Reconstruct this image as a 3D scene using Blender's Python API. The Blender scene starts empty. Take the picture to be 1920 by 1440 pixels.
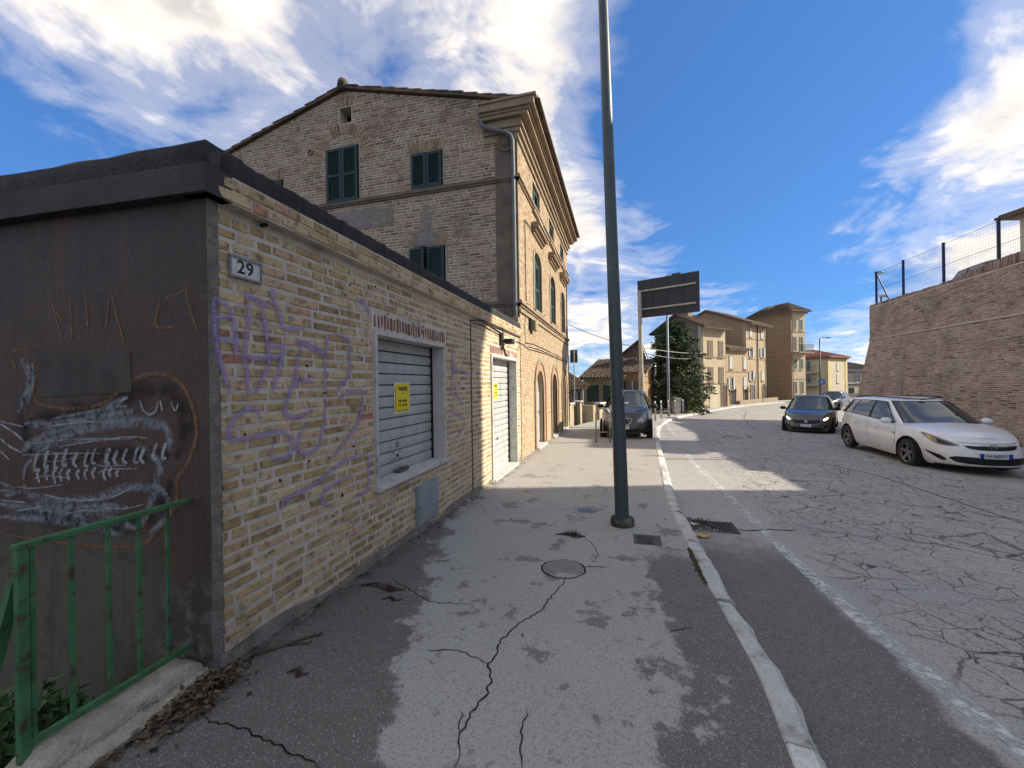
import bpy, bmesh, math, random
from mathutils import Vector, Matrix

R = math.radians
random.seed(7)
sc = bpy.context.scene
COL = sc.collection

# ------------------------------------------------------------------ camera
CAM_Z = 1.6
F_PX = 750.0                      # focal length in pixels of the 1920 px wide photograph
YAW, ROLL = R(15.3), -0.016
cam = bpy.data.cameras.new('Camera')
cam_ob = bpy.data.objects.new('camera', cam)
COL.objects.link(cam_ob)
cam.sensor_width = 36.0
cam.lens = F_PX / 1920.0 * 36.0
cam.clip_start = 0.05
cam.clip_end = 3000.0
CM = (Matrix.Translation((0, 0, CAM_Z)) @ Matrix.Rotation(YAW, 4, 'Z')
      @ Matrix.Rotation(R(90), 4, 'X') @ Matrix.Rotation(ROLL, 4, 'Z'))
cam_ob.matrix_world = CM
sc.camera = cam_ob
CMI = CM.inverted()
EYE = Vector((0, 0, CAM_Z))

# ------------------------------------------------------------------ sun, sky
SUN_AZ = R(17)                    # from +X towards +Y
SUN_EL = R(29.5)
sun_dir = Vector((math.cos(SUN_AZ) * math.cos(SUN_EL), math.sin(SUN_AZ) * math.cos(SUN_EL), math.sin(SUN_EL)))
sun = bpy.data.lights.new('Sun', 'SUN')
sun.energy = 2.0
sun.angle = R(0.55)
sun.color = (1.0, 0.90, 0.75)
sun_ob = bpy.data.objects.new('sun', sun)
COL.objects.link(sun_ob)
sun_ob.rotation_euler = sun_dir.to_track_quat('Z', 'Y').to_euler()

sc.render.engine = 'CYCLES'
sc.view_settings.view_transform = 'Standard'
sc.view_settings.look = 'None'
sc.view_settings.gamma = 1.0
sc.view_settings.exposure = 2.0
sc.cycles.max_bounces = 6
sc.cycles.transparent_max_bounces = 12


def ray(px, py):
    d = Vector(((px - 960) / F_PX, -(py - 720) / F_PX, -1.0))
    return (CM.to_3x3() @ d)


def P(px, py, depth):
    return EYE + ray(px, py) * depth


def proj(p):
    q = CMI @ Vector(p)
    if q.z > -0.05:
        return None
    return (960 + F_PX * q.x / -q.z, 720 - F_PX * q.y / -q.z, -q.z)


def hit(px, py, point, normal):
    d = ray(px, py)
    n = Vector(normal)
    t = (Vector(point) - EYE).dot(n) / d.dot(n)
    return EYE + d * t


world = bpy.data.worlds.new('World')
sc.world = world
world.use_nodes = True


class NT:
    """small helper to write node trees"""
    def __init__(self, tree):
        self.t = tree
        self.n = tree.nodes
        self.l = tree.links

    def new(self, kind, **kw):
        nd = self.n.new(kind)
        for k, v in kw.items():
            setattr(nd, k, v)
        return nd

    def put(self, sock, v):
        if v is None:
            return
        if hasattr(v, 'is_output') or hasattr(v, 'links'):
            self.l.new(v, sock)
        else:
            if isinstance(v, (tuple, list)) and len(v) == 3 and sock.type == 'RGBA':
                v = (*v, 1.0)
            sock.default_value = v

    def math(self, op, a, b=None, c=None, clamp=False):
        nd = self.new('ShaderNodeMath', operation=op)
        nd.use_clamp = clamp
        self.put(nd.inputs[0], a)
        self.put(nd.inputs[1], b)
        self.put(nd.inputs[2], c)
        return nd.outputs[0]

    def vmath(self, op, a, b=None, scale=None):
        nd = self.new('ShaderNodeVectorMath', operation=op)
        self.put(nd.inputs[0], a)
        self.put(nd.inputs[1], b)
        if scale is not None:
            self.put(nd.inputs['Scale'], scale)
        return nd.outputs['Value'] if op in ('DOT_PRODUCT', 'LENGTH', 'DISTANCE') else nd.outputs['Vector']

    def mix(self, f, a, b, mode='MIX'):
        nd = self.new('ShaderNodeMix', data_type='RGBA', blend_type=mode)
        nd.clamp_factor = True
        self.put(nd.inputs[0], f)
        self.put(nd.inputs[6], a)
        self.put(nd.inputs[7], b)
        return nd.outputs[2]

    def noise(self, vec, scale, detail=3, rough=0.55, dist=0.0, color=False):
        nd = self.new('ShaderNodeTexNoise')
        self.put(nd.inputs['Vector'], vec)
        self.put(nd.inputs['Scale'], scale)
        self.put(nd.inputs['Detail'], detail)
        self.put(nd.inputs['Roughness'], rough)
        self.put(nd.inputs['Distortion'], dist)
        return nd.outputs['Color' if color else 'Fac']

    def noise2(self, vec, scale, detail=3, rough=0.55, dist=0.0, color=False):
        o = self.noise(vec, scale, detail, rough, dist, color)
        o.node.noise_dimensions = '2D'
        return o

    def vor(self, vec, scale, feature='F1', rnd=1.0, out='Distance'):
        nd = self.new('ShaderNodeTexVoronoi', feature=feature)
        self.put(nd.inputs['Vector'], vec)
        self.put(nd.inputs['Scale'], scale)
        self.put(nd.inputs['Randomness'], rnd)
        return nd.outputs[out]

    def ss(self, x, a, b):
        """smoothstep a..b -> 0..1"""
        nd = self.new('ShaderNodeMapRange', interpolation_type='SMOOTHSTEP')
        self.put(nd.inputs[0], x)
        self.put(nd.inputs[1], a)
        self.put(nd.inputs[2], b)
        return nd.outputs[0]

    def ramp(self, fac, stops, mode='LINEAR'):
        nd = self.new('ShaderNodeValToRGB')
        cr = nd.color_ramp
        cr.interpolation = mode
        while len(cr.elements) < len(stops):
            cr.elements.new(0.5)
        for e, (p, c) in zip(cr.elements, stops):
            e.position = p
            e.color = (*c, 1.0)
        self.put(nd.inputs[0], fac)
        return nd.outputs[0]

    def xyz(self, v):
        nd = self.new('ShaderNodeSeparateXYZ')
        self.put(nd.inputs[0], v)
        return nd.outputs

    def pos(self):
        return self.new('ShaderNodeNewGeometry').outputs['Position']

    def comb(self, x, y, z):
        nd = self.new('ShaderNodeCombineXYZ')
        self.put(nd.inputs[0], x)
        self.put(nd.inputs[1], y)
        self.put(nd.inputs[2], z)
        return nd.outputs[0]

    def bump(self, height, strength=0.3, dist=0.01):
        nd = self.new('ShaderNodeBump')
        self.put(nd.inputs['Strength'], strength)
        self.put(nd.inputs['Distance'], dist)
        self.put(nd.inputs['Height'], height)
        return nd.outputs[0]


def build_sky():
    g = NT(world.node_tree)
    g.n.clear()
    out = g.new('ShaderNodeOutputWorld')
    bg = g.new('ShaderNodeBackground')
    g.l.new(bg.outputs[0], out.inputs[0])
    sky = g.new('ShaderNodeTexSky')
    sky.sky_type = 'NISHITA'
    sky.sun_disc = False
    sky.sun_elevation = SUN_EL
    # Nishita: rotation 0 puts the sun at +Y, turning towards +X
    sky.sun_rotation = R(90) - SUN_AZ
    sky.altitude = 200
    sky.air_density = 1.0
    sky.dust_density = 0.4
    sky.ozone_density = 2.0
    co = g.new('ShaderNodeTexCoord').outputs['Generated']
    nrm = g.vmath('NORMALIZE', co)
    x, y, z = g.xyz(nrm)
    # clouds lie on a flat layer: project the direction on to it
    den = g.math('ADD', g.math('MAXIMUM', z, 0.0), 0.16)
    cx, cy = g.math('DIVIDE', x, den), g.math('DIVIDE', y, den)
    # stretch along the wind direction
    pl = g.comb(cx, cy, 0.0)
    warp = g.noise2(pl, 1.0, 2, 0.5, color=True)
    pl2 = g.vmath('ADD', pl, g.vmath('SCALE', g.vmath('SUBTRACT', warp, (0.5, 0.5, 0.5)), scale=0.6))
    n1 = g.noise2(pl2, 1.4, 7, 0.60)
    n2 = g.noise2(pl2, 6.5, 4, 0.6)
    n3 = g.noise2(pl, 2.6, 4, 0.6)
    # cloud banks, as directions
    bias = None
    for (px, py, rad, amt) in CLOUDS:
        c = ray(px, py).normalized()
        dt = g.vmath('DOT_PRODUCT', nrm, tuple(c))
        b = g.math('MULTIPLY', g.ss(dt, math.cos(R(rad)), math.cos(R(rad * 0.15))), amt)
        bias = b if bias is None else g.math('ADD', bias, b)
    d = g.math('ADD', g.math('ADD', g.math('MULTIPLY', n1, 1.15), g.math('MULTIPLY', n2, 0.40)), g.math('SUBTRACT', bias, 0.20))
    cover = g.ss(d, 0.42, 0.80)
    wisp = g.math('MULTIPLY', g.ss(d, 0.30, 0.55), 0.30)
    cover = g.math('MAXIMUM', cover, wisp)
    shade = g.ss(g.math('ADD', g.math('MULTIPLY', n3, 0.5), d), 0.88, 1.30)
    cloud = g.mix(shade, (CLOUD_B * 1.10, CLOUD_B * 1.0, CLOUD_B * 0.88), (CLOUD_B * 0.66, CLOUD_B * 0.63, CLOUD_B * 0.60))
    cloud = g.mix(g.math('MULTIPLY', g.ss(n2, 0.48, 0.68), 0.55), cloud, (CLOUD_B * 1.24, CLOUD_B * 1.13, CLOUD_B * 1.0))
    gm = g.new('ShaderNodeGamma')
    g.put(gm.inputs[0], sky.outputs[0])
    gm.inputs[1].default_value = 0.55
    skyc = g.mix(1.0, gm.outputs[0], SKY_TINT, 'MULTIPLY')
    hz = g.math('MULTIPLY', g.ss(z, 0.16, 0.0), 0.35)
    skyc = g.mix(hz, skyc, (CLOUD_B * 0.50, CLOUD_B * 0.78, CLOUD_B * 1.0))
    col = g.mix(g.math('MULTIPLY', cover, 0.93), skyc, cloud)
    g.put(bg.inputs[0], col)
    bg.inputs[1].default_value = 0.15
    world.cycles.sampling_method = 'MANUAL'
    world.cycles.sample_map_resolution = 512


CLOUD_B = 1.98
SKY_TINT = (0.128, 0.28, 0.535)
# (pixel of the photograph that gives the direction, angular radius, weight)
CLOUDS = [(120, 90, 28, 0.14), (520, 110, 18, 0.06), (880, 90, 18, 0.10), (1120, 220, 10, 0.10),
          (1850, 60, 15, 0.0), (1760, 310, 12, 0.06), (1700, 430, 8, 0.08), (1440, 430, 5, 0.12),
          (1560, 660, 8, 0.08), (1230, 405, 4, 0.20),
          (1400, 110, 24, -0.36), (1290, 330, 14, -0.24), (1560, 500, 12, -0.22), (1420, 560, 12, -0.14), (150, 310, 13, -0.42), (470, 250, 10, -0.30), (660, 30, 9, -0.18), (1640, 150, 10, -0.10)]
build_sky()


# ------------------------------------------------------------------ object helpers
ROOT = {}


def link(o, parent=None):
    COL.objects.link(o)
    if parent is not None:
        o.parent = parent
        ROOT[o.name] = ROOT.get(parent.name, Vector((0, 0, 0)))
    return o


def tag(o, label=None, cat=None, group=None, kind=None):
    if label:
        o['label'] = label
    if cat:
        o['category'] = cat
    if group:
        o['group'] = group
    if kind:
        o['kind'] = kind
    return o


def thing(name, loc, label, cat, group=None):
    o = bpy.data.objects.new(name, None)
    o.empty_display_size = 0.2
    COL.objects.link(o)
    o.location = loc
    ROOT[o.name] = Vector(loc)
    return tag(o, label, cat, group)


class MB:
    """collects faces in world coordinates; build() links them as one mesh object"""
    def __init__(self):
        self.v, self.f, self.m, self.c, self.uv = [], [], [], [], []

    def face(self, pts, mi=0, col=None, uv=None):
        b = len(self.v)
        self.v.extend([tuple(p) for p in pts])
        self.f.append(tuple(range(b, b + len(pts))))
        self.m.append(mi)
        self.c.append(col)
        self.uv.append(uv)

    def box(self, o, u, v, n, a0, a1, b0, b1, c0, c1, mi=0, col=None):
        """box in the frame (origin o, axes u v n)"""
        o, u, v, n = Vector(o), Vector(u), Vector(v), Vector(n)
        q = lambda a, b, c: o + u * a + v * b + n * c
        p = [q(a0, b0, c0), q(a1, b0, c0), q(a1, b1, c0), q(a0, b1, c0),
             q(a0, b0, c1), q(a1, b0, c1), q(a1, b1, c1), q(a0, b1, c1)]
        for idx in ((0, 3, 2, 1), (4, 5, 6, 7), (0, 1, 5, 4), (1, 2, 6, 5), (2, 3, 7, 6), (3, 0, 4, 7)):
            self.face([p[i] for i in idx], mi, col)

    def aabb(self, x0, x1, y0, y1, z0, z1, mi=0):
        self.box((0, 0, 0), (1, 0, 0), (0, 1, 0), (0, 0, 1), x0, x1, y0, y1, z0, z1, mi)

    def grid(self, fn, nu, nv, mi=0, flip=False, uv=False):
        """fn(a,b) for a,b in 0..1"""
        b = len(self.v)
        for j in range(nv + 1):
            for i in range(nu + 1):
                self.v.append(tuple(fn(i / nu, j / nv)))
        for j in range(nv):
            for i in range(nu):
                q = (b + j * (nu + 1) + i, b + j * (nu + 1) + i + 1, b + (j + 1) * (nu + 1) + i + 1, b + (j + 1) * (nu + 1) + i)
                self.f.append(q[::-1] if flip else q)
                self.m.append(mi)
                self.c.append(None)
                if uv:
                    w = [(i / nu, j / nv), ((i + 1) / nu, j / nv), ((i + 1) / nu, (j + 1) / nv), (i / nu, (j + 1) / nv)]
                    self.uv.append(w[::-1] if flip else w)
                else:
                    self.uv.append(None)

    def tube(self, pts, r, seg=8, mi=0, cap=True, r2=None):
        pts = [Vector(p) for p in pts]
        n = len(pts)
        rings = []
        up = None
        for i, p in enumerate(pts):
            t = (pts[min(i + 1, n - 1)] - pts[max(i - 1, 0)]).normalized()
            if up is None:
                up = t.orthogonal().normalized()
            up = (up - t * up.dot(t))
            up = up.normalized() if up.length > 1e-6 else t.orthogonal().normalized()
            w = t.cross(up)
            rr = r if r2 is None else r + (r2 - r) * i / (n - 1)
            if isinstance(r, (list, tuple)):
                rr = r[i]
            rings.append([p + (up * math.cos(2 * math.pi * k / seg) + w * math.sin(2 * math.pi * k / seg)) * rr for k in range(seg)])
        b = len(self.v)
        for rg in rings:
            self.v.extend([tuple(q) for q in rg])
        for i in range(n - 1):
            for k in range(seg):
                k2 = (k + 1) % seg
                self.f.append((b + i * seg + k, b + i * seg + k2, b + (i + 1) * seg + k2, b + (i + 1) * seg + k))
                self.m.append(mi); self.c.append(None); self.uv.append(None)
        if cap:
            self.f.append(tuple(b + k for k in range(seg))[::-1])
            self.f.append(tuple(b + (n - 1) * seg + k for k in range(seg)))
            self.m += [mi, mi]; self.c += [None, None]; self.uv += [None, None]

    def lathe(self, o, axis, prof, seg=24, mi=0):
        """prof: list of (radius, distance along axis)"""
        o, ax = Vector(o), Vector(axis).normalized()
        e1 = ax.orthogonal().normalized()
        e2 = ax.cross(e1)
        b = len(self.v)
        for (r, h) in prof:
            for k in range(seg):
                a = 2 * math.pi * k / seg
                self.v.append(tuple(o + ax * h + (e1 * math.cos(a) + e2 * math.sin(a)) * max(r, 1e-4)))
        for i in range(len(prof) - 1):
            for k in range(seg):
                k2 = (k + 1) % seg
                self.f.append((b + i * seg + k, b + i * seg + k2, b + (i + 1) * seg + k2, b + (i + 1) * seg + k))
                self.m.append(mi); self.c.append(None); self.uv.append(None)

    def build(self, name, mats, parent=None, smooth=False, weld=0.0, bevel=0.0, autosmooth=None):
        off = ROOT.get(parent.name, Vector((0, 0, 0))) if parent is not None else Vector((0, 0, 0))
        me = bpy.data.meshes.new(name)
        vv = [(p[0] - off.x, p[1] - off.y, p[2] - off.z) for p in self.v]
        me.from_pydata(vv, [], self.f)
        if not isinstance(mats, (list, tuple)):
            mats = [mats]
        for m in mats:
            me.materials.append(m)
        if len(mats) > 1:
            me.polygons.foreach_set('material_index', self.m)
        if any(u is not None for u in self.uv):
            lay = me.uv_layers.new(name='UVMap')
            k = 0
            for pi, poly in enumerate(me.polygons):
                u = self.uv[pi]
                for j, li in enumerate(poly.loop_indices):
                    if u is not None:
                        lay.data[li].uv = u[j]
        if any(c is not None for c in self.c):
            at = me.attributes.new('rnd', 'FLOAT', 'FACE')
            at.data.foreach_set('value', [0.5 if c is None else c for c in self.c])
        if weld or bevel:
            bm = bmesh.new()
            bm.from_mesh(me)
            bmesh.ops.remove_doubles(bm, verts=bm.verts, dist=weld or 1e-4)
            bmesh.ops.recalc_face_normals(bm, faces=bm.faces)
            if bevel:
                ed = [e for e in bm.edges if len(e.link_faces) == 2 and e.calc_face_angle(0) > R(35)]
                bmesh.ops.bevel(bm, geom=ed, offset=bevel, segments=2, affect='EDGES', profile=0.6, clamp_overlap=True)
            bm.to_mesh(me)
            bm.free()
        if smooth:
            me.polygons.foreach_set('use_smooth', [True] * len(me.polygons))
            if autosmooth:
                me.set_sharp_from_angle(angle=R(autosmooth))
        me.update()
        o = bpy.data.objects.new(name, me)
        link(o, parent)
        return o


def copy_tree(o, parent=None):
    c = o.copy()
    COL.objects.link(c)
    c.parent = parent
    for ch in list(o.children):
        copy_tree(ch, c)
    return c


# ------------------------------------------------------------------ materials
MATS = {}


def new_mat(name):
    m = bpy.data.materials.new(name)
    m.use_nodes = True
    g = NT(m.node_tree)
    g.n.clear()
    out = g.new('ShaderNodeOutputMaterial')
    bs = g.new('ShaderNodeBsdfPrincipled')
    g.l.new(bs.outputs[0], out.inputs[0])
    MATS[name] = m
    return m, g, bs, out


def mk(name, col, col2=None, rough=0.8, spec=0.3, metal=0.0, vs=6.0, fine=90.0, fa=0.18, bump=0.25, bd=0.004,
       dirt=None, dirt_s=2.5, dirt_t=(0.52, 0.72), coat=0.0, objrnd=0.0, stretch=None):
    """painted / plastered / metal surface with large and fine variation, optional stains"""
    m, g, bs, out = new_mat(name)
    p = g.pos()
    if stretch:
        p = g.vmath('MULTIPLY', p, stretch)
    n = g.noise(p, vs, 5, 0.6)
    c = g.mix(g.ss(n, 0.3, 0.7), col, col2 or tuple(x * 0.78 for x in col))
    f = g.noise(p, fine, 2, 0.6)
    c = g.mix(g.math('MULTIPLY', g.ss(f, 0.35, 0.75), fa), c, tuple(x * 0.45 for x in col))
    if dirt:
        dn = g.noise(p, dirt_s, 8, 0.68)
        c = g.mix(g.math('MULTIPLY', g.ss(dn, *dirt_t), 0.85), c, dirt)
    if objrnd:
        oi = g.new('ShaderNodeObjectInfo').outputs['Random']
        k = g.math('ADD', 1.0 - objrnd / 2, g.math('MULTIPLY', oi, objrnd))
        c = g.mix(1.0, c, g.comb(k, k, k), 'MULTIPLY')
    g.put(bs.inputs['Base Color'], c)
    rr = g.math('ADD', rough - 0.06, g.math('MULTIPLY', n, 0.12), clamp=True)
    g.put(bs.inputs['Roughness'], rr)
    bs.inputs['Specular IOR Level'].default_value = spec
    bs.inputs['Metallic'].default_value = metal
    bs.inputs['Coat Weight'].default_value = coat
    bs.inputs['Coat Roughness'].default_value = 0.06
    if bump:
        h = g.math('ADD', g.math('MULTIPLY', n, 0.4), f)
        g.put(bs.inputs['Normal'], g.bump(h, bump, bd))
    return m


def brick_mat(name, pal, attr, mottle=0.5, dark=(0.10, 0.075, 0.05), soot=0.0, scale=1.0, lime=0.0):
    """pal: list of (position, colour); attr: per face 'rnd' or object random"""
    m, g, bs, out = new_mat(name)
    p = g.pos()
    if attr:
        a = g.new('ShaderNodeAttribute')
        a.attribute_name = 'rnd'
        r = a.outputs['Fac']
    else:
        r = g.new('ShaderNodeObjectInfo').outputs['Random']
    c = g.ramp(r, pal)
    # mottling inside each brick, offset so that neighbours differ
    pv = g.vmath('ADD', p, g.comb(g.math('MULTIPLY', r, 37.0), g.math('MULTIPLY', r, 53.0), g.math('MULTIPLY', r, 71.0)))
    n1 = g.noise(pv, 17 * scale, 4, 0.62)
    n2 = g.noise(p, 120 * scale, 3, 0.6)
    c = g.mix(g.math('MULTIPLY', g.ss(n1, 0.46, 0.72), mottle), c, dark)
    c = g.mix(g.math('MULTIPLY', g.ss(n1, 0.44, 0.25), 0.35), c, (0.52, 0.42, 0.27))
    c = g.mix(g.math('MULTIPLY', g.ss(n2, 0.55, 0.78), 0.45), c, tuple(x * 0.5 for x in dark))
    if soot:
        s = g.noise(p, 0.9, 6, 0.62)
        c = g.mix(g.math('MULTIPLY', g.ss(s, 0.48, 0.7), soot), c, (0.06, 0.05, 0.042))
    if lime:
        s = g.noise(p, 1.7, 6, 0.66)
        c = g.mix(g.math('MULTIPLY', g.ss(s, 0.52, 0.72), lime), c, (0.42, 0.38, 0.31))
    g.put(bs.inputs['Base Color'], c)
    bs.inputs['Roughness'].default_value = 0.9
    bs.inputs['Specular IOR Level'].default_value = 0.25
    h = g.math('ADD', g.math('MULTIPLY', n1, 0.8), n2)
    g.put(bs.inputs['Normal'], g.bump(h, 0.55, 0.006))
    return m


def decal_mat(name, col, breakup=(0.42, 0.6), nscale=22.0, rough=0.8, soft=0.35, amount=1.0, col2=None):
    """paint, chalk, cracks: alpha from a soft edge (uv.y) and noise"""
    m, g, bs, out = new_mat(name)
    p = g.pos()
    uv = g.xyz(g.new('ShaderNodeTexCoord').outputs['UV'])
    e = g.math('SUBTRACT', 1.0, g.math('ABSOLUTE', g.math('SUBTRACT', g.math('MULTIPLY', uv[1], 2.0), 1.0)))
    n = g.noise(p, nscale, 5, 0.65)
    e2 = g.math('ADD', e, g.math('MULTIPLY', g.math('SUBTRACT', n, 0.5), 0.6))
    a = g.ss(e2, 0.05, soft + 0.05)
    if breakup:
        a = g.math('MULTIPLY', a, g.ss(g.noise(p, nscale * 1.9, 6, 0.7), *breakup))
    a = g.math('MULTIPLY', a, amount)
    g.put(bs.inputs['Base Color'], g.mix(g.ss(n, 0.35, 0.65), col, col2 or tuple(x * 0.75 for x in col)))
    bs.inputs['Roughness'].default_value = rough
    bs.inputs['Specular IOR Level'].default_value = 0.2
    g.put(bs.inputs['Alpha'], a)
    return m


def glass_mat(name, tint=(0.015, 0.02, 0.022), rough=0.04, spec=0.9):
    m, g, bs, out = new_mat(name)
    n = g.noise(g.pos(), 3.0, 2, 0.5)
    g.put(bs.inputs['Base Color'], g.mix(n, tint, tuple(x * 1.6 for x in tint)))
    bs.inputs['Roughness'].default_value = rough
    bs.inputs['Specular IOR Level'].default_value = spec
    return m


def paint_mat(name, col, metal=0.0, dirt=None, rough=0.28):
    m, g, bs, out = new_mat(name)
    p = g.pos()
    c = g.mix(g.noise(p, 4, 4, 0.6), col, tuple(x * 0.88 for x in col))
    rr = g.math('ADD', rough, 0.0)
    if dirt:
        z = g.xyz(p)[2]
        d = g.noise(p, 5, 7, 0.7)
        low = g.ss(z, dirt[1] + 0.95, dirt[1] + 0.1)
        k = g.math('MULTIPLY', g.math('MULTIPLY', low, g.ss(d, 0.25, 0.75)), dirt[2])
        c = g.mix(k, c, dirt[0])
        rr = g.math('ADD', rough, g.math('MULTIPLY', k, 0.4))
    g.put(bs.inputs['Base Color'], c)
    g.put(bs.inputs['Roughness'], rr)
    bs.inputs['Metallic'].default_value = metal
    bs.inputs['Coat Weight'].default_value = 0.7
    bs.inputs['Coat Roughness'].default_value = 0.05
    return m


def emit_mat(name, col, strength):
    m, g, bs, out = new_mat(name)
    g.put(bs.inputs['Base Color'], col)
    g.put(bs.inputs['Emission Color'], col)
    bs.inputs['Emission Strength'].default_value = strength
    return m


mortar = mk('mortar', (0.64, 0.58, 0.475), (0.52, 0.47, 0.385), 0.92, vs=5, fine=70, fa=0.3, bump=0.5, bd=0.006, dirt=(0.15, 0.13, 0.10), dirt_s=2.0)
mortar_old = mk('mortar_old', (0.60, 0.52, 0.43), (0.49, 0.42, 0.345), 0.92, vs=2, fine=50, fa=0.3, bump=0.5, bd=0.01, dirt=(0.10, 0.085, 0.07), dirt_s=0.8)
mortar_lit = mk('mortar_lit', (0.45, 0.35, 0.23), (0.38, 0.29, 0.18), 0.92, vs=2, fine=50, fa=0.3, bump=0.5, bd=0.01)  # sunlit tone put into the mortar of the street front
PAL_G = [(0.0, (0.54, 0.40, 0.215)), (0.2, (0.46, 0.33, 0.165)), (0.40, (0.35, 0.245, 0.125)), (0.52, (0.56, 0.415, 0.23)),
         (0.78, (0.60, 0.465, 0.275)), (0.9, (0.57, 0.40, 0.25)), (0.97, (0.56, 0.385, 0.24)), (0.988, (0.47, 0.23, 0.14)), (1.0, (0.44, 0.20, 0.13))]
PAL_H = [(0.0, (0.38, 0.28, 0.19)), (0.3, (0.44, 0.33, 0.225)), (0.55, (0.26, 0.185, 0.13)), (0.75, (0.38, 0.265, 0.18)),
         (0.9, (0.27, 0.15, 0.105)), (1.0, (0.17, 0.12, 0.09))]
PAL_L = [(0.0, (0.46, 0.36, 0.235)), (0.3, (0.50, 0.40, 0.27)), (0.6, (0.39, 0.285, 0.18)), (0.8, (0.48, 0.36, 0.24)), (1.0, (0.42, 0.27, 0.18))]  # same bricks as the gable, with the street front's sunlight in the colours
PAL_R = [(0.0, (0.44, 0.33, 0.25)), (0.3, (0.34, 0.245, 0.185)), (0.5, (0.50, 0.39, 0.295)), (0.66, (0.26, 0.13, 0.09)), (0.80, (0.43, 0.30, 0.225)), (0.92, (0.34, 0.155, 0.11)), (1.0, (0.10, 0.075, 0.06))]
BR = {}
for key, pal, kw in (('g', PAL_G, dict(mottle=0.8)), ('h', PAL_H, dict(mottle=0.5, soot=0.35, lime=0.25)),
                     ('l', PAL_L, dict(mottle=0.35)), ('r', PAL_R, dict(mottle=0.6, soot=0.55, lime=0.5))):
    BR[key] = (brick_mat('brick_%s_stuff' % key, pal, True, **kw), brick_mat('brick_%s' % key, pal, False, **kw))
red_brick = mk('red_soldier_brick', (0.27, 0.12, 0.085), (0.20, 0.095, 0.07), 0.9, vs=14, fine=90, fa=0.4, bump=0.5, objrnd=0.5, dirt=(0.32, 0.25, 0.18), dirt_s=12)
black = mk('black_metal', (0.018, 0.018, 0.02), rough=0.55, bump=0.1)
dark_void = mk('dark_interior', (0.012, 0.011, 0.010), rough=0.9, bump=0)
rubber = mk('tyre_rubber', (0.022, 0.021, 0.020), (0.05, 0.045, 0.04), 0.85, vs=18, bump=0.3)
white_stone = mk('travertine_frame', (0.62, 0.60, 0.55), (0.52, 0.50, 0.455), 0.7, vs=9, fine=110, fa=0.3, dirt=(0.22, 0.20, 0.17), dirt_s=6, bump=0.2)
galv = mk('galvanised_steel', (0.42, 0.43, 0.43), (0.33, 0.34, 0.34), 0.45, metal=0.6, vs=20, fine=60, bump=0.08)
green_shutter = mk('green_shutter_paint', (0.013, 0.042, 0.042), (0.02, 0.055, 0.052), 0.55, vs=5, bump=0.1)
tile_mat = mk('roof_tile', (0.20, 0.125, 0.085), (0.12, 0.085, 0.065), 0.9, vs=3, fine=30, fa=0.5, bump=0.6, bd=0.02, dirt=(0.07, 0.062, 0.05), dirt_s=2.0, dirt_t=(0.4, 0.6), objrnd=0.5)
stone_trim = mk('cornice_brick_trim', (0.36, 0.28, 0.19), (0.29, 0.22, 0.15), 0.9, vs=4, fine=40, fa=0.4, bump=0.5, dirt=(0.16, 0.13, 0.10), dirt_s=2.2)
stone_trim_dark = mk('trim_dark_gable', (0.20, 0.165, 0.125), (0.14, 0.115, 0.09), 0.9, vs=3, fine=40, fa=0.4, bump=0.5, dirt=(0.06, 0.055, 0.045), dirt_s=1.8)  # darker trim, used on the gable side
leaf_dark = mk('foliage_dark', (0.016, 0.030, 0.012), (0.03, 0.05, 0.018), 0.75, vs=3, bump=0, fa=0.1)
wire_mat = mk('cable_black', (0.03, 0.03, 0.032), rough=0.6, bump=0)
# ------------------------------------------------------------------ ground levels
def lerp_table(tab, x):
    if x <= tab[0][0]:
        return tab[0][1]
    for (a, b), (c, d) in zip(tab, tab[1:]):
        if x <= c:
            t = (x - a) / (c - a)
            return b + (d - b) * t
    return tab[-1][1]


HS = [(-10, 1.52), (1.75, 1.60), (4.5, 1.68), (7, 1.74), (9, 1.755), (13, 1.80), (18, 1.90), (25, 2.12), (33, 2.42), (40, 2.5), (60, 2.55), (200, 2.6)]
KX = [(-8, 0.66), (1.86, 0.66), (2.41, 0.70), (3.45, 0.65), (5.81, 0.61), (7.5, 0.67), (9.51, 0.78), (11.5, 0.88), (13.6, 1.02), (15.6, 1.16), (17.6, 1.36), (20, 1.72),
      (22.5, 2.2), (25, 2.85), (28, 3.75), (31, 4.8), (34, 6.0), (38, 7.7), (42, 9.9), (46, 12.6), (50, 15.8), (54, 19.6), (58, 24), (62, 30), (66, 38), (70, 50)]


def zs(X, Y):          # pavement surface
    return CAM_Z - lerp_table(HS, Y)


def kx(Y):
    return lerp_table(KX, Y)


def zr(X, Y):          # road surface
    d = min(max(X - kx(Y) - 0.15, 0.0), 9.0)
    near = 0.085
    return zs(X, Y) - near - 0.026 * d


def on_pave(px, py, lift=0.0):
    z = 0.0
    p = None
    for _ in range(8):
        p = hit(px, py, (0, 0, z + lift), (0, 0, 1))
        z = zs(p.x, p.y)
    return p


def on_road(px, py, lift=0.0):
    z = -0.1
    p = None
    for _ in range(14):
        p = hit(px, py, (0, 0, z + lift), (0, 0, 1))
        z = 0.5 * z + 0.5 * zr(p.x, p.y)
    return p


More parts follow.
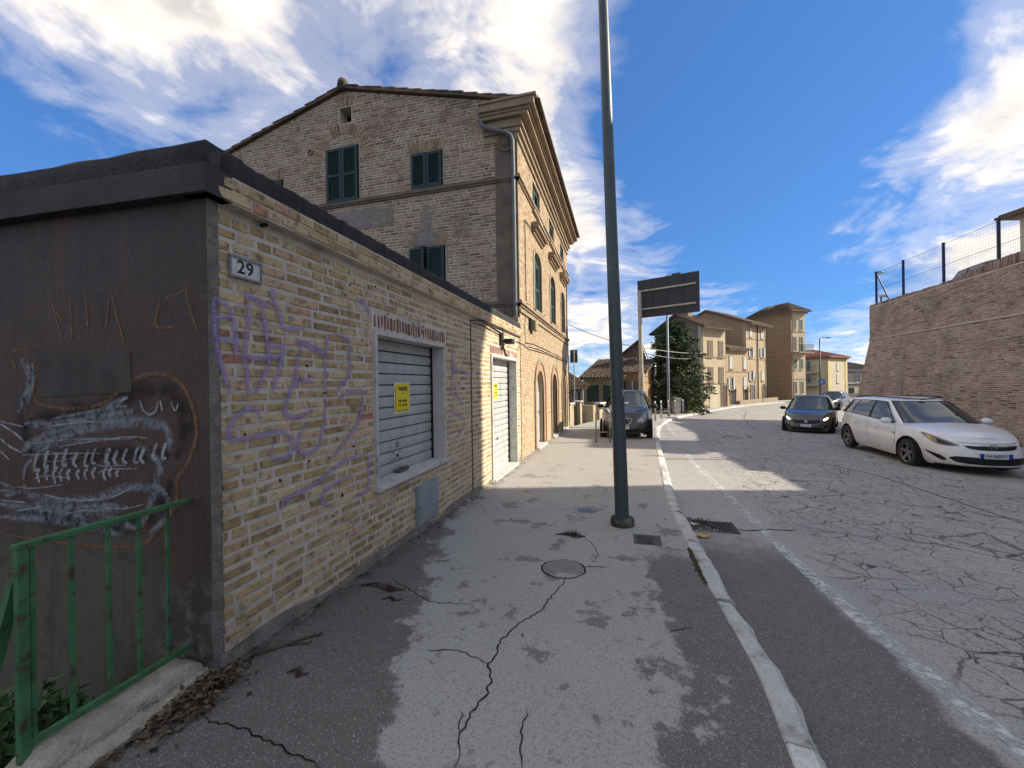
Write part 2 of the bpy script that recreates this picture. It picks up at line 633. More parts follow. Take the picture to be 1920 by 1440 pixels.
# ------------------------------------------------------------------ asphalt
def pavement_mat():
    m, g, bs, out = new_mat('pavement_asphalt')
    p = g.pos()
    x, y, z = g.xyz(p)
    n = g.noise(p, 1.6, 7, 0.62)
    nb = g.noise(p, 6.0, 7, 0.68)
    fine = g.noise(p, 170, 2, 0.5)
    agg = g.vor(p, 95)
    nn = g.math('ADD', g.math('MULTIPLY', g.math('SUBTRACT', n, 0.5), 1.7), g.math('MULTIPLY', g.math('SUBTRACT', nb, 0.5), 0.9))
    # damp, mossy strip along the garage wall
    dl = g.math('ADD', g.math('ADD', x, 1.05), g.math('MULTIPLY', g.math('SUBTRACT', y, 1.5), 0.36))
    dl = g.math('ADD', dl, nn)
    damp_l = g.ss(dl, 0.10, -0.06)
    # damp strip beside the kerb
    dr = g.math('ADD', g.math('SUBTRACT', x, 0.20), nn)
    damp_r = g.math('MULTIPLY', g.ss(dr, -0.04, 0.08), g.ss(g.math('ADD', y, g.math('MULTIPLY', nn, 0.8)), 4.3, 3.9))
    # blotches
    bl = g.math('MULTIPLY', g.ss(g.noise(p, 2.4, 8, 0.70), 0.565, 0.61), g.ss(y, 1.0, 2.0))
    bl = g.math('MULTIPLY', bl, g.ss(y, 12.0, 5.0))
    damp = g.math('MAXIMUM', g.math('MAXIMUM', damp_l, damp_r), g.math('MULTIPLY', bl, 0.8))
    light = g.mix(n, (0.34, 0.325, 0.29), (0.43, 0.41, 0.365))
    far = g.ss(y, 4.0, 8.0)
    light = g.mix(far, light, g.mix(n, (0.33, 0.31, 0.27), (0.41, 0.39, 0.345)))
    darkc = g.mix(nb, (0.120, 0.107, 0.088), (0.18, 0.163, 0.135))
    c = g.mix(damp, light, darkc)
    # pale grains of worn aggregate
    gr = g.math('MULTIPLY', g.ss(agg, 0.38, 0.16), g.ss(g.noise(p, 55, 2), 0.40, 0.60))
    c = g.mix(g.math('MULTIPLY', gr, g.math('ADD', 0.45, g.math('MULTIPLY', damp, 0.2))), c, (0.62, 0.61, 0.58))
    c = g.mix(g.math('MULTIPLY', g.ss(g.noise(p, 75, 3, 0.6), 0.48, 0.70), 0.42), c, (0.045, 0.044, 0.042))
    # moss green at the very foot of the wall
    ms = g.math('MULTIPLY', g.ss(x, -1.95, -2.2), g.ss(nb, 0.45, 0.6))
    c = g.mix(g.math('MULTIPLY', ms, 0.6), c, (0.03, 0.032, 0.018))
    g.put(bs.inputs['Base Color'], c)
    g.put(bs.inputs['Roughness'], g.math('SUBTRACT', 0.9, g.math('MULTIPLY', damp, 0.22)))
    bs.inputs['Specular IOR Level'].default_value = 0.35
    h = g.math('ADD', g.math('MULTIPLY', agg, 0.8), g.math('MULTIPLY', fine, 0.6))
    h = g.math('ADD', h, g.math('MULTIPLY', nb, 1.2))
    g.put(bs.inputs['Normal'], g.bump(h, 0.55, 0.004))
    return m


def road_mat():
    m, g, bs, out = new_mat('road_asphalt')
    p = g.pos()
    x, y, z = g.xyz(p)
    flat = g.comb(x, y, 0.0)
    n = g.noise(p, 0.9, 7, 0.62)
    nb = g.noise(p, 5.0, 6, 0.66)
    fine = g.noise(p, 140, 2, 0.5)
    agg = g.vor(p, 85)
    nn = g.math('ADD', g.math('MULTIPLY', g.math('SUBTRACT', n, 0.5), 1.2), g.math('MULTIPLY', g.math('SUBTRACT', nb, 0.5), 0.5))
    # newer, darker gutter lane beside the kerb, fading out further on
    kxs = g.math('ADD', 0.66, g.math('MULTIPLY', g.math('MAXIMUM', g.math('SUBTRACT', y, 8.0), 0.0), 0.06))
    gl = g.math('ADD', g.math('SUBTRACT', g.math('SUBTRACT', x, kxs), 0.95), g.math('MULTIPLY', nn, 0.35))
    gut = g.math('MULTIPLY', g.ss(gl, 0.06, -0.04), g.ss(g.math('ADD', y, g.math('MULTIPLY', nn, 1.5)), 5.4, 4.2))
    worn = g.mix(n, (0.31, 0.297, 0.268), (0.41, 0.394, 0.355))
    c = g.mix(g.math('MULTIPLY', g.ss(nb, 0.4, 0.75), 0.4), worn, (0.48, 0.46, 0.42))
    # tyre-polished bluish patch
    c = g.mix(g.math('MULTIPLY', g.ss(g.noise(p, 0.55, 4, 0.5), 0.5, 0.62), 0.45), c, (0.31, 0.305, 0.29))
    c = g.mix(gut, c, g.mix(nb, (0.122, 0.111, 0.094), (0.185, 0.170, 0.146)))
    gr = g.math('MULTIPLY', g.ss(agg, 0.38, 0.16), g.ss(g.noise(p, 50, 2), 0.44, 0.62))
    c = g.mix(g.math('MULTIPLY', gr, 0.55), c, (0.60, 0.59, 0.57))
    c = g.mix(g.math('MULTIPLY', g.ss(g.noise(p, 65, 3, 0.6), 0.48, 0.68), 0.5), c, (0.05, 0.05, 0.049))
    # alligator cracking of the old wearing course
    w1 = g.vmath('ADD', flat, g.vmath('SCALE', g.vmath('SUBTRACT', g.noise(flat, 2.2, 3, 0.6, color=True), (0.5, 0.5, 0.5)), scale=0.20))
    w1 = g.vmath('ADD', w1, g.vmath('SCALE', g.vmath('SUBTRACT', g.noise(flat, 16, 2, 0.6, color=True), (0.5, 0.5, 0.5)), scale=0.035))
    e1 = g.vor(w1, 3.9, 'DISTANCE_TO_EDGE', 1.0)
    e3 = g.vor(w1, 8.5, 'DISTANCE_TO_EDGE', 1.0)
    e2 = g.vor(w1, 1.25, 'DISTANCE_TO_EDGE', 1.0)
    area = g.ss(g.math('ADD', g.noise(flat, 0.33, 3, 0.5), g.math('MULTIPLY', g.ss(g.math('ABSOLUTE', g.math('SUBTRACT', x, 4.2)), 3.0, 0.6), 0.10)), 0.34, 0.50)
    on = g.math('MULTIPLY', area, g.ss(gl, 0.1, 0.5))
    wid = g.math('MULTIPLY', g.ss(g.noise(flat, 1.7, 4, 0.6), 0.36, 0.80), 0.034)
    cr1 = g.math('MULTIPLY', g.ss(g.math('SUBTRACT', e1, wid), 0.013, -0.002), on)
    wid2 = g.math('MULTIPLY', g.ss(g.noise(flat, 0.8, 3, 0.6), 0.42, 0.7), 0.022)
    cr2 = g.math('MULTIPLY', g.ss(g.math('SUBTRACT', e2, wid2), 0.006, -0.003), g.ss(gl, 0.1, 0.4))
    cr3 = g.math('MULTIPLY', g.ss(e3, 0.020, 0.004), g.math('MULTIPLY', on, g.ss(g.noise(flat, 1.3, 4, 0.6), 0.40, 0.55)))
    crk = g.math('MAXIMUM', g.math('MAXIMUM', cr1, g.math('MULTIPLY', cr3, 0.75)), g.math('MULTIPLY', cr2, 0.8))
    c = g.mix(g.math('MULTIPLY', crk, 0.84), c, (0.016, 0.015, 0.014))
    g.put(bs.inputs['Base Color'], c)
    bs.inputs['Roughness'].default_value = 0.78
    bs.inputs['Specular IOR Level'].default_value = 0.4
    h = g.math('ADD', g.math('MULTIPLY', agg, 0.7), g.math('MULTIPLY', fine, 0.5))
    h = g.math('SUBTRACT', h, g.math('MULTIPLY', crk, 3.0))
    g.put(bs.inputs['Normal'], g.bump(h, 0.5, 0.005))
    return m


pave_m = pavement_mat()
road_m = road_mat()
earth = mk('earth', (0.075, 0.062, 0.045), (0.05, 0.05, 0.03), 0.95, vs=1.2, fine=30, fa=0.4, bump=0.6, bd=0.03)
kerb_m = mk('kerb_stone', (0.68, 0.655, 0.59), (0.52, 0.50, 0.45), 0.85, vs=7, fine=90, fa=0.5, bump=0.6, bd=0.008, dirt=(0.11, 0.10, 0.085), dirt_s=3.5, objrnd=0.25)
crack_m = decal_mat('crack', (0.012, 0.011, 0.010), None, 60, soft=0.4)
line_m = decal_mat('worn_white_line', (0.72, 0.71, 0.69), (0.36, 0.62), 9, soft=0.3, amount=0.85)
stain_m = decal_mat('red_brown_stain', (0.045, 0.022, 0.016), (0.3, 0.5), 8, soft=0.7, amount=0.85)


def left_edge(Y):
    """left edge of the pavement: the house wall, then the parapet"""
    if Y < 17.7:
        return -2.25
    return max(-2.25, kx(Y) - 3.4)


def make_ground():
    def tz(X, Y):
        z = zr(X, Y) - 0.25
        if X < -2.45 and Y < 1.7:
            z = -1.15 - 0.03 * (-2.45 - X)
        elif X < -2.45 and Y < 18.5:
            z = -0.6
        elif Y >= 18.5 and X < kx(Y) - 3.6:
            z = max(-3.6, zs(X, Y) - 0.3 - 1.6 * (kx(Y) - 3.6 - X))
        if X > 12.6 and Y < 25.5:
            z = zr(X, Y) - 0.25
        return z
    xs = [-900, -400, -150, -80, -50, -35, -25, -20, -16, -13, -11, -9, -8, -7, -6, -5, -4.5, -4, -3.5, -3, -2.6, -2.4, -2.2, -1.5, -1, 0, 1, 2, 3, 4, 5, 6, 7, 8, 9, 10, 12, 14, 16, 20, 24, 28, 34, 40, 50, 65, 90, 150, 400, 900]
    ys = [-900, -300, -100, -40, -20, -12, -8, -5, -3, -2, -1, 0, 1, 1.6, 1.8, 3, 5, 7, 9, 11, 13, 15, 17, 18.4, 18.6, 20, 22, 24, 26, 28, 30, 32, 34, 36, 38, 40, 43, 46, 50, 54, 58, 63, 70, 80, 100, 150, 300, 600, 1200]
    mb = MB()
    nx, ny = len(xs), len(ys)
    for Y in ys:
        for X in xs:
            mb.v.append((X, Y, tz(X, Y)))
    for j in range(ny - 1):
        for i in range(nx - 1):
            mb.f.append((j * nx + i, j * nx + i + 1, (j + 1) * nx + i + 1, (j + 1) * nx + i))
            mb.m.append(0); mb.c.append(None); mb.uv.append(None)
    tag(mb.build('ground', earth, None, True), 'earth ground under the street and the lower yards', None, None, 'structure')


def stations():
    ys, y = [], -7.5
    while y < 70:
        ys.append(y)
        y += 0.5 if y < 20 else 1.0
    return ys


def make_road():
    ys = stations()
    mb = MB()
    cols = [0.0, 0.01, 0.3, 0.8, 1.6, 2.6, 4, 6, 8, 9.02, 11, 14, 20, 30, 45]
    for Y in ys:
        for c in cols:
            X = kx(Y) + 0.14 + c
            mb.v.append((X, Y, zr(X, Y)))
    n = len(cols)
    for j in range(len(ys) - 1):
        for i in range(n - 1):
            mb.f.append((j * n + i, j * n + i + 1, (j + 1) * n + i + 1, (j + 1) * n + i))
            mb.m.append(0); mb.c.append(None); mb.uv.append(None)
    o = mb.build('road', road_m, None, True)
    return tag(o, 'cracked grey asphalt road curving away to the right', None, None, 'structure')


def make_pavement():
    ys = stations()
    mb = MB()
    n = 10
    for Y in ys:
        a, b = left_edge(Y), kx(Y) + 0.005
        if Y < 1.7:
            a = -2.42
        for i in range(n + 1):
            X = a + (b - a) * i / n
            mb.v.append((X, Y, zs(X, Y)))
    for j in range(len(ys) - 1):
        for i in range(n):
            mb.f.append((j * (n + 1) + i, j * (n + 1) + i + 1, (j + 1) * (n + 1) + i + 1, (j + 1) * (n + 1) + i))
            mb.m.append(0); mb.c.append(None); mb.uv.append(None)
    o = mb.build('pavement', pave_m, None, True)
    return tag(o, 'patchy asphalt pavement with damp stains beside the brick wall', None, None, 'structure')


def make_kerb():
    root = bpy.data.objects.new('kerb', None)
    COL.objects.link(root)
    ROOT['kerb'] = Vector((0, 0, 0))
    tag(root, 'line of worn pale kerb stones along the pavement', None, None, 'structure')
    Y = -3.2
    rng = random.Random(3)
    joints = [1.0, 2.02, 2.05, 3.32, 3.36, 4.55, 5.6, 6.7]
    while Y < 52:
        L = rng.uniform(0.95, 1.15) if Y < 20 else 1.6
        if Y < 60:
            for k in joints:
                if Y + 0.35 < k < Y + L + 0.3:
                    L = k - Y
                    break
        gap = 0.012 if abs(Y + L - 3.32) > 0.05 else 0.055
        a, b = Y, Y + L - gap
        mb = MB()
        wob = [rng.uniform(-0.008, 0.008) for _ in range(12)]
        ns = 9
        prof = [(0.0, -0.2), (0.0, -0.004), (0.012, 0.008), (0.118, 0.005), (0.148, -0.022), (0.152, -0.2)]
        tilt = rng.uniform(-0.006, 0.006)
        pts = []
        for s in range(ns + 1):
            yy = a + (b - a) * s / ns
            t = Vector((kx(yy + 0.3) - kx(yy - 0.3), 0.6, 0)).normalized()
            nrm = Vector((t.y, -t.x, 0))
            chip = rng.uniform(0, 0.03) if s in (0, ns) else rng.uniform(0, 0.018)
            rowp = []
            for k, (w, h) in enumerate(prof):
                ww = w - (chip if k in (3, 4) else 0) + wob[k]
                hh = h + (tilt if k in (1, 2, 3) else 0) + (rng.uniform(-0.006, 0.004) if k in (1, 2, 3) else 0) - (chip * 0.8 if k == 4 else 0)
                rowp.append(Vector((kx(yy) + nrm.x * ww, yy + nrm.y * ww, zs(0, yy) + hh)))
            pts.append(rowp)
        np_ = len(prof)
        for rowp in pts:
            mb.v.extend([tuple(q) for q in rowp])
        for s in range(ns):
            for k in range(np_ - 1):
                mb.f.append((s * np_ + k, s * np_ + k + 1, (s + 1) * np_ + k + 1, (s + 1) * np_ + k)[::-1])
                mb.m.append(0); mb.c.append(None); mb.uv.append(None)
        mb.f.append(tuple(range(np_)))
        mb.f.append(tuple(range(ns * np_, ns * np_ + np_))[::-1])
        mb.m += [0, 0]; mb.c += [None] * 2; mb.uv += [None] * 2
        mb.build('kerb_stone', kerb_m, root, True, autosmooth=35)
        Y += L


def ribbon(mb, pts, w, n, lift_n=None, jag=0.0, rng=None, taper=True, step=None):
    """flat strip of width w along the points, in the plane with normal n"""
    n = Vector(n)
    pts = [Vector(p) for p in pts]
    if step:
        q = [pts[0]]
        for a, b in zip(pts, pts[1:]):
            k = max(1, int((b - a).length / step))
            for i in range(1, k + 1):
                p = a.lerp(b, i / k)
                if jag and i < k:
                    side = (b - a).cross(n).normalized()
                    p = p + side * rng.uniform(-jag, jag)
                q.append(p)
        pts = q
    L = []
    m = len(pts)
    for i, p in enumerate(pts):
        t = (pts[min(i + 1, m - 1)] - pts[max(i - 1, 0)]).normalized()
        s = n.cross(t).normalized()
        ww = w
        if taper:
            ww = w * min(1.0, 0.35 + 0.65 * min(i, m - 1 - i) / max(1.0, m * 0.15))
        if rng:
            ww *= rng.uniform(0.75, 1.25)
        L.append((p - s * ww / 2, p + s * ww / 2))
    for i in range(m - 1):
        (a, b), (c, d) = L[i], L[i + 1]
        f0, f1 = i / (m - 1), (i + 1) / (m - 1)
        mb.face([a, c, d, b], uv=[(f0, 0), (f1, 0), (f1, 1), (f0, 1)])


def smooth_line(pts, n=5):
    out = []
    m = len(pts)
    for i in range(m - 1):
        p0, p1, p2, p3 = pts[max(i - 1, 0)], pts[i], pts[i + 1], pts[min(i + 2, m - 1)]
        for k in range(n):
            t = k / n
            out.append(tuple(0.5 * (2 * b + (c - a) * t + (2 * a - 5 * b + 4 * c - d) * t * t + (3 * b - a - 3 * c + d) * t ** 3)
                             for a, b, c, d in zip(p0, p1, p2, p3)))
    return out + [tuple(pts[-1])]


def make_cracks(road, pave):
    rng = random.Random(11)
    mb = MB()
    up = (0, 0, 1)
    for w, pl in [
        (0.012, [(1062, 1078), (1058, 1092), (1040, 1110), (1026, 1130), (1015, 1143), (985, 1160), (955, 1185), (938, 1205), (928, 1230), (915, 1243), (920, 1262), (922, 1280), (905, 1310), (890, 1330), (875, 1352), (862, 1372), (862, 1400), (852, 1440)]),
        (0.008, [(915, 1243), (893, 1232), (865, 1222), (835, 1218), (800, 1217)]),
        (0.008, [(985, 1328), (990, 1340), (980, 1362), (978, 1390), (980, 1440)]),
        (0.007, [(865, 1332), (862, 1350), (862, 1372)]),
        (0.010, [(380, 1342), (410, 1358), (440, 1362), (470, 1372), (510, 1392), (560, 1415), (600, 1440)]),
        (0.008, [(735, 1085), (775, 1110), (810, 1128), (830, 1130), (880, 1132)]),
        (0.012, [(1085, 1064), (1110, 1062), (1140, 1063)]),
        (0.008, [(1110, 1055), (1122, 1040), (1112, 1020), (1095, 1008)]),
        (0.008, [(1252, 1182), (1270, 1180), (1300, 1176)]),
        (0.006, [(1140, 915), (1132, 925), (1120, 930)])]:
        ribbon(mb, [on_pave(x, y, 0.003) for x, y in pl], w, up, jag=0.013, rng=rng, step=0.022)
    # outlines of the round cover, the square cover and the blue patch
    c = on_pave(1056, 1066, 0.003)
    ring = [c + Vector((0.19 * math.cos(a), 0.19 * math.sin(a), 0)) for a in [2 * math.pi * k / 28 for k in range(29)]]
    ribbon(mb, [Vector((q.x + rng.uniform(-.006, .006), q.y + rng.uniform(-.006, .006), zs(q.x, q.y) + 0.0035)) for q in ring], 0.020, up, rng=rng, taper=False)
    o = mb.build('crack', crack_m, pave)
    tag(o, kind='stuff')
    mb = MB()
    for w, pl in [
        (0.03, [(1475, 860), (1560, 872), (1640, 890), (1720, 915), (1800, 942), (1870, 965), (1920, 980)]),
        (0.03, [(1372, 990), (1400, 995), (1440, 992), (1490, 994)]),
        (0.03, [(1400, 770), (1395, 785), (1405, 798), (1440, 812)])]:
        ribbon(mb, [on_road(x, y, 0.004) for x, y in pl], w, up, jag=0.02, rng=rng, step=0.08)
    tag(mb.build('crack', crack_m, road), kind='stuff')
    mb = MB()
    pl = [(1250, 792), (1256, 806), (1266, 820), (1300, 868), (1340, 905), (1400, 962), (1450, 1012), (1500, 1060), (1560, 1115), (1620, 1168), (1700, 1232), (1780, 1298), (1850, 1356), (1920, 1412), (2050, 1510)]
    ribbon(mb, [on_road(x, y, 0.004) for x, y in pl], 0.15, up, rng=None, taper=False, step=0.15)
    mb.build('edge_line', line_m, road)
    mb = MB()
    for x, y, w, l in [(718, 1100, 0.10, 0.2), (735, 1123, 0.05, 0.08), (560, 1260, 0.05, 0.06), (1070, 1003, 0.12, 0.16)]:
        p = on_pave(x, y, 0.003)
        ribbon(mb, [p - Vector((l, 0.02, 0)), p + Vector((-l * .3, .02, 0)), p + Vector((l * .4, -.02, 0)), p + Vector((l, 0.01, 0))], w * 1.6, up, rng=rng)
    tag(mb.build('stain', stain_m, pave), kind='stuff')


make_ground()
ROAD = make_road()
PAVE = make_pavement()
make_kerb()
make_cracks(ROAD, PAVE)
# ------------------------------------------------------------------ masonry helpers
def unit_bricks():
    out = []
    rng = random.Random(5)
    for k in range(8):
        mb = MB()
        j = lambda s: rng.uniform(-s, s)
        bu, bv = 0.035, 0.11
        back = [Vector((sx * 0.5, sy * 0.5, -1.0)) for sx, sy in ((-1, -1), (1, -1), (1, 1), (-1, 1))]
        mid = [Vector((sx * (0.5 + j(0.012)), sy * (0.5 + j(0.035)), -0.18)) for sx, sy in ((-1, -1), (1, -1), (1, 1), (-1, 1))]
        fr = [Vector((sx * (0.5 - bu + j(0.02)), sy * (0.5 - bv + j(0.05)), j(0.06))) for sx, sy in ((-1, -1), (1, -1), (1, 1), (-1, 1))]
        mb.face(fr)
        for i in range(4):
            i2 = (i + 1) % 4
            mb.face([mid[i], mid[i2], fr[i2], fr[i]])
            mb.face([back[i], back[i2], mid[i2], mid[i]])
        me = bpy.data.meshes.new('brick')
        me.from_pydata(mb.v, [], mb.f)
        out.append(me)
    return out


UNIT = unit_bricks()
UNIT_BY_MAT = {}


def unit_for(mat):
    if mat.name not in UNIT_BY_MAT:
        L = []
        for me in UNIT:
            c = me.copy()
            c.materials.append(mat)
            L.append(c)
        UNIT_BY_MAT[mat.name] = L
    return UNIT_BY_MAT[mat.name]


def brick_object(parent, mat, c, u, v, n, w, h, d, rng, name='brick'):
    o = bpy.data.objects.new(name, rng.choice(unit_for(mat)))
    off = ROOT[parent.name]
    M3 = Matrix((u * w, v * h, n * d)).transposed()
    M4 = M3.to_4x4()
    M4.translation = Vector(c) - off
    link(o, parent)
    o.matrix_local = M4
    return o


def lay_bricks(parent, O, U, V, N, courses, mats, bl=0.265, bh=0.075, joint=0.014, n_ind=300, seed=1, proud=0.009, clip=None, header=0.35, jit=0.003, depth=0.03):
    """courses(v) -> list of free (u0,u1) intervals at height v, or None when the wall ends.
    The largest n_ind bricks in view become objects, the rest one mesh of stuff."""
    rng = random.Random(seed)
    O, U, V, N = Vector(O), Vector(U), Vector(V), Vector(N)
    L = []
    v = 0.0
    while True:
        vc = v + bh / 2
        iv = courses(vc)
        if iv is None:
            break
        for (a, b) in iv:
            u = a
            first = True
            while u < b - 0.03:
                w = bl if rng.random() > header else bl * 0.47
                if first:
                    w *= rng.uniform(0.35, 1.0)
                    first = False
                w *= rng.uniform(0.92, 1.07)
                if b - (u + w) < 0.06:
                    w = b - u
                e = u + w
                L.append(((u + e) / 2 + rng.uniform(-jit, jit), vc + rng.uniform(-jit, jit), max(w - joint, 0.02), bh - joint * rng.uniform(0.7, 1.3), proud + rng.uniform(-0.003, 0.003)))
                u = e
        v += bh
    scored = []
    for i, (uc, v_, w, h, pr) in enumerate(L):
        c = O + U * uc + V * v_ + N * pr
        q = proj(c)
        a = 0.0
        if q and -20 < q[0] < 1940 and -20 < q[1] < 1460 and (clip is None or clip(q)):
            e = proj(c + U * w)
            t = proj(c + V * h)
            if e and t:
                a = math.hypot(e[0] - q[0], e[1] - q[1]) * math.hypot(t[0] - q[0], t[1] - q[1])
        scored.append((a, i))
    scored.sort(reverse=True)
    ind = {i for a, i in scored[:n_ind] if a > 0}
    mb = MB()
    for i, (uc, v_, w, h, pr) in enumerate(L):
        if i in ind:
            brick_object(parent, mats[1], O + U * uc + V * v_ + N * pr, U, V, N, w, h, depth, rng)
        else:
            r = rng.random()
            c = O + U * uc + V * v_
            j = lambda s: rng.uniform(-s, s)
            fr = [c + U * (sx * (w / 2 - 0.006) + j(0.004)) + V * (sy * (h / 2 - 0.005) + j(0.003)) + N * (pr + j(0.002)) for sx, sy in ((-1, -1), (1, -1), (1, 1), (-1, 1))]
            bk = [c + U * (sx * w / 2) + V * (sy * h / 2) - N * 0.012 for sx, sy in ((-1, -1), (1, -1), (1, 1), (-1, 1))]
            mb.face(fr, col=r)
            for k in range(4):
                k2 = (k + 1) % 4
                mb.face([bk[k], bk[k2], fr[k2], fr[k]], col=r)
    if mb.f:
        tag(mb.build('brickwork', mats[0], parent), kind='stuff')


def cut(free, holes):
    """interval list minus hole intervals"""
    for (h0, h1) in holes:
        nf = []
        for (a, b) in free:
            if h1 <= a or h0 >= b:
                nf.append((a, b))
            else:
                if h0 - a > 0.04:
                    nf.append((a, h0))
                if b - h1 > 0.04:
                    nf.append((h1, b))
        free = nf
    return free


def wall_sheet(name, parent, O, U, V, N, outline, holes, mat, reveal=None, reveal_mat=None, back=0.0):
    """wall face with openings; reveals go inwards by 'reveal' (one per hole)"""
    O, U, V, N = Vector(O), Vector(U), Vector(V), Vector(N)
    off = ROOT[parent.name]
    bm = bmesh.new()
    W = lambda p, d=0.0: O + U * p[0] + V * p[1] + N * d - off
    eds = []
    for loop in [outline] + holes:
        vs = [bm.verts.new(W(p)) for p in loop]
        for i in range(len(vs)):
            eds.append(bm.edges.new((vs[i], vs[(i + 1) % len(vs)])))
    bmesh.ops.triangle_fill(bm, use_beauty=True, use_dissolve=False, edges=eds)
    for f in bm.faces:
        f.normal_update()
        if f.normal.dot(N) < 0:
            f.normal_flip()
    for hi, loop in enumerate(holes):
        d = reveal[hi] if reveal else 0
        if not d:
            continue
        n = len(loop)
        for i in range(n):
            a, b = loop[i], loop[(i + 1) % n]
            f = bm.faces.new([bm.verts.new(W(a)), bm.verts.new(W(b)), bm.verts.new(W(b, -d)), bm.verts.new(W(a, -d))])
            f.material_index = 1 if reveal_mat else 0
    me = bpy.data.meshes.new(name)
    bm.to_mesh(me)
    bm.free()
    me.materials.append(mat)
    if reveal_mat:
        me.materials.append(reveal_mat)
    o = bpy.data.objects.new(name, me)
    return link(o, parent)


def rect(u0, u1, v0, v1):
    return [(u0, v0), (u1, v0), (u1, v1), (u0, v1)]


def arch(u0, u1, v0, v1, n=12, rise=None):
    """opening with a round head; v1 is the crown"""
    r = (u1 - u0) / 2
    rise = r if rise is None else rise
    c = (u0 + u1) / 2
    pts = [(u0, v0), (u1, v0)]
    for k in range(n + 1):
        a = math.pi * k / n
        pts.append((c + r * math.cos(a), v1 - rise + rise * math.sin(a)))
    return pts


def arch_iv(u0, u1, v0, v1, rise=None):
    r = (u1 - u0) / 2
    rise = r if rise is None else rise
    c = (u0 + u1) / 2

    def f(v):
        if v < v0 or v > v1:
            return None
        if v < v1 - rise:
            return (u0, u1)
        t = (v - (v1 - rise)) / rise
        w = r * math.sqrt(max(0, 1 - t * t))
        return (c - w, c + w)
    return f


def text_mesh(name, txt, mat, parent, O, U, V, N, size, align='CENTER', shear=0.0, space=1.0, bold=0.0, sx=1.0):
    cu = bpy.data.curves.new(name, 'FONT')
    cu.body = txt
    cu.size = size
    cu.align_x = align
    cu.align_y = 'CENTER'
    cu.space_character = space
    cu.offset = bold
    cu.extrude = 0.0006
    o = bpy.data.objects.new(name, cu)
    COL.objects.link(o)
    bpy.context.view_layer.update()
    me = bpy.data.meshes.new_from_object(o.evaluated_get(bpy.context.evaluated_depsgraph_get()))
    bpy.data.objects.remove(o)
    me.name = name
    me.materials.clear()
    me.materials.append(mat)
    U, V, N = Vector(U), Vector(V), Vector(N)
    M3 = Matrix((U * sx, V, N)).transposed().to_4x4()
    M3.translation = Vector(O) - ROOT[parent.name]
    me.transform(M3)
    ob = bpy.data.objects.new(name, me)
    return link(ob, parent)


def shutter_leaf(parent, O, U, V, N, w, h, mat, t=0.04, slat=0.045, name='shutter'):
    """louvred leaf: O is the lower left corner on the wall plane"""
    mb = MB()
    fw = min(0.07, w * 0.17)
    b = lambda a0, a1, b0, b1, c0, c1: mb.box(O, U, V, N, a0, a1, b0, b1, c0, c1)
    b(0, fw, 0, h, 0, t)
    b(w - fw, w, 0, h, 0, t)
    b(fw, w - fw, 0, fw * 1.3, 0.001, t - 0.001)
    b(fw, w - fw, h - fw, h, 0.001, t - 0.001)
    if h > 1.3:
        b(fw, w - fw, h * 0.5 - fw / 2, h * 0.5 + fw / 2, 0.001, t - 0.001)
    b(fw, w - fw, fw, h - fw, 0.001, 0.004)
    y = fw * 1.3
    O_, U_, V_, N_ = Vector(O), Vector(U), Vector(V), Vector(N)
    while y < h - fw - slat * 0.5:
        p = lambda a, c, d: O_ + U_ * a + V_ * c + N_ * d
        mb.face([p(fw, y, t - 0.006), p(w - fw, y, t - 0.006), p(w - fw, y + slat, 0.008), p(fw, y + slat, 0.008)])
        y += slat
    return mb.build(name, mat, parent)


# ------------------------------------------------------------------ the low garage building
GX = -2.24                 # street face
GY0, GY1 = 1.75, 8.93      # near corner, where it meets the house
plaster_dark = None


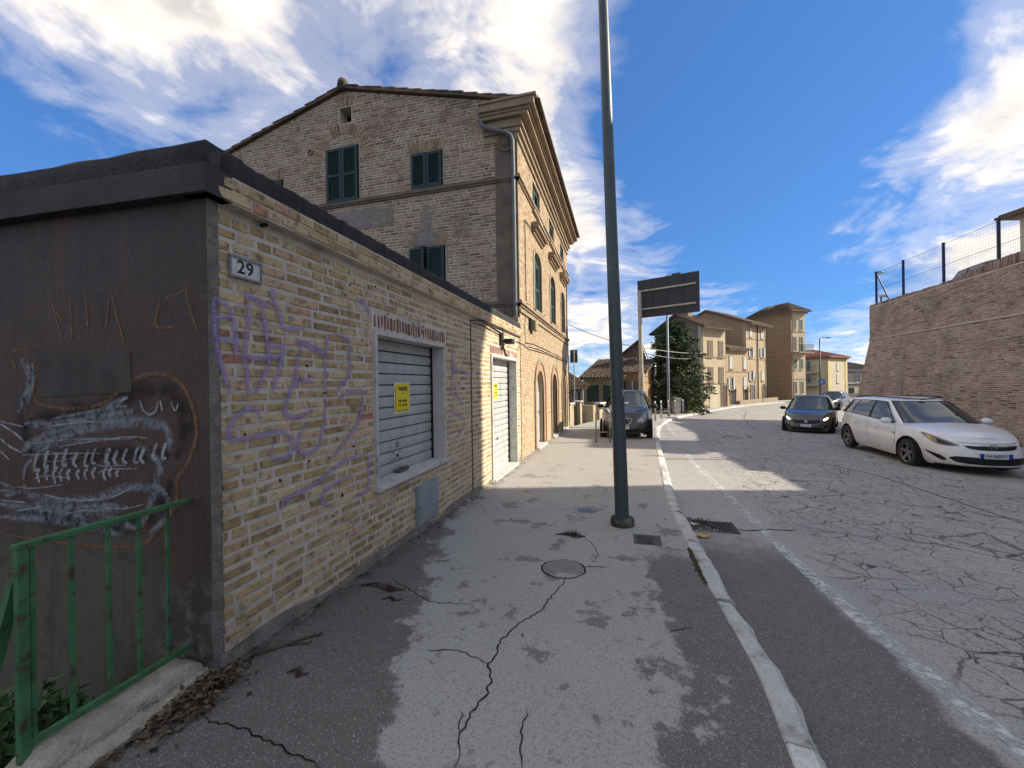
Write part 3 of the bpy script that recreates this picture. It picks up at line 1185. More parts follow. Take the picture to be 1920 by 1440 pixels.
def dark_plaster():
    m, g, bs, out = new_mat('dark_stained_plaster')
    p = g.pos()
    x, y, z = g.xyz(p)
    n = g.noise(p, 2.0, 7, 0.62)
    nb = g.noise(p, 9, 6, 0.66)
    fine = g.noise(p, 110, 2, 0.5)
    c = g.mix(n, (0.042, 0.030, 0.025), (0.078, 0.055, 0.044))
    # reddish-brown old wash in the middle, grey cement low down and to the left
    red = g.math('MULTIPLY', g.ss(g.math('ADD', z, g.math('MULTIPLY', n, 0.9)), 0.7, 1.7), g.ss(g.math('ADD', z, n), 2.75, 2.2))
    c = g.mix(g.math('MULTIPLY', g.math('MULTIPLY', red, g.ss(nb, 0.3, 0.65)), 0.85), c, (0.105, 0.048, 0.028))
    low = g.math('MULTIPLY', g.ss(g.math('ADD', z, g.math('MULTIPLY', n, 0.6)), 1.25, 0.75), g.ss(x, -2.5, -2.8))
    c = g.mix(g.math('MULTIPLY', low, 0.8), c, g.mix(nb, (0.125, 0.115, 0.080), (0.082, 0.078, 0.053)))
    # pale salts at the foot near the corner
    salt = g.math('MULTIPLY', g.ss(z, 0.62, 0.3), g.math('MULTIPLY', g.ss(x, -2.75, -2.55), g.ss(nb, 0.42, 0.62)))
    c = g.mix(g.math('MULTIPLY', salt, 0.7), c, (0.20, 0.20, 0.18))
    c = g.mix(g.math('MULTIPLY', g.ss(nb, 0.52, 0.70), 0.6), c, (0.030, 0.023, 0.020))
    run = g.noise(g.vmath('MULTIPLY', p, (7.0, 7.0, 0.7)), 1.0, 6, 0.65)
    c = g.mix(g.math('MULTIPLY', g.ss(run, 0.52, 0.70), 0.55), c, (0.035, 0.026, 0.022))
    c = g.mix(g.math('MULTIPLY', g.ss(run, 0.46, 0.30), 0.45), c, (0.125, 0.068, 0.042))
    c = g.mix(g.math('MULTIPLY', g.ss(g.noise(p, 30, 4, 0.7), 0.62, 0.72), 0.5), c, (0.22, 0.19, 0.16))
    g.put(bs.inputs['Base Color'], c)
    bs.inputs['Roughness'].default_value = 0.72
    # fine combed wrinkles of the old coat
    wv = g.new('ShaderNodeTexWave', wave_type='BANDS', bands_direction='X')
    g.put(wv.inputs['Vector'], p)
    wv.inputs['Scale'].default_value = 26
    wv.inputs['Distortion'].default_value = 5.0
    wv.inputs['Detail'].default_value = 2
    wv.inputs['Detail Scale'].default_value = 1.4
    wrk = g.math('MULTIPLY', wv.outputs['Fac'], g.math('MULTIPLY', g.ss(z, 0.5, 1.0), g.ss(n, 0.38, 0.6)))
    h = g.math('ADD', g.math('ADD', g.math('MULTIPLY', wrk, 1.6), fine), g.math('MULTIPLY', nb, 1.2))
    g.put(bs.inputs['Normal'], g.bump(h, 0.7, 0.005))
    return m


def make_garage():
    base = Vector((GX, GY0, 0))
    T = thing('garage', base, 'low brick garage with two grey roller shutters and bitumen roof edge', 'garage')
    U, V, N = Vector((0, 1, 0)), Vector((0, 0, 1)), Vector((1, 0, 0))
    Z0, ZB = -0.35, 2.675           # foot, underside of the brick band
    O = Vector((GX, GY0, Z0))
    uv = lambda px, py: ((lambda p: (p.y - GY0, p.z - Z0))(hit(px, py, (GX, 0, 0), (1, 0, 0))))
    L = GY1 - GY0
    # openings from the photograph
    wa, wb = uv(704, 628), uv(833, 857)
    w0, w1 = wa[0], wb[0]
    wz1, wz0 = (uv(704, 625)[1] + uv(829, 652)[1]) / 2, (uv(711, 912)[1] + uv(835, 858)[1]) / 2
    d0, d1 = uv(921, 700)[0], uv(966, 700)[0]
    dz1 = uv(921, 668)[1]
    dz0 = zs(0, GY0 + d0) - Z0 + 0.02
    wall = wall_sheet('wall', T, O, U, V, N, rect(0, L, 0, ZB - Z0 + 0.02), [rect(w0, w1, wz0, wz1), rect(d0, d1, dz0, dz1)],
                      mortar, [0.24, 0.24], mortar)

    jx = uv(884, 760)[0]            # joint between the two garages
    def courses(v):
        if v > ZB - Z0 - 0.03:
            return None
        holes = []
        if wz0 - 0.05 < v < wz1 + 0.05:
            holes.append((w0 - 0.045, w1 + 0.045))
        if dz0 - 0.02 < v < dz1 + 0.05:
            holes.append((d0 - 0.06, d1 + 0.06))
        # soldier courses over the openings
        if wz1 + 0.05 < v < wz1 + 0.21:
            holes.append((w0 - 0.06, w1 + 0.10))
        if dz1 + 0.05 < v < dz1 + 0.22:
            holes.append((d0 - 0.10, d1 + 0.12))
        holes.append((jx - 0.02, jx + 0.02))
        return cut([(0.03, L - 0.01)], holes)
    lay_bricks(wall, O, U, V, N, courses, BR['g'], 0.265, 0.0745, 0.0215, 300, 21, 0.005, jit=0.005)
    # soldier courses: upright red bricks
    rng = random.Random(9)
    for (a, b, v0, hh) in ((w0 - 0.03, w1 + 0.07, wz1 + 0.055, 0.15), (d0 - 0.08, d1 + 0.10, dz1 + 0.055, 0.16)):
        u = a
        while u < b:
            w = rng.uniform(0.052, 0.060)
            if True:
                hb = hh * rng.uniform(0.9, 1.0)
                brick_object(wall, red_brick, O + U * (u + w / 2) + V * (v0 + hb / 2) + N * (0.002 + rng.uniform(-.002, .003)), U, V, N, w - 0.018, hb, 0.03, rng, 'soldier_brick')
            u += w
    # plaster strip at the near corner and cement at the foot
    mb = MB()
    mb.box(O, U, V, N, -0.03, 0.028, 0, ZB - Z0, -0.05, 0.011)
    mb.build('corner_strip', mk('corner_render', (0.26, 0.235, 0.195), (0.15, 0.135, 0.115), 0.95, vs=12, fine=60, fa=0.5, bump=0.9, bd=0.012), T)
    foot = mk('foot_render', (0.29, 0.255, 0.21), (0.20, 0.175, 0.145), 0.95, vs=6, fine=60, fa=0.4, bump=0.8, bd=0.012, dirt=(0.075, 0.065, 0.055), dirt_s=4)
    mb = MB()
    ny = 48
    for i in range(ny):
        a, b = L * i / ny, L * (i + 1) / ny
        if a > d0 - 0.1 and b < d1 + 0.15:
            continue
        t1, t2 = 0.075 + 0.045 * math.sin(a * 5.1) * math.sin(a * 1.7), 0.075 + 0.045 * math.sin(b * 5.1) * math.sin(b * 1.7)
        za, zb = zs(0, GY0 + a) - Z0, zs(0, GY0 + b) - Z0
        p = lambda uu, vv, dd: O + U * uu + V * vv + N * dd
        mb.face([p(a, za - 0.1, 0.024), p(b, zb - 0.1, 0.024), p(b, zb + t2, 0.011), p(a, za + t1, 0.011)])
    tag(mb.build('foot_render', foot, T, True), kind='stuff')
    # the joint, painted black
    mb = MB()
    mb.box(O, U, V, N, jx - 0.017, jx + 0.017, zs(0, GY0 + jx) - Z0 - 0.02, ZB - Z0 - 0.06, 0.0, 0.006)
    mb.build('expansion_joint', black, T)
    # stone frame of the window
    fr = MB()
    t, pr = 0.035, 0.022
    fr.box(O, U, V, N, w0 - t, w0 + 0.003, wz0 - 0.0, wz1 + t, -0.20, pr)
    fr.box(O, U, V, N, w1 - 0.003, w1 + t, wz0 - 0.0, wz1 + t, -0.20, pr)
    fr.box(O, U, V, N, w0 + 0.003, w1 - 0.003, wz1 - 0.003, wz1 + t, -0.20, pr - 0.002)
    frame = fr.build('window_frame', white_stone, T, bevel=0.003)
    sl = MB()
    sl.box(O, U, V, N, w0 - 0.06, w1 + 0.07, wz0 - 0.04, wz0 + 0.004, -0.19, 0.055)
    sl.build('window_sill', white_stone, T, bevel=0.004)
    fr = MB()
    t = 0.045
    fr.box(O, U, V, N, d0 - t, d0 + 0.003, dz0 - 0.1, dz1 + t, -0.22, 0.03)
    fr.box(O, U, V, N, d1 - 0.003, d1 + t, dz0 - 0.1, dz1 + t, -0.22, 0.03)
    fr.box(O, U, V, N, d0 + 0.003, d1 - 0.003, dz1 - 0.003, dz1 + t, -0.22, 0.028)
    fr.box(O, U, V, N, d0 + 0.003, d1 - 0.003, dz0 - 0.1, dz0 + 0.012, -0.22, 0.06)
    fr.build('door_frame', white_stone, T, bevel=0.003)
    # roller shutters with their slats
    slat_m = mk('roller_shutter_grey', (0.44, 0.45, 0.43), (0.36, 0.37, 0.355), 0.5, spec=0.4, vs=5, fine=50, fa=0.15, bump=0.08, dirt=(0.54, 0.55, 0.52), dirt_s=9, dirt_t=(0.6, 0.75), stretch=(1, 1.2, 0.35))
    slat_d = mk('roller_shutter_pale', (0.48, 0.49, 0.48), (0.38, 0.39, 0.38), 0.5, spec=0.4, vs=4, fine=50, fa=0.12, bump=0.08, dirt=(0.20, 0.21, 0.21), dirt_s=7, dirt_t=(0.55, 0.7), stretch=(1, 2.2, 0.3))
    for (a, b, v0, v1, ns, m_) in ((w0, w1, wz0 + 0.004, wz1, 12, slat_m), (d0, d1, dz0 + 0.012, dz1, 18, slat_d)):
        g_ = MB()
        g_.box(O, U, V, N, a + 0.0035, a + 0.025, v0, v1, -0.185, -0.145)
        g_.box(O, U, V, N, b - 0.025, b - 0.0035, v0, v1, -0.185, -0.145)
        g_.box(O, U, V, N, a + 0.003, b - 0.003, v0, v1, -0.235, -0.195)
        sh = g_.build('roller_shutter', black, T)
        hgt = (v1 - v0) / ns
        for k in range(ns):
            s = MB()
            z0, z1 = v0 + k * hgt + 0.004, v0 + (k + 1) * hgt - 0.006
            q = lambda u_, v_, d_: O + U * u_ + V * v_ + N * d_
            aa, bb = a + 0.012, b - 0.012
            prof = [(z0, -0.188), (z0 + 0.002, -0.172), ((z0 + z1) / 2, -0.166), (z1 - 0.01, -0.170), (z1, -0.188)]
            for (va, da), (vb, db) in zip(prof, prof[1:]):
                s.face([q(aa, va, da), q(bb, va, da), q(bb, vb, db), q(aa, vb, db)])
            s.build('slat', m_, sh, True, autosmooth=50)
        if ns == 12:
            lk = MB()
            c = v0 + hgt * 1.5
            mid = a + (b - a) * 0.42
            lk.lathe(O + U * mid + V * c - N * 0.17, N, [(0.0, 0.012), (0.02, 0.012), (0.022, 0.0)], 12)
            for du, dv in ((-0.07, 0.04), (-0.07, -0.03), (0.06, 0.03), (0.06, -0.04)):
                lk.lathe(O + U * (mid + du) + V * (c + dv) - N * 0.17, N, [(0.0, 0.008), (0.009, 0.008), (0.01, 0.0)], 8)
            lk.lathe(O + U * mid + V * (c + hgt) - N * 0.17, N, [(0.018, 0.008), (0.03, 0.008), (0.031, 0.0)], 14)
            lk.build('lock', mk('old_lock', (0.10, 0.10, 0.10), rough=0.5, metal=0.5), sh)
            h_ = MB()
            h_.box(O + V * (v0 + 0.012) - N * 0.14, U, V, N, mid - 0.08, mid + 0.12, 0.0, 0.02, -0.02, 0.05)
            h_.box(O + V * (v0 + 0.012) - N * 0.14, U, V, N, mid + 0.0, mid + 0.12, 0.02, 0.035, 0.0, 0.05)
            h_.build('pull_handle', mk('rusty_handle', (0.13, 0.11, 0.09), rough=0.7), sh)
        else:
            lk = MB()
            lk.lathe(O + U * (a + b) * 0.5 + V * (v0 + 0.62) - N * 0.168, N, [(0.0, 0.012), (0.022, 0.012), (0.024, 0.0)], 12)
            lk.build('lock', black, sh)
    # white wavy marks left by torn posters
    # brick band under the roof edge, two courses proud of the wall
    band = MB()
    band.box(O, U, V, N, -0.08, L - 0.02, ZB - Z0, ZB - Z0 + 0.155, -0.1, 0.072)
    bd = band.build('brick_band', mortar, T)
    v0 = ZB - Z0 + 0.004
    def bandc(v):
        return None if v > 0.148 else [(-0.075, L - 0.02)]
    lay_bricks(bd, O + V * v0 + N * 0.072, U, V, N, bandc, BR['g'], 0.24, 0.0735, 0.012, 90, 31, 0.007, header=0.5)
    # dark shadow gap board under the band
    # side wall of dark plaster, running off to the left
    sd = Vector((-0.9984, -0.0568, 0)).normalized()
    sn = Vector((sd.y, -sd.x, 0))
    sn = -sn if sn.y > 0 else sn
    O2 = Vector((GX + 0.004, GY0 - 0.031, -1.6))
    global plaster_dark
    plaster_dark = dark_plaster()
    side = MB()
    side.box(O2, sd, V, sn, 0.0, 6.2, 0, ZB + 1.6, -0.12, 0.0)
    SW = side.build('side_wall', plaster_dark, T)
    # patch panel of cement let into the plaster
    hs = lambda px, py, d=0.0: hit(px, py, O2 + sn * d, sn)
    pa = [hs(77, 661), hs(245, 659), hs(248, 735), hs(75, 745)]
    mb = MB()
    q = [p + sn * 0.004 for p in pa]
    mb.face(q)
    for i in range(4):
        mb.face([pa[i], pa[(i + 1) % 4], q[(i + 1) % 4], q[i]])
    mb.build('cement_patch', mk('cement_patch', (0.085, 0.08, 0.068), (0.06, 0.056, 0.048), 0.85, vs=8, bump=0.4, dirt=(0.10, 0.06, 0.04), dirt_s=5), T, )
    # concrete band and bitumen roof edge above the side wall
    conc = mk('dark_concrete', (0.075, 0.072, 0.066), (0.05, 0.048, 0.045), 0.9, vs=3, fine=60, fa=0.4, bump=0.6, dirt=(0.12, 0.115, 0.105), dirt_s=4, dirt_t=(0.6, 0.75))
    mb = MB()
    mb.box(O2, sd, V, sn, -0.076, 6.2, ZB + 1.6, ZB + 1.6 + 0.157, -0.1, 0.072)
    mb.build('concrete_band', conc, T, bevel=0.006)
    bit = mk('bitumen', (0.016, 0.016, 0.017), (0.035, 0.035, 0.036), 0.75, vs=6, fine=50, fa=0.3, bump=0.8, bd=0.012, dirt=(0.085, 0.082, 0.075), dirt_s=3.0, dirt_t=(0.55, 0.75))
    zt = ZB + 0.157
    c0 = Vector((GX, GY0, 0))
    def edge_strip(o, d, n, l0, l1, seed, mat, name):
        """rounded bitumen upstand following a wall"""
        rng = random.Random(seed)
        mb = MB()
        prof = [(0.050, 0.0), (0.048, 0.07), (0.046, 0.128), (0.032, 0.142), (-0.04, 0.15), (-0.2, 0.155), (-0.32, 0.05)]
        n_s = 26
        rows = []
        for i in range(n_s + 1):
            s = l0 + (l1 - l0) * i / n_s
            w = [rng.uniform(-0.006, 0.006) for _ in prof]
            rows.append([o + d * s + n * (a + w[k] * .6) + Vector((0, 0, zt + b + (w[k] if b else -0.002))) for k, (a, b) in enumerate(prof)])
        m = len(prof)
        for i in range(n_s):
            for k in range(m - 1):
                mb.face([rows[i][k], rows[i + 1][k], rows[i + 1][k + 1], rows[i][k + 1]])
        for rw in (rows[0], rows[-1]):
            mb.face(rw)
        return mb.build(name, mat, T, True, weld=1e-4)
    bit2 = mk('bitumen_street', (0.026, 0.025, 0.024), (0.05, 0.047, 0.042), 0.85, vs=6, fine=50, fa=0.3, bump=0.8, bd=0.012, dirt=(0.13, 0.115, 0.09), dirt_s=4.0, dirt_t=(0.55, 0.75), stretch=(1, 3.0, 0.6))
    for i in range(9):
        a, b = i * 0.79 - (0.02 if i else -0.03), (i + 1) * 0.79 - 0.028
        edge_strip(c0, U, N, a, min(b, L - 0.05), 40 + i, bit2, 'roof_edge_slab')
    edge_strip(Vector((GX, GY0 - 0.031, 0)), sd, sn, -0.045, 6.1, 77, bit, 'roof_edge')
    mb = MB()
    mb.aabb(GX - 6.2, GX - 0.28, GY0 - 0.1, GY1 - 0.05, zt - 0.05, zt + 0.04)
    mb.build('flat_roof', bit, T)
    mb = MB()   # hidden inner core keeps light out
    mb.aabb(GX - 6.0, GX - 0.3, GY0 + 0.45, GY1 - 0.12, -1.5, zt - 0.06)
    mb.build('inner_core', dark_void, T)
    # meter cabinet door
    mm = mk('meter_box_grey', (0.26, 0.31, 0.32), (0.21, 0.25, 0.26), 0.55, vs=4, bump=0.05, dirt=(0.27, 0.30, 0.30), dirt_s=6, fa=0.06)
    a, b = uv(778, 910), uv(820, 970)
    mz0, mz1 = uv(800, 977)[1], uv(800, 902)[1]
    mb = MB()
    mb.box(O, U, V, N, a[0], b[0], mz0, mz1, -0.02, 0.022)
    bx = mb.build('meter_cabinet', mm, T, bevel=0.004)
    mb = MB()
    mb.box(O, U, V, N, a[0] + 0.025, b[0] - 0.02, mz0 + 0.02, mz1 - 0.02, 0.0222, 0.029)
    mb.build('cabinet_door', mm, bx, bevel=0.003)
    mb = MB()
    mb.lathe(O + U * (a[0] + 0.05) + V * ((mz0 + mz1) / 2 - 0.02) + N * 0.029, N, [(0, 0.004), (0.01, 0.004), (0.011, 0)], 10)
    mb.build('cabinet_lock', black, bx)
    # small drain spout and nail holes
    mb = MB()
    s0 = hit(489, 423, (GX, 0, 0), (1, 0, 0))
    mb.lathe(s0, N, [(0.012, 0.0), (0.012, 0.05), (0.008, 0.05), (0.008, 0.0)], 12)
    mb.build('drain_spout', black, T)
    mb = MB()
    rngh = random.Random(17)
    for _ in range(46):
        u_, v_ = rngh.uniform(0.1, 3.2), rngh.uniform(0.9, 2.9)
        if w0 - .1 < u_ < w1 + .1 and wz0 - .1 < v_ < wz1 + .1:
            continue
        mb.lathe(O + U * u_ + V * v_, N, [(0.0, 0.0105), (rngh.uniform(0.004, 0.009), 0.0105), (0.01, 0.0)], 7)
    tag(mb.build('nail_hole', dark_void, T), kind='stuff')

    # ---- painted marks
    purple = decal_mat('purple_spray', (0.33, 0.25, 0.47), (0.33, 0.56), 26, soft=0.9, amount=0.85, col2=(0.41, 0.33, 0.53))
    strokes = [
        [(400, 557), (425, 572), (438, 600), (443, 640), (444, 674)], [(400, 560), (402, 600), (408, 655), (418, 690), (432, 738)],
        [(400, 632), (440, 640)], [(400, 592), (436, 596)], [(463, 548), (466, 600), (461, 640), (458, 670), (464, 700), (467, 745)],
        [(464, 552), (488, 566), (505, 574)], [(512, 540), (514, 562), (524, 588), (534, 616), (577, 612)],
        [(486, 562), (496, 600), (502, 650), (505, 678), (495, 706), (478, 740)], [(458, 672), (500, 672), (528, 664)],
        [(498, 645), (528, 650)], [(484, 610), (500, 612)], [(531, 640), (530, 660), (524, 690), (510, 738)],
        [(556, 634), (566, 642), (610, 660)], [(568, 640), (560, 670), (555, 700), (546, 730), (538, 752), (534, 772), (546, 783), (570, 778), (588, 764)],
        [(551, 708), (590, 716)], [(616, 622), (612, 660), (610, 700), (612, 735)], [(626, 626), (655, 638), (657, 670), (655, 702), (640, 722), (630, 736)],
        [(580, 652), (610, 664)], [(560, 645), (576, 640)],
        [(490, 785), (480, 766), (456, 770), (440, 786), (430, 806), (433, 824), (470, 821), (520, 809), (540, 815), (549, 836), (540, 855), (518, 861), (508, 848), (516, 830)],
        [(576, 790), (561, 820), (562, 845), (580, 849), (597, 836), (607, 796), (613, 738)], [(682, 735), (672, 790), (642, 834), (626, 856)],
        [(690, 850), (642, 866), (600, 900), (560, 925), (535, 937), (527, 956)], [(690, 850), (692, 880), (688, 920), (668, 930)],
        [(662, 890), (630, 906), (610, 920), (604, 940), (626, 950)], [(690, 735), (652, 735), (634, 755)], [(566, 706), (556, 726)],
        [(668, 560), (690, 575), (694, 600)], [(845, 690), (880, 700)], [(850, 730), (870, 760)], [(840, 770), (872, 790), (850, 830)], [(848, 650), (850, 700), (846, 740)]]
    mb = MB()
    rng = random.Random(4)
    for si, st in enumerate(strokes):
        pts = [hit(x, y, (GX + 0.0125 + 0.0004 * (si % 4), 0, 0), (1, 0, 0)) for x, y in smooth_line(st)]
        ribbon(mb, pts, 0.060, N, rng=None, taper=True)
    tag(mb.build('purple_graffiti', purple, T), kind='stuff') and tag(bpy.data.objects['purple_graffiti'], 'faded purple spray-paint tags on the brick wall')
    # skull drawn in pale chalky spray on the dark plaster
    chalk = decal_mat('pale_spray', (0.33, 0.345, 0.37), (0.34, 0.60), 9, soft=1.0, amount=0.85, col2=(0.24, 0.25, 0.275))
    chalk_b = decal_mat('bright_spray', (0.56, 0.58, 0.60), (0.26, 0.55), 14, soft=1.0, amount=0.8, col2=(0.34, 0.355, 0.38))
    shadow = decal_mat('black_spray', (0.020, 0.019, 0.020), (0.30, 0.6), 5, soft=1.0, amount=0.55)
    rust = decal_mat('rust_spray', (0.34, 0.18, 0.085), (0.32, 0.56), 14, soft=0.9, amount=0.75, col2=(0.22, 0.11, 0.055))
    def sketch(name, mat, jobs, lift, lab=None):
        mb = MB()
        for si, (w, st) in enumerate(jobs):
            pts = [hs(x, y, lift + 0.0003 * (si % 5)) for x, y in smooth_line(st)]
            ribbon(mb, pts, w, sn)
        o = tag(mb.build(name, mat, T), kind='stuff')
        if lab:
            tag(o, lab)
    sketch('black_graffiti', shadow, [
        (0.16, [(60, 690), (50, 740), (40, 790), (60, 850)]), (0.22, [(40, 800), (110, 780), (190, 765), (270, 730), (330, 745), (350, 800), (330, 860)]),
        (0.16, [(60, 880), (110, 860), (170, 855), (250, 850), (320, 850)]), (0.18, [(40, 960), (120, 975), (220, 985), (290, 960), (320, 900)])], 0.0022)
    sketch('pale_graffiti', chalk, [
        (0.09, [(40, 850), (62, 828), (120, 800), (180, 776), (240, 742)]), (0.10, [(45, 795), (90, 796), (150, 790), (215, 775), (250, 770)]),
        (0.045, [(44, 905), (50, 872), (90, 838), (150, 826), (250, 822)]), (0.09, [(44, 905), (58, 928), (110, 938), (180, 934), (250, 912), (315, 925)]),
        (0.10, [(0, 945), (60, 955), (130, 962), (210, 975), (255, 990)]), (0.09, [(0, 970), (80, 972), (160, 985), (230, 1002)]),
        (0.10, [(38, 675), (52, 690), (52, 730), (34, 775)]), (0.05, [(60, 680), (62, 720), (45, 775)]),
        (0.045, [(80, 818), (130, 802), (190, 800), (248, 800)]), (0.04, [(100, 785), (180, 770), (240, 760)]),
        (0.05, [(10, 930), (40, 920)]), (0.045, [(0, 905), (28, 918), (0, 920)]), (0.08, [(300, 890), (280, 950), (255, 1000)]),
        (0.06, [(250, 920), (300, 915), (318, 960), (280, 1000)]), (0.12, [(60, 840), (140, 812), (230, 790), (300, 800)]), (0.10, [(60, 945), (150, 955), (240, 950)]), (0.09, [(260, 790), (310, 800), (320, 850)]), (0.08, [(255, 830), (300, 870), (290, 905)]), (0.05, [(90, 950), (150, 950), (220, 945)])], 0.0045)
    jobs = [(0.03, [(0, 795), (22, 808), (44, 826)]), (0.03, [(0, 822), (20, 838), (40, 848)]), (0.02, [(0, 790), (44, 800)]), (0.026, [(0, 845), (18, 862)]),
            (0.022, [(262, 750), (268, 768), (280, 777), (292, 770), (296, 752)]), (0.022, [(300, 750), (304, 772)]), (0.02, [(320, 752), (328, 770), (334, 756)]),
            (0.02, [(82, 926), (110, 934), (160, 938), (210, 932), (246, 914)]), (0.02, [(215, 768), (228, 752), (240, 746)]),
            (0.02, [(30, 958), (80, 950)]), (0.02, [(0, 938), (50, 942)]), (0.018, [(90, 800), (140, 793), (190, 790)])]
    rt = random.Random(14)
    for k in range(14):
        x = 70 + k * 18 + rt.uniform(-5, 5)
        t = rt.uniform(-6, 6)
        jobs.append((rt.uniform(0.03, 0.055), [(x + 6, 848 - k + t), (x + 1, 858 - k + t), (x - 2, 874 - k + rt.uniform(-3, 6)), (x + 6, 876 - k + t)]))
    for k in range(11):
        x = 72 + k * 15 + rt.uniform(-4, 4)
        jobs.append((rt.uniform(0.03, 0.05), [(x + 4, 878 + rt.uniform(-3, 3)), (x - 2, 888), (x + 3, 906 - k + rt.uniform(-5, 5))]))
    for k in range(14):
        x, y = rt.uniform(20, 190), rt.uniform(780, 975)
        jobs.append((rt.uniform(0.006, 0.014), [(x, y), (x + rt.uniform(15, 50), y - rt.uniform(-4, 8)), (x + rt.uniform(50, 95), y + rt.uniform(-12, 6))]))
    sketch('white_graffiti', chalk_b, jobs, 0.0065, 'pale chalky drawing of a skull with a row of teeth')
    sketch('rust_graffiti', rust, [
        (0.035, [(30, 690), (20, 660), (55, 655)]), (0.04, [(70, 700), (62, 740), (80, 760), (150, 766), (200, 752), (240, 718), (290, 700), (335, 715), (360, 760), (368, 815), (352, 868), (332, 900), (328, 950), (290, 1000), (250, 1025), (120, 1018), (0, 1000)]),
        (0.03, [(95, 560), (105, 600), (118, 645)]), (0.025, [(100, 580), (118, 600)]), (0.03, [(130, 555), (135, 640)]), (0.03, [(160, 545), (165, 625)]),
        (0.03, [(205, 535), (218, 590), (232, 640)]), (0.026, [(205, 540), (198, 620)]), (0.03, [(300, 560), (292, 600), (300, 615), (335, 610)]),
        (0.03, [(348, 535), (356, 580), (370, 620)]), (0.026, [(310, 560), (345, 545)])], 0.0035)
    # scraps of tape left round the poster
    return T, O, U, V, N, uv, (w0, w1, wz0, wz1), (d0, d1, dz0, dz1)


GAR, gO, gU, gV, gN, guv, GW, GD = make_garage()


# ---- posters, house number, wall lamp and cables on the garage
def poster(px, py, label, w, h, depth_back):
    plane_x = GX - depth_back
    c = hit(px, py, (plane_x, 0, 0), (1, 0, 0))
    T = thing('poster', c - gV * h / 2, label, 'poster')
    yel = mk('poster_yellow', (0.78, 0.66, 0.02), (0.72, 0.58, 0.02), 0.5, vs=8, fa=0.03, bump=0.05)
    wht = mk('poster_white', (0.75, 0.74, 0.68), rough=0.6, bump=0)
    ink = mk('poster_ink', (0.03, 0.028, 0.01), rough=0.6, bump=0)
    mb = MB()
    mb.box(c, gU, gV, gN, -w / 2, w / 2, -h / 2, h / 2, -0.001, 0.001)
    mb.build('sheet', wht, T)
    mb = MB()
    e = w * 0.045
    mb.box(c, gU, gV, gN, -w / 2 + e, w / 2 - e, -h / 2 + e, h / 2 - e, 0.0011, 0.0022)
    mb.build('yellow_panel', yel, T)
    t = lambda s, dy, sz, nm, sx=1.0, du=0.04: text_mesh(nm, s, ink, T, c + gV * h * dy + gU * w * du + gN * 0.003, gU, gV, gN, sz, sx=sx, bold=0.002 * sz / 0.05)
    t('VENDESI', 0.29, h * 0.175, 'heading', 0.80)
    t('0733  233336', -0.10, h * 0.105, 'telephone_number', 0.85)
    t('371 - 3761772', -0.235, h * 0.105, 'telephone_number', 0.85)
    mb = MB()
    mb.box(c, gU, gV, gN, -w * 0.08, w * 0.14, h * 0.135, h * 0.15, 0.0023, 0.003)
    mb.box(c, gU, gV, gN, -w * 0.34, w * 0.40, -h * 0.40, -h * 0.385, 0.0023, 0.003)
    mb.box(c, gU, gV, gN, -w * 0.30, w * 0.38, -h * 0.43, -h * 0.42, 0.0023, 0.003)
    mb.build('rule', ink, T)
    redm = mk('poster_side_print', (0.42, 0.14, 0.02), rough=0.6, bump=0)
    mb = MB()
    mb.box(c, gU, gV, gN, -w * 0.425, -w * 0.385, -h * 0.38, h * 0.36, 0.0023, 0.003)
    mb.build('side_print', redm, T)


poster(754, 746, 'yellow for-sale poster taped on the grey window shutter', 0.34, 0.35, 0.163)
poster(929, 733, 'yellow for-sale poster on the pale garage door shutter', 0.31, 0.345, 0.163)


def number_plate():
    a, b = hit(425, 480, (GX, 0, 0), (1, 0, 0)), hit(487, 530, (GX, 0, 0), (1, 0, 0))
    z0 = (hit(426, 516, (GX, 0, 0), (1, 0, 0)).z + hit(487, 534, (GX, 0, 0), (1, 0, 0)).z) / 2
    z1 = (hit(426, 476, (GX, 0, 0), (1, 0, 0)).z + hit(487, 495, (GX, 0, 0), (1, 0, 0)).z) / 2
    c = Vector((GX, (a.y + b.y) / 2, (z0 + z1) / 2))
    w, h = b.y - a.y, z1 - z0
    T = thing('house_number_plate', c - gV * h / 2, 'white tiled house number plate reading 29 with metal frame', 'number plate')
    mb = MB()
    e = 0.012
    mb.box(c, gU, gV, gN, -w / 2, w / 2, -h / 2, -h / 2 + e, 0.0, 0.026)
    mb.box(c, gU, gV, gN, -w / 2, w / 2, h / 2 - e, h / 2, 0.0, 0.026)
    mb.box(c, gU, gV, gN, -w / 2, -w / 2 + e, -h / 2 + e, h / 2 - e, 0.0, 0.025)
    mb.box(c, gU, gV, gN, w / 2 - e, w / 2, -h / 2 + e, h / 2 - e, 0.0, 0.025)
    mb.box(c, gU, gV, gN, -w / 2 + e, w / 2 - e, -h / 2 + e, h / 2 - e, 0.0, 0.008)
    mb.build('frame', mk('plate_frame', (0.30, 0.30, 0.29), rough=0.45, metal=0.4, bump=0.1), T)
    tm = mk('plate_tile', (0.62, 0.62, 0.60), (0.54, 0.54, 0.52), 0.35, vs=10, bump=0.02, fa=0.1)
    iw = w - 2 * e
    cuts = [0, 0.18, 0.48, 0.78, 0.92, 1.0]
    for i in range(5):
        mb = MB()
        mb.box(c, gU, gV, gN, -iw / 2 + iw * cuts[i] + 0.0012, -iw / 2 + iw * cuts[i + 1] - 0.0012, -h / 2 + e + 0.001, h / 2 - e - 0.001, 0.008, 0.017)
        mb.build('tile', tm, T)
    ink = mk('number_black', (0.015, 0.015, 0.015), rough=0.4, bump=0)
    for s, f in (('2', 0.33), ('9', 0.63)):
        text_mesh('digit', s, ink, T, c + gU * (-iw / 2 + iw * f) + gN * 0.018, gU, gV, gN, h * 0.86, bold=0.0022, sx=0.92)


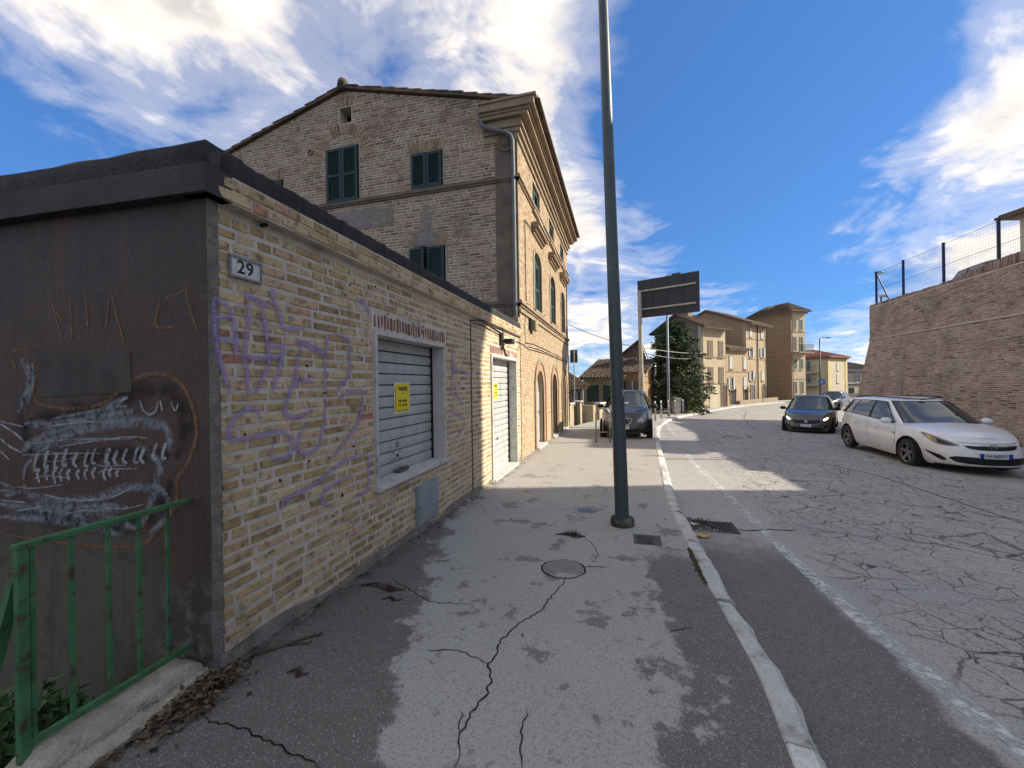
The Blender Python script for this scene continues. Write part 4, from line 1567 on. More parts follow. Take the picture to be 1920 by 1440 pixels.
number_plate()


def garage_wiring():
    T = thing('wall_lamp', hit(965, 640, (GX, 0, 0), (1, 0, 0)), 'black floodlight on a bracket over the pale garage door', 'lamp')
    c = hit(953, 640, (GX + 0.12, 0, 0), (1, 0, 0))
    mb = MB()
    mb.box(c, gU, gV, gN, -0.10, 0.12, -0.05, 0.045, -0.06, 0.10)
    b = mb.build('housing', black, T, bevel=0.015)
    mb = MB()
    mb.tube([c + gN * -0.13 + gV * 0.03, c + gN * -0.02], 0.02, 8)
    mb.tube([c + gU * 0.12, c + gU * 0.22 - gN * 0.1, c + gU * 0.32 - gN * 0.11], 0.014, 7)
    mb.build('bracket', black, T)
    mb = MB()
    mb.box(c, gU, gV, gN, -0.22, -0.12, -0.07, 0.13, -0.118, -0.07)
    mb.build('terminal_box', black, T)
    # conduits and cables on the garage wall
    C = thing('cable_run', hit(985, 650, (GX, 0, 0), (1, 0, 0)), 'bundle of black cables strung along the brick wall under the roof edge', 'cable')
    H = lambda x, y, d=0.018: hit(x, y, (GX + d, 0, 0), (1, 0, 0))
    for r, pl in ((0.010, [(884, 601), (895, 600), (906, 603), (925, 615), (944, 627)]), (0.008, [(886, 606), (905, 610), (930, 624), (945, 632)]),
                  (0.013, [(943, 622), (944, 650), (948, 664), (952, 668)]), (0.009, [(968, 640), (980, 645), (992, 655), (1005, 658), (1030, 666), (1050, 675), (1064, 679)]),
                  (0.009, [(985, 643), (1000, 645), (1020, 654), (1045, 667), (1065, 677)]), (0.008, [(990, 650), (1010, 655), (1040, 668), (1064, 680)]),
                  (0.007, [(1045, 662), (1044, 690), (1043, 695)]), (0.007, [(985, 645), (984, 610), (986, 590), (996, 578), (988, 568)])):
        mb = MB()
        mb.tube([H(x, y) for x, y in pl], r, 6)
        mb.build('cable', wire_mat, C)
    # siren box
    S = thing('siren_box', H(995, 610, 0.0), 'beige alarm box mounted on the house corner above the cables', 'alarm box')
    c = H(993, 610, 0.0)
    mb = MB()
    mb.box(c, gU, gV, gN, 0.0, 0.34, -0.13, 0.13, 0.05, 0.16)
    mb.build('housing', mk('alarm_beige', (0.33, 0.30, 0.17), rough=0.6), S, bevel=0.015)
    mb = MB()
    mb.box(c, gU, gV, gN, -0.14, -0.03, -0.12, 0.15, 0.0, 0.07)
    mb.build('junction_box', black, S, bevel=0.006)
    mb = MB()
    mb.box(c, gU, gV, gN, 0.05, 0.25, -0.08, 0.08, 0.0, 0.052)
    mb.build('mount', black, S)


garage_wiring()
# ------------------------------------------------------------------ the tall brick house
HX0, HX1, HY0, HY1 = -11.5, GX, GY1, 17.6
RIDGE_X, RIDGE_Z, EAVE_Z = -6.85, 9.30, 8.08


def make_house():
    T = thing('brick_house', (HX1, HY0, zs(0, HY0)), 'three-storey brick house with green shutters and deep moulded cornice', 'house')
    V = Vector((0, 0, 1))
    Z0 = -0.6
    # ---------------- gable wall
    gU_, gN_ = Vector((1, 0, 0)), Vector((0, -1, 0))
    O = Vector((HX0, HY0, Z0))
    Wd = HX1 - HX0
    ru = RIDGE_X - HX0
    G = lambda px, py: (lambda p: (p.x - HX0, p.z - Z0))(hit(px, py, (0, HY0, 0), (0, 1, 0)))
    eave_v, ridge_v = EAVE_Z - Z0, RIDGE_Z - Z0
    at0, at1 = G(636, 204), G(659, 228)
    attic = (at0[0], at1[0], at1[1], at0[1])
    gable = wall_sheet('gable_wall', T, O, gU_, V, gN_, [(0, 0), (Wd, 0), (Wd, eave_v), (ru, ridge_v), (0, eave_v)],
                       [rect(*attic)], mortar_old, [0.35], mortar_old)
    wins = []
    for (xa, ya, xb, yb) in ((614, 277, 672, 381), (772, 286, 829, 354), (770, 463, 834, 530)):
        a, b = G(xa, (ya + yb) / 2), G(xb, (ya + yb) / 2)
        v1 = (G(xa, ya + 4)[1] + G(xb, ya - 2)[1]) / 2
        v0 = (G(xa, yb + 2)[1] + G(xb, yb - 3)[1]) / 2
        wins.append((a[0], b[0], v0, v1))
    a, b = G(480, 350), G(530, 338)
    wins.append((a[0], b[0], G(530, 420)[1], b[1]))
    s1 = G(780, 366)[1]                 # string course
    w_ar = wins[0]
    ring_c = ((w_ar[0] + w_ar[1]) / 2, w_ar[3] - 0.12)
    arch_holes = [(w[0] - 0.03, w[1] + 0.03, w[2], w[3]) for w in wins]
    pil = Wd - 0.52                     # corner pilaster

    def courses(v):
        if v > ridge_v - 0.06:
            return None
        lo, hi = 0.02, pil
        if v > eave_v:
            k = (v - eave_v) / (ridge_v - eave_v)
            lo, hi = ru * k + 0.06, min(pil, Wd - (Wd - ru) * k - 0.06)
        hol = [(h[0], h[1]) for h in arch_holes if h[2] < v < h[3]]
        if attic[2] - .02 < v < attic[3] + .02:
            hol.append((attic[0] - .02, attic[1] + .02))
        if v > 7.75 - Z0:
            hol.append((Wd - 0.8, Wd + 1))
        return cut([(lo, hi)], hol) if hi > lo else []
    # only the part that rises over the garage is seen: start the bricks there
    vstart = 3.05 - Z0
    lay_bricks(gable, O + V * vstart, gU_, V, gN_, lambda v: courses(v + vstart), BR['h'], 0.27, 0.073, 0.021, 300, 51, 0.008,
               clip=lambda q: q[0] > 440 and q[1] < 330 + 0.52 * (q[0] - 440))
    # relieving arch round the tall window: radial bricks
    rng = random.Random(15)
    r0, r1 = 0.66, 0.93
    for k in range(27):
        a = R(-4 + 188 * k / 26)
        d = Vector((math.cos(a), 0, math.sin(a)))
        tdir = gN_.cross(d) * -1
        c = O + gU_ * ring_c[0] + V * (ring_c[1] - 0.18) + d * ((r0 + r1) / 2) + gN_ * 0.016
        brick_object(gable, BR['h'][1], c, tdir, d, tdir.cross(d), 0.062, r1 - r0, 0.04, rng, 'arch_brick')
    for (w, off_) in ((wins[1], 0.04), (wins[2], 0.04), (wins[3], 0.04), ((attic[0], attic[1], attic[2], attic[3]), 0.03)):
        n = int((w[1] - w[0] + 0.16) / 0.075)
        for k in range(n):
            uu = w[0] - 0.08 + (w[1] - w[0] + 0.16) * (k + 0.5) / n
            lean = (k + 0.5 - n / 2) / n * 0.5
            d = Vector((math.sin(lean), 0, math.cos(lean)))
            t_ = Vector((math.cos(lean), 0, -math.sin(lean)))
            brick_object(gable, BR['h'][1], O + gU_ * uu + V * (w[3] + off_ + 0.13) + gN_ * 0.014, t_, d, gN_, 0.055, 0.25, 0.04, rng, 'soldier_brick')
    # grey cement repair over the lower window, pale wash under the string course
    patch = decal_mat('lime_patch', (0.33, 0.31, 0.28), (0.30, 0.5), 9, soft=0.5, amount=0.75, col2=(0.25, 0.235, 0.21))
    mb = MB()
    w = wins[2]
    uc = (w[0] + w[1]) / 2
    for k, (wd, y0, y1) in enumerate(((0.85, 0.05, 0.42), (0.35, 0.40, 0.85), (0.16, 0.8, 1.05))):
        p = lambda u, v: O + gU_ * u + V * v + gN_ * (0.0245 + 0.001 * k)
        ribbon(mb, [p(uc, w[3] + y0), p(uc, w[3] + (y0 + y1) / 2), p(uc + 0.02, w[3] + y1)], wd * 1.2, gN_, rng=rng, taper=False)
    p = lambda u, v: O + gU_ * u + V * v + gN_ * 0.0238
    ribbon(mb, [p(wins[0][0] + 0.1, s1 - 0.42), p(wins[0][1] + 0.3, s1 - 0.40), p(wins[0][1] + 1.0, s1 - 0.42)], 0.6, gN_, rng=rng, taper=False)
    mb.build('lime_patch', patch, T)
    # corner pilaster, string courses
    mb = MB()
    mb.box(O, gU_, V, gN_, pil, Wd + 0.012, 0.3, eave_v - 0.8, -0.02, 0.022)
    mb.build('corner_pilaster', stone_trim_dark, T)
    for vv, dark in ((s1, 1), (3.42 - Z0, 1)):
        mb = MB()
        for (p0, p1, d) in ((-0.02, 0.03, 0.045), (0.03, 0.085, 0.07), (0.085, 0.12, 0.05)):
            mb.box(O, gU_, V, gN_, 0.0, Wd + d, vv + p0, vv + p1, -0.02, d)
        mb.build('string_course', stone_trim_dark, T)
    # shutters
    for i, (a, b, v0, v1) in enumerate(wins):
        mid = (a + b) / 2
        hh = v1 - v0
        back = MB()
        back.box(O, gU_, V, gN_, a - 0.02, b + 0.02, v0 - 0.03, v1 + 0.02, 0.0, 0.012)
        fr = back.build('window', dark_void, T)
        for (l, r) in ((a, mid - 0.006), (mid + 0.006, b)):
            if i == 2 and l == a:       # leaf left ajar
                ang = R(14)
                U2 = (gU_ * math.cos(ang) + gN_ * math.sin(ang))
                N2 = (gN_ * math.cos(ang) - gU_ * math.sin(ang))
                shutter_leaf(fr, O + gU_ * l + V * v0 + gN_ * 0.014, U2, V, N2, r - l, hh, green_shutter)
            else:
                shutter_leaf(fr, O + gU_ * l + V * v0 + gN_ * 0.014, gU_, V, gN_, r - l, hh, green_shutter)
    # attic opening: dark inside
    mb = MB()
    mb.box(O, gU_, V, gN_, attic[0] - 0.1, attic[1] + 0.1, attic[2] - 0.1, attic[3] + 0.1, -0.42, -0.34)
    mb.build('attic_opening', dark_void, T)
    mb = MB()
    c = G(583, 287)
    mb.lathe(O + gU_ * c[0] + V * c[1], gN_, [(0.075, 0.0), (0.075, 0.05), (0.055, 0.05), (0.055, 0.0)], 16)
    mb.build('vent_pipe', stone_trim, T)
    # medallion near the eaves
    c = G(950, 268)
    mb = MB()
    mb.lathe(O + gU_ * (Wd - 0.25) + V * c[1] + gN_ * 0.022, gN_, [(0.22, 0.0), (0.22, 0.03), (0.18, 0.035), (0.165, 0.015), (0.10, 0.02), (0.07, 0.05), (0.02, 0.03), (0.0, 0.045)], 22)
    for k in range(9):
        a = k * 2 * math.pi / 9
        q = O + gU_ * (Wd - 0.25 + 0.10 * math.cos(a)) + V * (c[1] + 0.10 * math.sin(a)) + gN_ * 0.03
        mb.lathe(q, gN_, [(0.035, 0.0), (0.03, 0.025), (0.0, 0.035)], 7)
    mb.build('medallion', stone_trim_dark, T, True, autosmooth=40)
    # ---------------- street facade
    fU, fN = Vector((0, 1, 0)), Vector((1, 0, 0))
    FO = Vector((HX1, HY0, Z0))
    FL = HY1 - HY0
    Fc = lambda px, py: (lambda p: (p.y - HY0, p.z - Z0))(hit(px, py, (HX1, 0, 0), (1, 0, 0)))
    doors = []
    for (yc, w) in ((11.2, 1.05), (13.75, 1.0), (16.15, 1.0)):
        u = yc - HY0
        g0 = zs(0, yc) - Z0 + 0.03
        doors.append((u - w / 2, u + w / 2, g0, g0 + 2.12))
    lows = [(yc - HY0 - 0.5, yc - HY0 + 0.5, 3.60 - Z0, 5.25 - Z0) for yc in (11.1, 13.65, 16.1)]
    ups = [(yc - HY0 - 0.5, yc - HY0 + 0.5, 6.30 - Z0, 7.12 - Z0) for yc in (11.1, 13.65, 16.1)]
    holes = [arch(*d) for d in doors] + [arch(*w, rise=0.3) for w in lows] + [rect(*w) for w in ups]
    fac = wall_sheet('street_wall', T, FO, fU, V, fN, rect(0.0, FL, 0, EAVE_Z - Z0 - 0.3), holes, mortar_lit, [0.16] * 3 + [0.16] * 6, mortar_lit)
    ivs = [arch_iv(d[0] - 0.2, d[1] + 0.2, d[2] - 0.1, d[3] + 0.22, 0.68) for d in doors] + [arch_iv(w[0] - .12, w[1] + .12, w[2], w[3] + 0.12, 0.4) for w in lows]

    def fcourses(v):
        if v > EAVE_Z - Z0 - 0.85:
            return None
        hol = [q for q in (f(v) for f in ivs) if q]
        hol += [(w[0] - .1, w[1] + .1) for w in ups if w[2] < v < w[3] + 0.02]
        return cut([(0.0, FL - 0.02)], hol)
    lay_bricks(fac, FO, fU, V, fN, fcourses, BR['l'], 0.27, 0.073, 0.014, 300, 61, 0.007, clip=lambda q: q[0] > 975)
    # far end wall and back
    mb = MB()
    mb.box((HX0, HY1, Z0), (1, 0, 0), (0, 0, 1), (0, 1, 0), 0, Wd, 0, EAVE_Z - Z0, -0.25, 0.0)
    mb.box((HX0, HY0, Z0), (0, 1, 0), (0, 0, 1), (1, 0, 0), 0.02, FL - 0.27, 0, EAVE_Z - Z0, 0.0, 0.25)
    mb.build('rear_wall', mortar_old, T)
    mb = MB()
    mb.aabb(HX0 + 0.6, HX1 - 0.6, HY0 + 0.6, HY1 - 0.6, Z0, EAVE_Z - 0.3)
    mb.build('inner_core', dark_void, T)
    # arched surrounds of pinkish brick, doors
    pink = mk('pink_brick_surround', (0.44, 0.28, 0.18), (0.36, 0.22, 0.14), 0.9, vs=6, fine=50, fa=0.3, bump=0.5)
    door_m = [mk('door_pale_grey', (0.42, 0.42, 0.43), (0.36, 0.36, 0.37), 0.5, vs=3, bump=0.05),
              mk('door_dark_wood', (0.035, 0.025, 0.02), rough=0.5),
              mk('door_white', (0.55, 0.55, 0.53), (0.48, 0.48, 0.46), 0.5, vs=3, bump=0.05)]
    for i, d in enumerate(doors):
        inner = arch(*d)
        outer = arch(d[0] - 0.19, d[1] + 0.19, d[2], d[3] + 0.21, rise=0.70)
        hood = arch(d[0] - 0.28, d[1] + 0.28, d[2], d[3] + 0.32, rise=0.80)
        mb = MB()
        def band(mbx, A, B, d0, d1):
            n = len(A)
            q = lambda pt, dd: FO + fU * pt[0] + V * pt[1] + fN * dd
            for k in range(1, n):
                a, b, c_, e = A[k], A[(k + 1) % n], B[(k + 1) % n], B[k]
                mbx.face([q(e, d1), q(c_, d1), q(b, d1), q(a, d1)][::-1])
                mbx.face([q(e, d0), q(c_, d0), q(c_, d1), q(e, d1)])
                mbx.face([q(a, d1), q(b, d1), q(b, d0), q(a, d0)])
        band(mb, inner, outer, -0.03, 0.018)
        mb.build('door_surround', pink, T)
        mb = MB()
        band(mb, outer, hood, 0.0, 0.045)
        mb.build('arch_moulding', stone_trim, T)
        mb = MB()
        q = [FO + fU * p_[0] + V * p_[1] - fN * 0.14 for p_ in inner]
        mb.face(q)
        dr = mb.build('door', door_m[i], T)
        mb = MB()
        w = d[1] - d[0]
        for (a, b, c, e) in ((0.08, 0.46, 0.10, 0.85), (0.54, 0.92, 0.10, 0.85), (0.08, 0.46, 0.95, 1.5), (0.54, 0.92, 0.95, 1.5)):
            mb.box(FO, fU, V, fN, d[0] + w * a, d[0] + w * b, d[2] + c, d[2] + e, -0.14, -0.115)
        mb.build('door_panel', door_m[i], dr, bevel=0.012)
        mb = MB()
        mb.lathe(FO + fU * (d[0] + w * 0.52) + V * (d[2] + 0.95) - fN * 0.115, fN, [(0.0, 0.05), (0.025, 0.045), (0.02, 0.0)], 8)
        mb.build('door_handle', galv, dr)
        if i < 2:
            mb = MB()
            mb.box(FO, fU, V, fN, d[0] + 0.12, d[0] + 0.42, d[2] + 1.22, d[2] + 1.36, -0.115, -0.10)
            mb.build('letter_plate', black if i == 0 else white_stone, dr)
        mb = MB()
        mb.box(FO, fU, V, fN, d[0] - 0.12, d[1] + 0.12, d[2] - 0.25, d[2] + 0.012, -0.15, 0.10)
        mb.build('doorstep', white_stone, T, bevel=0.01)
    # windows: shutters, sills, hoods
    for i, w in enumerate(lows + ups):
        low = i < 3
        mb = MB()
        mb.box(FO, fU, V, fN, w[0] - 0.02, w[1] + 0.02, w[2] - 0.02, w[3] + 0.02, -0.22, -0.16)
        win = mb.build('window', dark_void, T)
        mid = (w[0] + w[1]) / 2
        for (l, r) in ((w[0] + 0.01, mid - 0.005), (mid + 0.005, w[1] - 0.01)):
            shutter_leaf(win, FO + fU * l + V * w[2] - fN * 0.10, fU, V, fN, r - l, w[3] - w[2] - (0.26 if low else 0.02), mk_lit_green)
        if low:
            mb = MB()
            arc = arch(w[0] + 0.012, w[1] - 0.012, w[3] - 0.27, w[3] - 0.01, rise=0.26)
            mb.face([FO + fU * q[0] + V * q[1] - fN * 0.08 for q in arc])
            mb.build('transom', mk_lit_green, win)
        mb = MB()
        mb.box(FO, fU, V, fN, w[0] - 0.1, w[1] + 0.1, w[2] - 0.07, w[2] + 0.004, -0.15, 0.075)
        mb.build('window_sill', stone_trim, T)
        if low:
            mb = MB()
            A = arch(*w, rise=0.3)
            B = arch(w[0] - 0.12, w[1] + 0.12, w[2], w[3] + 0.12, rise=0.4)
            q = lambda pt, dd: FO + fU * pt[0] + V * pt[1] + fN * dd
            n = len(A)
            for k in range(1, n):
                a, b, c_, e = A[k], A[(k + 1) % n], B[(k + 1) % n], B[k]
                mb.face([q(a, .025), q(b, .025), q(c_, .025), q(e, .025)])
                mb.face([q(e, 0), q(c_, 0), q(c_, .025), q(e, .025)])
                mb.face([q(a, .025), q(b, .025), q(b, -0.02), q(a, -0.02)])
            mb.build('window_surround', stone_trim, T)
            mb = MB()
            for (p0, p1, d) in ((0.36, 0.43, 0.06), (0.43, 0.50, 0.12), (0.50, 0.58, 0.20), (0.58, 0.63, 0.24)):
                mb.box(FO, fU, V, fN, w[0] - 0.16 - d * 0.4, w[1] + 0.16 + d * 0.4, w[3] + p0, w[3] + p1, -0.02, d)
            mb.build('hood_moulding', stone_trim, T)
            mb = MB()
            mb.tube([FO + fU * (w[1] + 0.25) + V * (w[2] + 0.05), FO + fU * (w[1] + 0.25) + V * (w[2] + 0.05) + fN * 0.1], 0.012, 6)
            mb.build('shutter_hook', black, T)
    for vv in (s1, 3.42 - Z0):
        mb = MB()
        for (p0, p1, d) in ((-0.02, 0.03, 0.045), (0.03, 0.085, 0.09), (0.085, 0.12, 0.06)):
            mb.box(FO, fU, V, fN, -d, FL + d, vv + p0, vv + p1, -0.02, d)
        if vv != s1:
            mb.box(FO, fU, V, fN, -0.05, FL, vv - 0.16, vv - 0.09, -0.02, 0.05)
        mb.build('string_course', stone_trim, T)
    # deep cornice wrapping the gable corner
    steps = [(7.22, 7.30, 0.06), (7.30, 7.40, 0.035), (7.40, 7.50, 0.10), (7.50, 7.56, 0.16), (7.56, 7.70, 0.13), (7.70, 7.78, 0.30), (7.78, 7.84, 0.36), (7.84, 8.00, 0.46), (8.00, 8.06, 0.52)]
    mb = MB()
    for (a, b, d) in steps:
        mb.aabb(HX1 - 0.78 - d * 0.15, HX1 + d, HY0 - d * 0.52, HY1 + d * 0.5, a, b)
    mb.build('cornice', stone_trim, T, bevel=0.012)
    # dentil-like brackets under the eaves
    # roof
    over = 0.10
    sl = (RIDGE_Z - EAVE_Z) / (HX1 - RIDGE_X)
    rp = lambda X, Y, dz: Vector((X, Y, RIDGE_Z + 0.02 - sl * abs(X - RIDGE_X) + dz))
    mb = MB()
    for (xa, xb) in ((RIDGE_X, HX1 + 0.58), (HX0 - 0.5, RIDGE_X)):
        a, b, c, d = rp(xa, HY0 - over, 0), rp(xb, HY0 - over, 0), rp(xb, HY1 + over, 0), rp(xa, HY1 + over, 0)
        up = Vector((0, 0, 0.06))
        mb.face([a + up, b + up, c + up, d + up])
        mb.face([a, d, c, b])
        mb.face([a, b, b + up, a + up])
        mb.face([b, c, c + up, b + up])
        mb.face([c, d, d + up, c + up])
    roof = mb.build('roof', tile_mat, T)
    # verge tiles
    tl = MB()
    n = 7
    for half in range(n):
        a0, a1 = math.pi * half / n, math.pi * (half + 1) / n
        q = lambda a, x, k: Vector((x, math.cos(a) * 0.095 * k, math.sin(a) * 0.075 * k))
        tl.face([q(a0, 0, 1), q(a1, 0, 1), q(a1, 0.46, 0.8), q(a0, 0.46, 0.8)])
        tl.face([q(a0, 0, 1), q(a0, 0, .82), q(a1, 0, .82), q(a1, 0, 1)])
    me = bpy.data.meshes.new('roof_tile')
    me.from_pydata(tl.v, [], tl.f)
    me.materials.append(tile_mat)
    rng = random.Random(2)
    for sgn in (1, -1):
        n = int((HX1 + 0.55 - RIDGE_X) / 0.36) if sgn > 0 else int((RIDGE_X - HX0 + 0.45) / 0.36)
        for row in range(3):
            for k in range(n):
                X = RIDGE_X + sgn * (0.36 * (k + 1) + 0.08)
                o = bpy.data.objects.new('roof_tile', me)
                link(o, roof)
                # tile runs uphill: local +x towards the ridge
                ang = math.atan(sl)
                M = Matrix.Rotation(R(180) if sgn > 0 else 0, 4, 'Z') @ Matrix.Rotation(-ang + 0.03, 4, 'Y')
                M.translation = rp(X, HY0 - over + 0.08 + row * 0.21, 0.065 + rng.uniform(-0.01, 0.012)) - ROOT[T.name]
                o.matrix_local = M @ Matrix.Rotation(rng.uniform(-.03, .03), 4, 'Z')
    mb = MB()
    k = 0
    y = HY0 - over - 0.02
    while y < HY1:
        mb.tube([(RIDGE_X, y, RIDGE_Z + 0.10), (RIDGE_X, y + 0.44, RIDGE_Z + 0.085)], 0.13, 10)
        y += 0.4
    mb.build('ridge_tiles', tile_mat, roof, True)
    mb = MB()
    mb.lathe((RIDGE_X, HY0 - over - 0.03, RIDGE_Z + 0.17), (0, 1, 0), [(0.0, -0.02), (0.1, 0.0), (0.13, 0.08), (0.12, 0.16), (0.0, 0.2)], 12)
    mb.build('ridge_knob', tile_mat, roof, True)
    # gutter pipe
    pipe_m = mk('downpipe_grey', (0.16, 0.165, 0.17), (0.13, 0.135, 0.14), 0.5, vs=3, bump=0.05)
    y = HY0 - 0.12
    mb = MB()
    mb.tube([(HX1 - 0.86, y, 7.98), (HX1 - 0.84, y, 7.75), (HX1 - 0.78, y - 0.02, 7.60), (HX1 - 0.62, y - 0.02, 7.50), (HX1 - 0.2, y - 0.04, 7.33), (HX1 - 0.11, y - 0.02, 7.26), (HX1 - 0.075, y + 0.02, 7.16),
             (HX1 - 0.07, y + 0.03, 6.6), (HX1 - 0.07, y + 0.03, 3.3), (HX1 - 0.07, y + 0.03, 2.85)], 0.047, 10)
    mb.build('downpipe', pipe_m, T, True)
    mb = MB()
    mb.box((HX1 - 0.07, y + 0.03, 2.86), (1, 0, 0), (0, 0, 1), (0, -1, 0), -0.085, 0.085, 0, 0.26, -0.1, 0.08)
    mb.build('downpipe_hopper', stone_trim, T, bevel=0.02)
    # thin cables down the facade
    for r, pl in ((0.012, [(984, 412), (985, 470), (986, 540), (987, 565)]), (0.012, [(984, 412), (1000, 436), (1012, 452)]), (0.02, [(1062, 520), (1063, 600), (1066, 680), (1068, 790)])):
        mb = MB()
        mb.tube([hit(x, y_, (HX1 + 0.03, 0, 0), (1, 0, 0)) for x, y_ in pl], r, 6)
        mb.build('cable', wire_mat, T)
    return T


mk_lit_green = mk('green_shutter_lit', (0.028, 0.075, 0.075), (0.035, 0.085, 0.082), 0.5, vs=4, bump=0.08)  # brighter copy of the shutter green, sunlight put in the colour
HOUSE = make_house()
# ------------------------------------------------------------------ retaining wall and the terrace on it
WX, W_END, W_KNEE, W_TOP = 12.4, 24.8, 3.55, 5.25
WY0 = 6.0


def make_retaining_wall():
    T = thing('retaining_wall', (WX, W_END, -0.6), 'tall battered old brick retaining wall beside the road', 'wall')
    U = Vector((0, -1, 0))
    zb = -0.75
    split = 22.0

    def panel(name, y0, y1, z0, z1, batter, ind, seed, topf=None):
        # X at height z: WX - batter*(W_KNEE-z) below the knee
        hgt = z1 - z0
        b = batter
        V = Vector((b, 0, 1)).normalized()
        N = Vector((-1, 0, b)).normalized()
        O = Vector((WX - b * (W_KNEE - z0) if b else WX, y0, z0))
        ln = hgt / V.z
        mb = MB()
        mb.box(O, U, V, N, 0, y0 - y1, 0, ln, -0.4, 0.0)
        w = mb.build(name, mortar_old, T)
        if topf is None:
            cf = lambda v: None if v > ln - 0.02 else [(0.0, y0 - y1)]
        else:
            cf = topf
        lay_bricks(w, O, U, V, N, cf, BR['r'], 0.285, 0.072, 0.018, ind, seed, 0.012, jit=0.006, header=0.4)
        return O, V, N

    panel('battered_face', W_END, split, zb, W_KNEE, 0.205, 70, 71)
    panel('lower_face', split - 0.002, WY0, zb, W_KNEE - 0.002, 0.095, 160, 72)
    panel('upper_face', W_END, WY0, W_KNEE + 0.07, W_TOP, 0.0, 70, 73)
    # end face turning the corner
    mb = MB()
    for (a, b, c, d) in ((zb, W_KNEE, WX - 0.205 * (W_KNEE - zb), WX), (W_KNEE, W_TOP, WX, WX)):
        mb.face([(c, W_END + 0.003, a), (16, W_END + 0.8, a), (16, W_END + 0.5, b), (d, W_END + 0.003, b)])
    mb.build('end_face', mortar_old, T)
    # cordon where the batter starts
    mb = MB()
    mb.tube([(WX - 0.01, W_END + 0.05, W_KNEE + 0.035), (WX - 0.01, WY0, W_KNEE + 0.035)], 0.04, 8)
    mb.build('cordon', mortar_old, T, True)
    # coping of upright bricks, higher towards the near end
    rng = random.Random(8)
    y = W_END - 0.05
    k = 0
    um = unit_for(BR['r'][1])
    while y > 12.5:
        rise = 0.0
        if y < 19.4:
            rise = min(0.24, (19.4 - y) * 0.12)
        h = 0.12 + rise + rng.uniform(-0.02, 0.02)
        o = bpy.data.objects.new('coping_brick', rng.choice(um))
        link(o, T)
        w = rng.uniform(0.10, 0.14)
        M3 = Matrix((Vector((0, -1, 0)) * w, Vector((0, 0, 1)) * h, Vector((-1, 0, 0)) * 0.4)).transposed().to_4x4()
        M3.translation = Vector((WX - 0.015 + rng.uniform(-.008, .008), y - w / 2, W_TOP + h / 2 - 0.005)) - ROOT[T.name]
        o.matrix_local = M3
        y -= w + 0.012
    mb = MB()
    mb.aabb(WX + 0.02, WX + 0.38, WY0, W_END - 0.02, W_TOP - 0.05, W_TOP + 0.06)
    mb.build('coping_bed', mortar_old, T)
    # the terrace itself
    mb = MB()
    mb.aabb(WX + 0.3, 70, -30, W_END + 0.2, -2, 4.42)
    tag(mb.build('terrace', mk('terrace_asphalt', (0.12, 0.117, 0.11), rough=0.9, vs=2), None), 'raised asphalt terrace behind the brick retaining wall', None, None, 'structure')


make_retaining_wall()


def make_fence():
    T = thing('terrace_fence', (WX + 0.2, W_END, W_TOP), 'tall blue-posted wire mesh fence on top of the retaining wall', 'fence')
    blue = mk('fence_blue', (0.022, 0.028, 0.085), (0.03, 0.035, 0.10), 0.5, vs=4, bump=0.05)
    X = WX + 0.2
    ys = []
    for px in (1643, 1694, 1770, 1874, 1990, 2150):
        p = hit(px, 540, (X, 0, 0), (1, 0, 0))
        ys.append(min(p.y, W_END - 0.1))
    top = 7.0
    for y in ys:
        mb = MB()
        mb.aabb(X - 0.035, X + 0.035, y - 0.035, y + 0.035, W_TOP - 0.1, top)
        mb.aabb(X - 0.04, X + 0.04, y - 0.04, y + 0.04, top, top + 0.02)
        mb.build('post', blue, T)
    mb = MB()
    mb.tube([(X + 0.02, ys[0] - 0.1, top - 0.25), (X + 0.02, ys[0] - 1.0, W_TOP + 0.1)], 0.03, 7)
    mb.build('strut', blue, T)
    wm = mk('fence_wire', (0.10, 0.11, 0.15), rough=0.5, bump=0)
    for a, b in zip(ys, ys[1:]):
        mb = MB()
        for z, r in ((top - 0.05, 0.008), (W_TOP + 0.85, 0.007)):
            mb.tube([(X, a, z), (X, b, z)], r, 4, cap=False)
        z = W_TOP + 0.15
        while z < top - 0.1:
            mb.tube([(X, a, z), (X, b, z)], 0.0022, 3, cap=False)
            z += 0.12
        y = a
        while y > b:
            mb.tube([(X, y, W_TOP + 0.05), (X, y, top - 0.05)], 0.0022, 3, cap=False)
            y -= 0.06
        mb.build('mesh_panel', wm, T)
    # floodlights
    for (px, py, lab) in ((1643, 512, 'floodlight on a tall pole behind the fence corner'), (1652, 556, 'small floodlight on a short pole behind the fence corner')):
        p = hit(px, py, (X + 0.6, 0, 0), (1, 0, 0))
        L = thing('floodlight', (p.x, p.y, 4.55), lab, 'floodlight')
        mb = MB()
        mb.tube([(p.x, p.y, 4.5), (p.x, p.y, p.z)], 0.035, 8)
        mb.build('pole', blue, L)
        mb = MB()
        d = Vector((0.55, -0.75, -0.2)).normalized()
        e = Vector((0.8, 0.6, 0))
        n = d.cross(e)
        mb.box(p, d, e, n, -0.05, 0.30, -0.13, 0.13, -0.02, 0.07)
        mb.build('lamp_head', galv, L, bevel=0.03)
        mb = MB()
        mb.box(p, d, e, n, 0.0, 0.27, -0.11, 0.11, 0.0705, 0.085)
        mb.build('lens', mk('lamp_glass', (0.6, 0.6, 0.58), rough=0.2), L)


make_fence()


# ------------------------------------------------------------------ generic house parts for the farther buildings
brick_far = {}


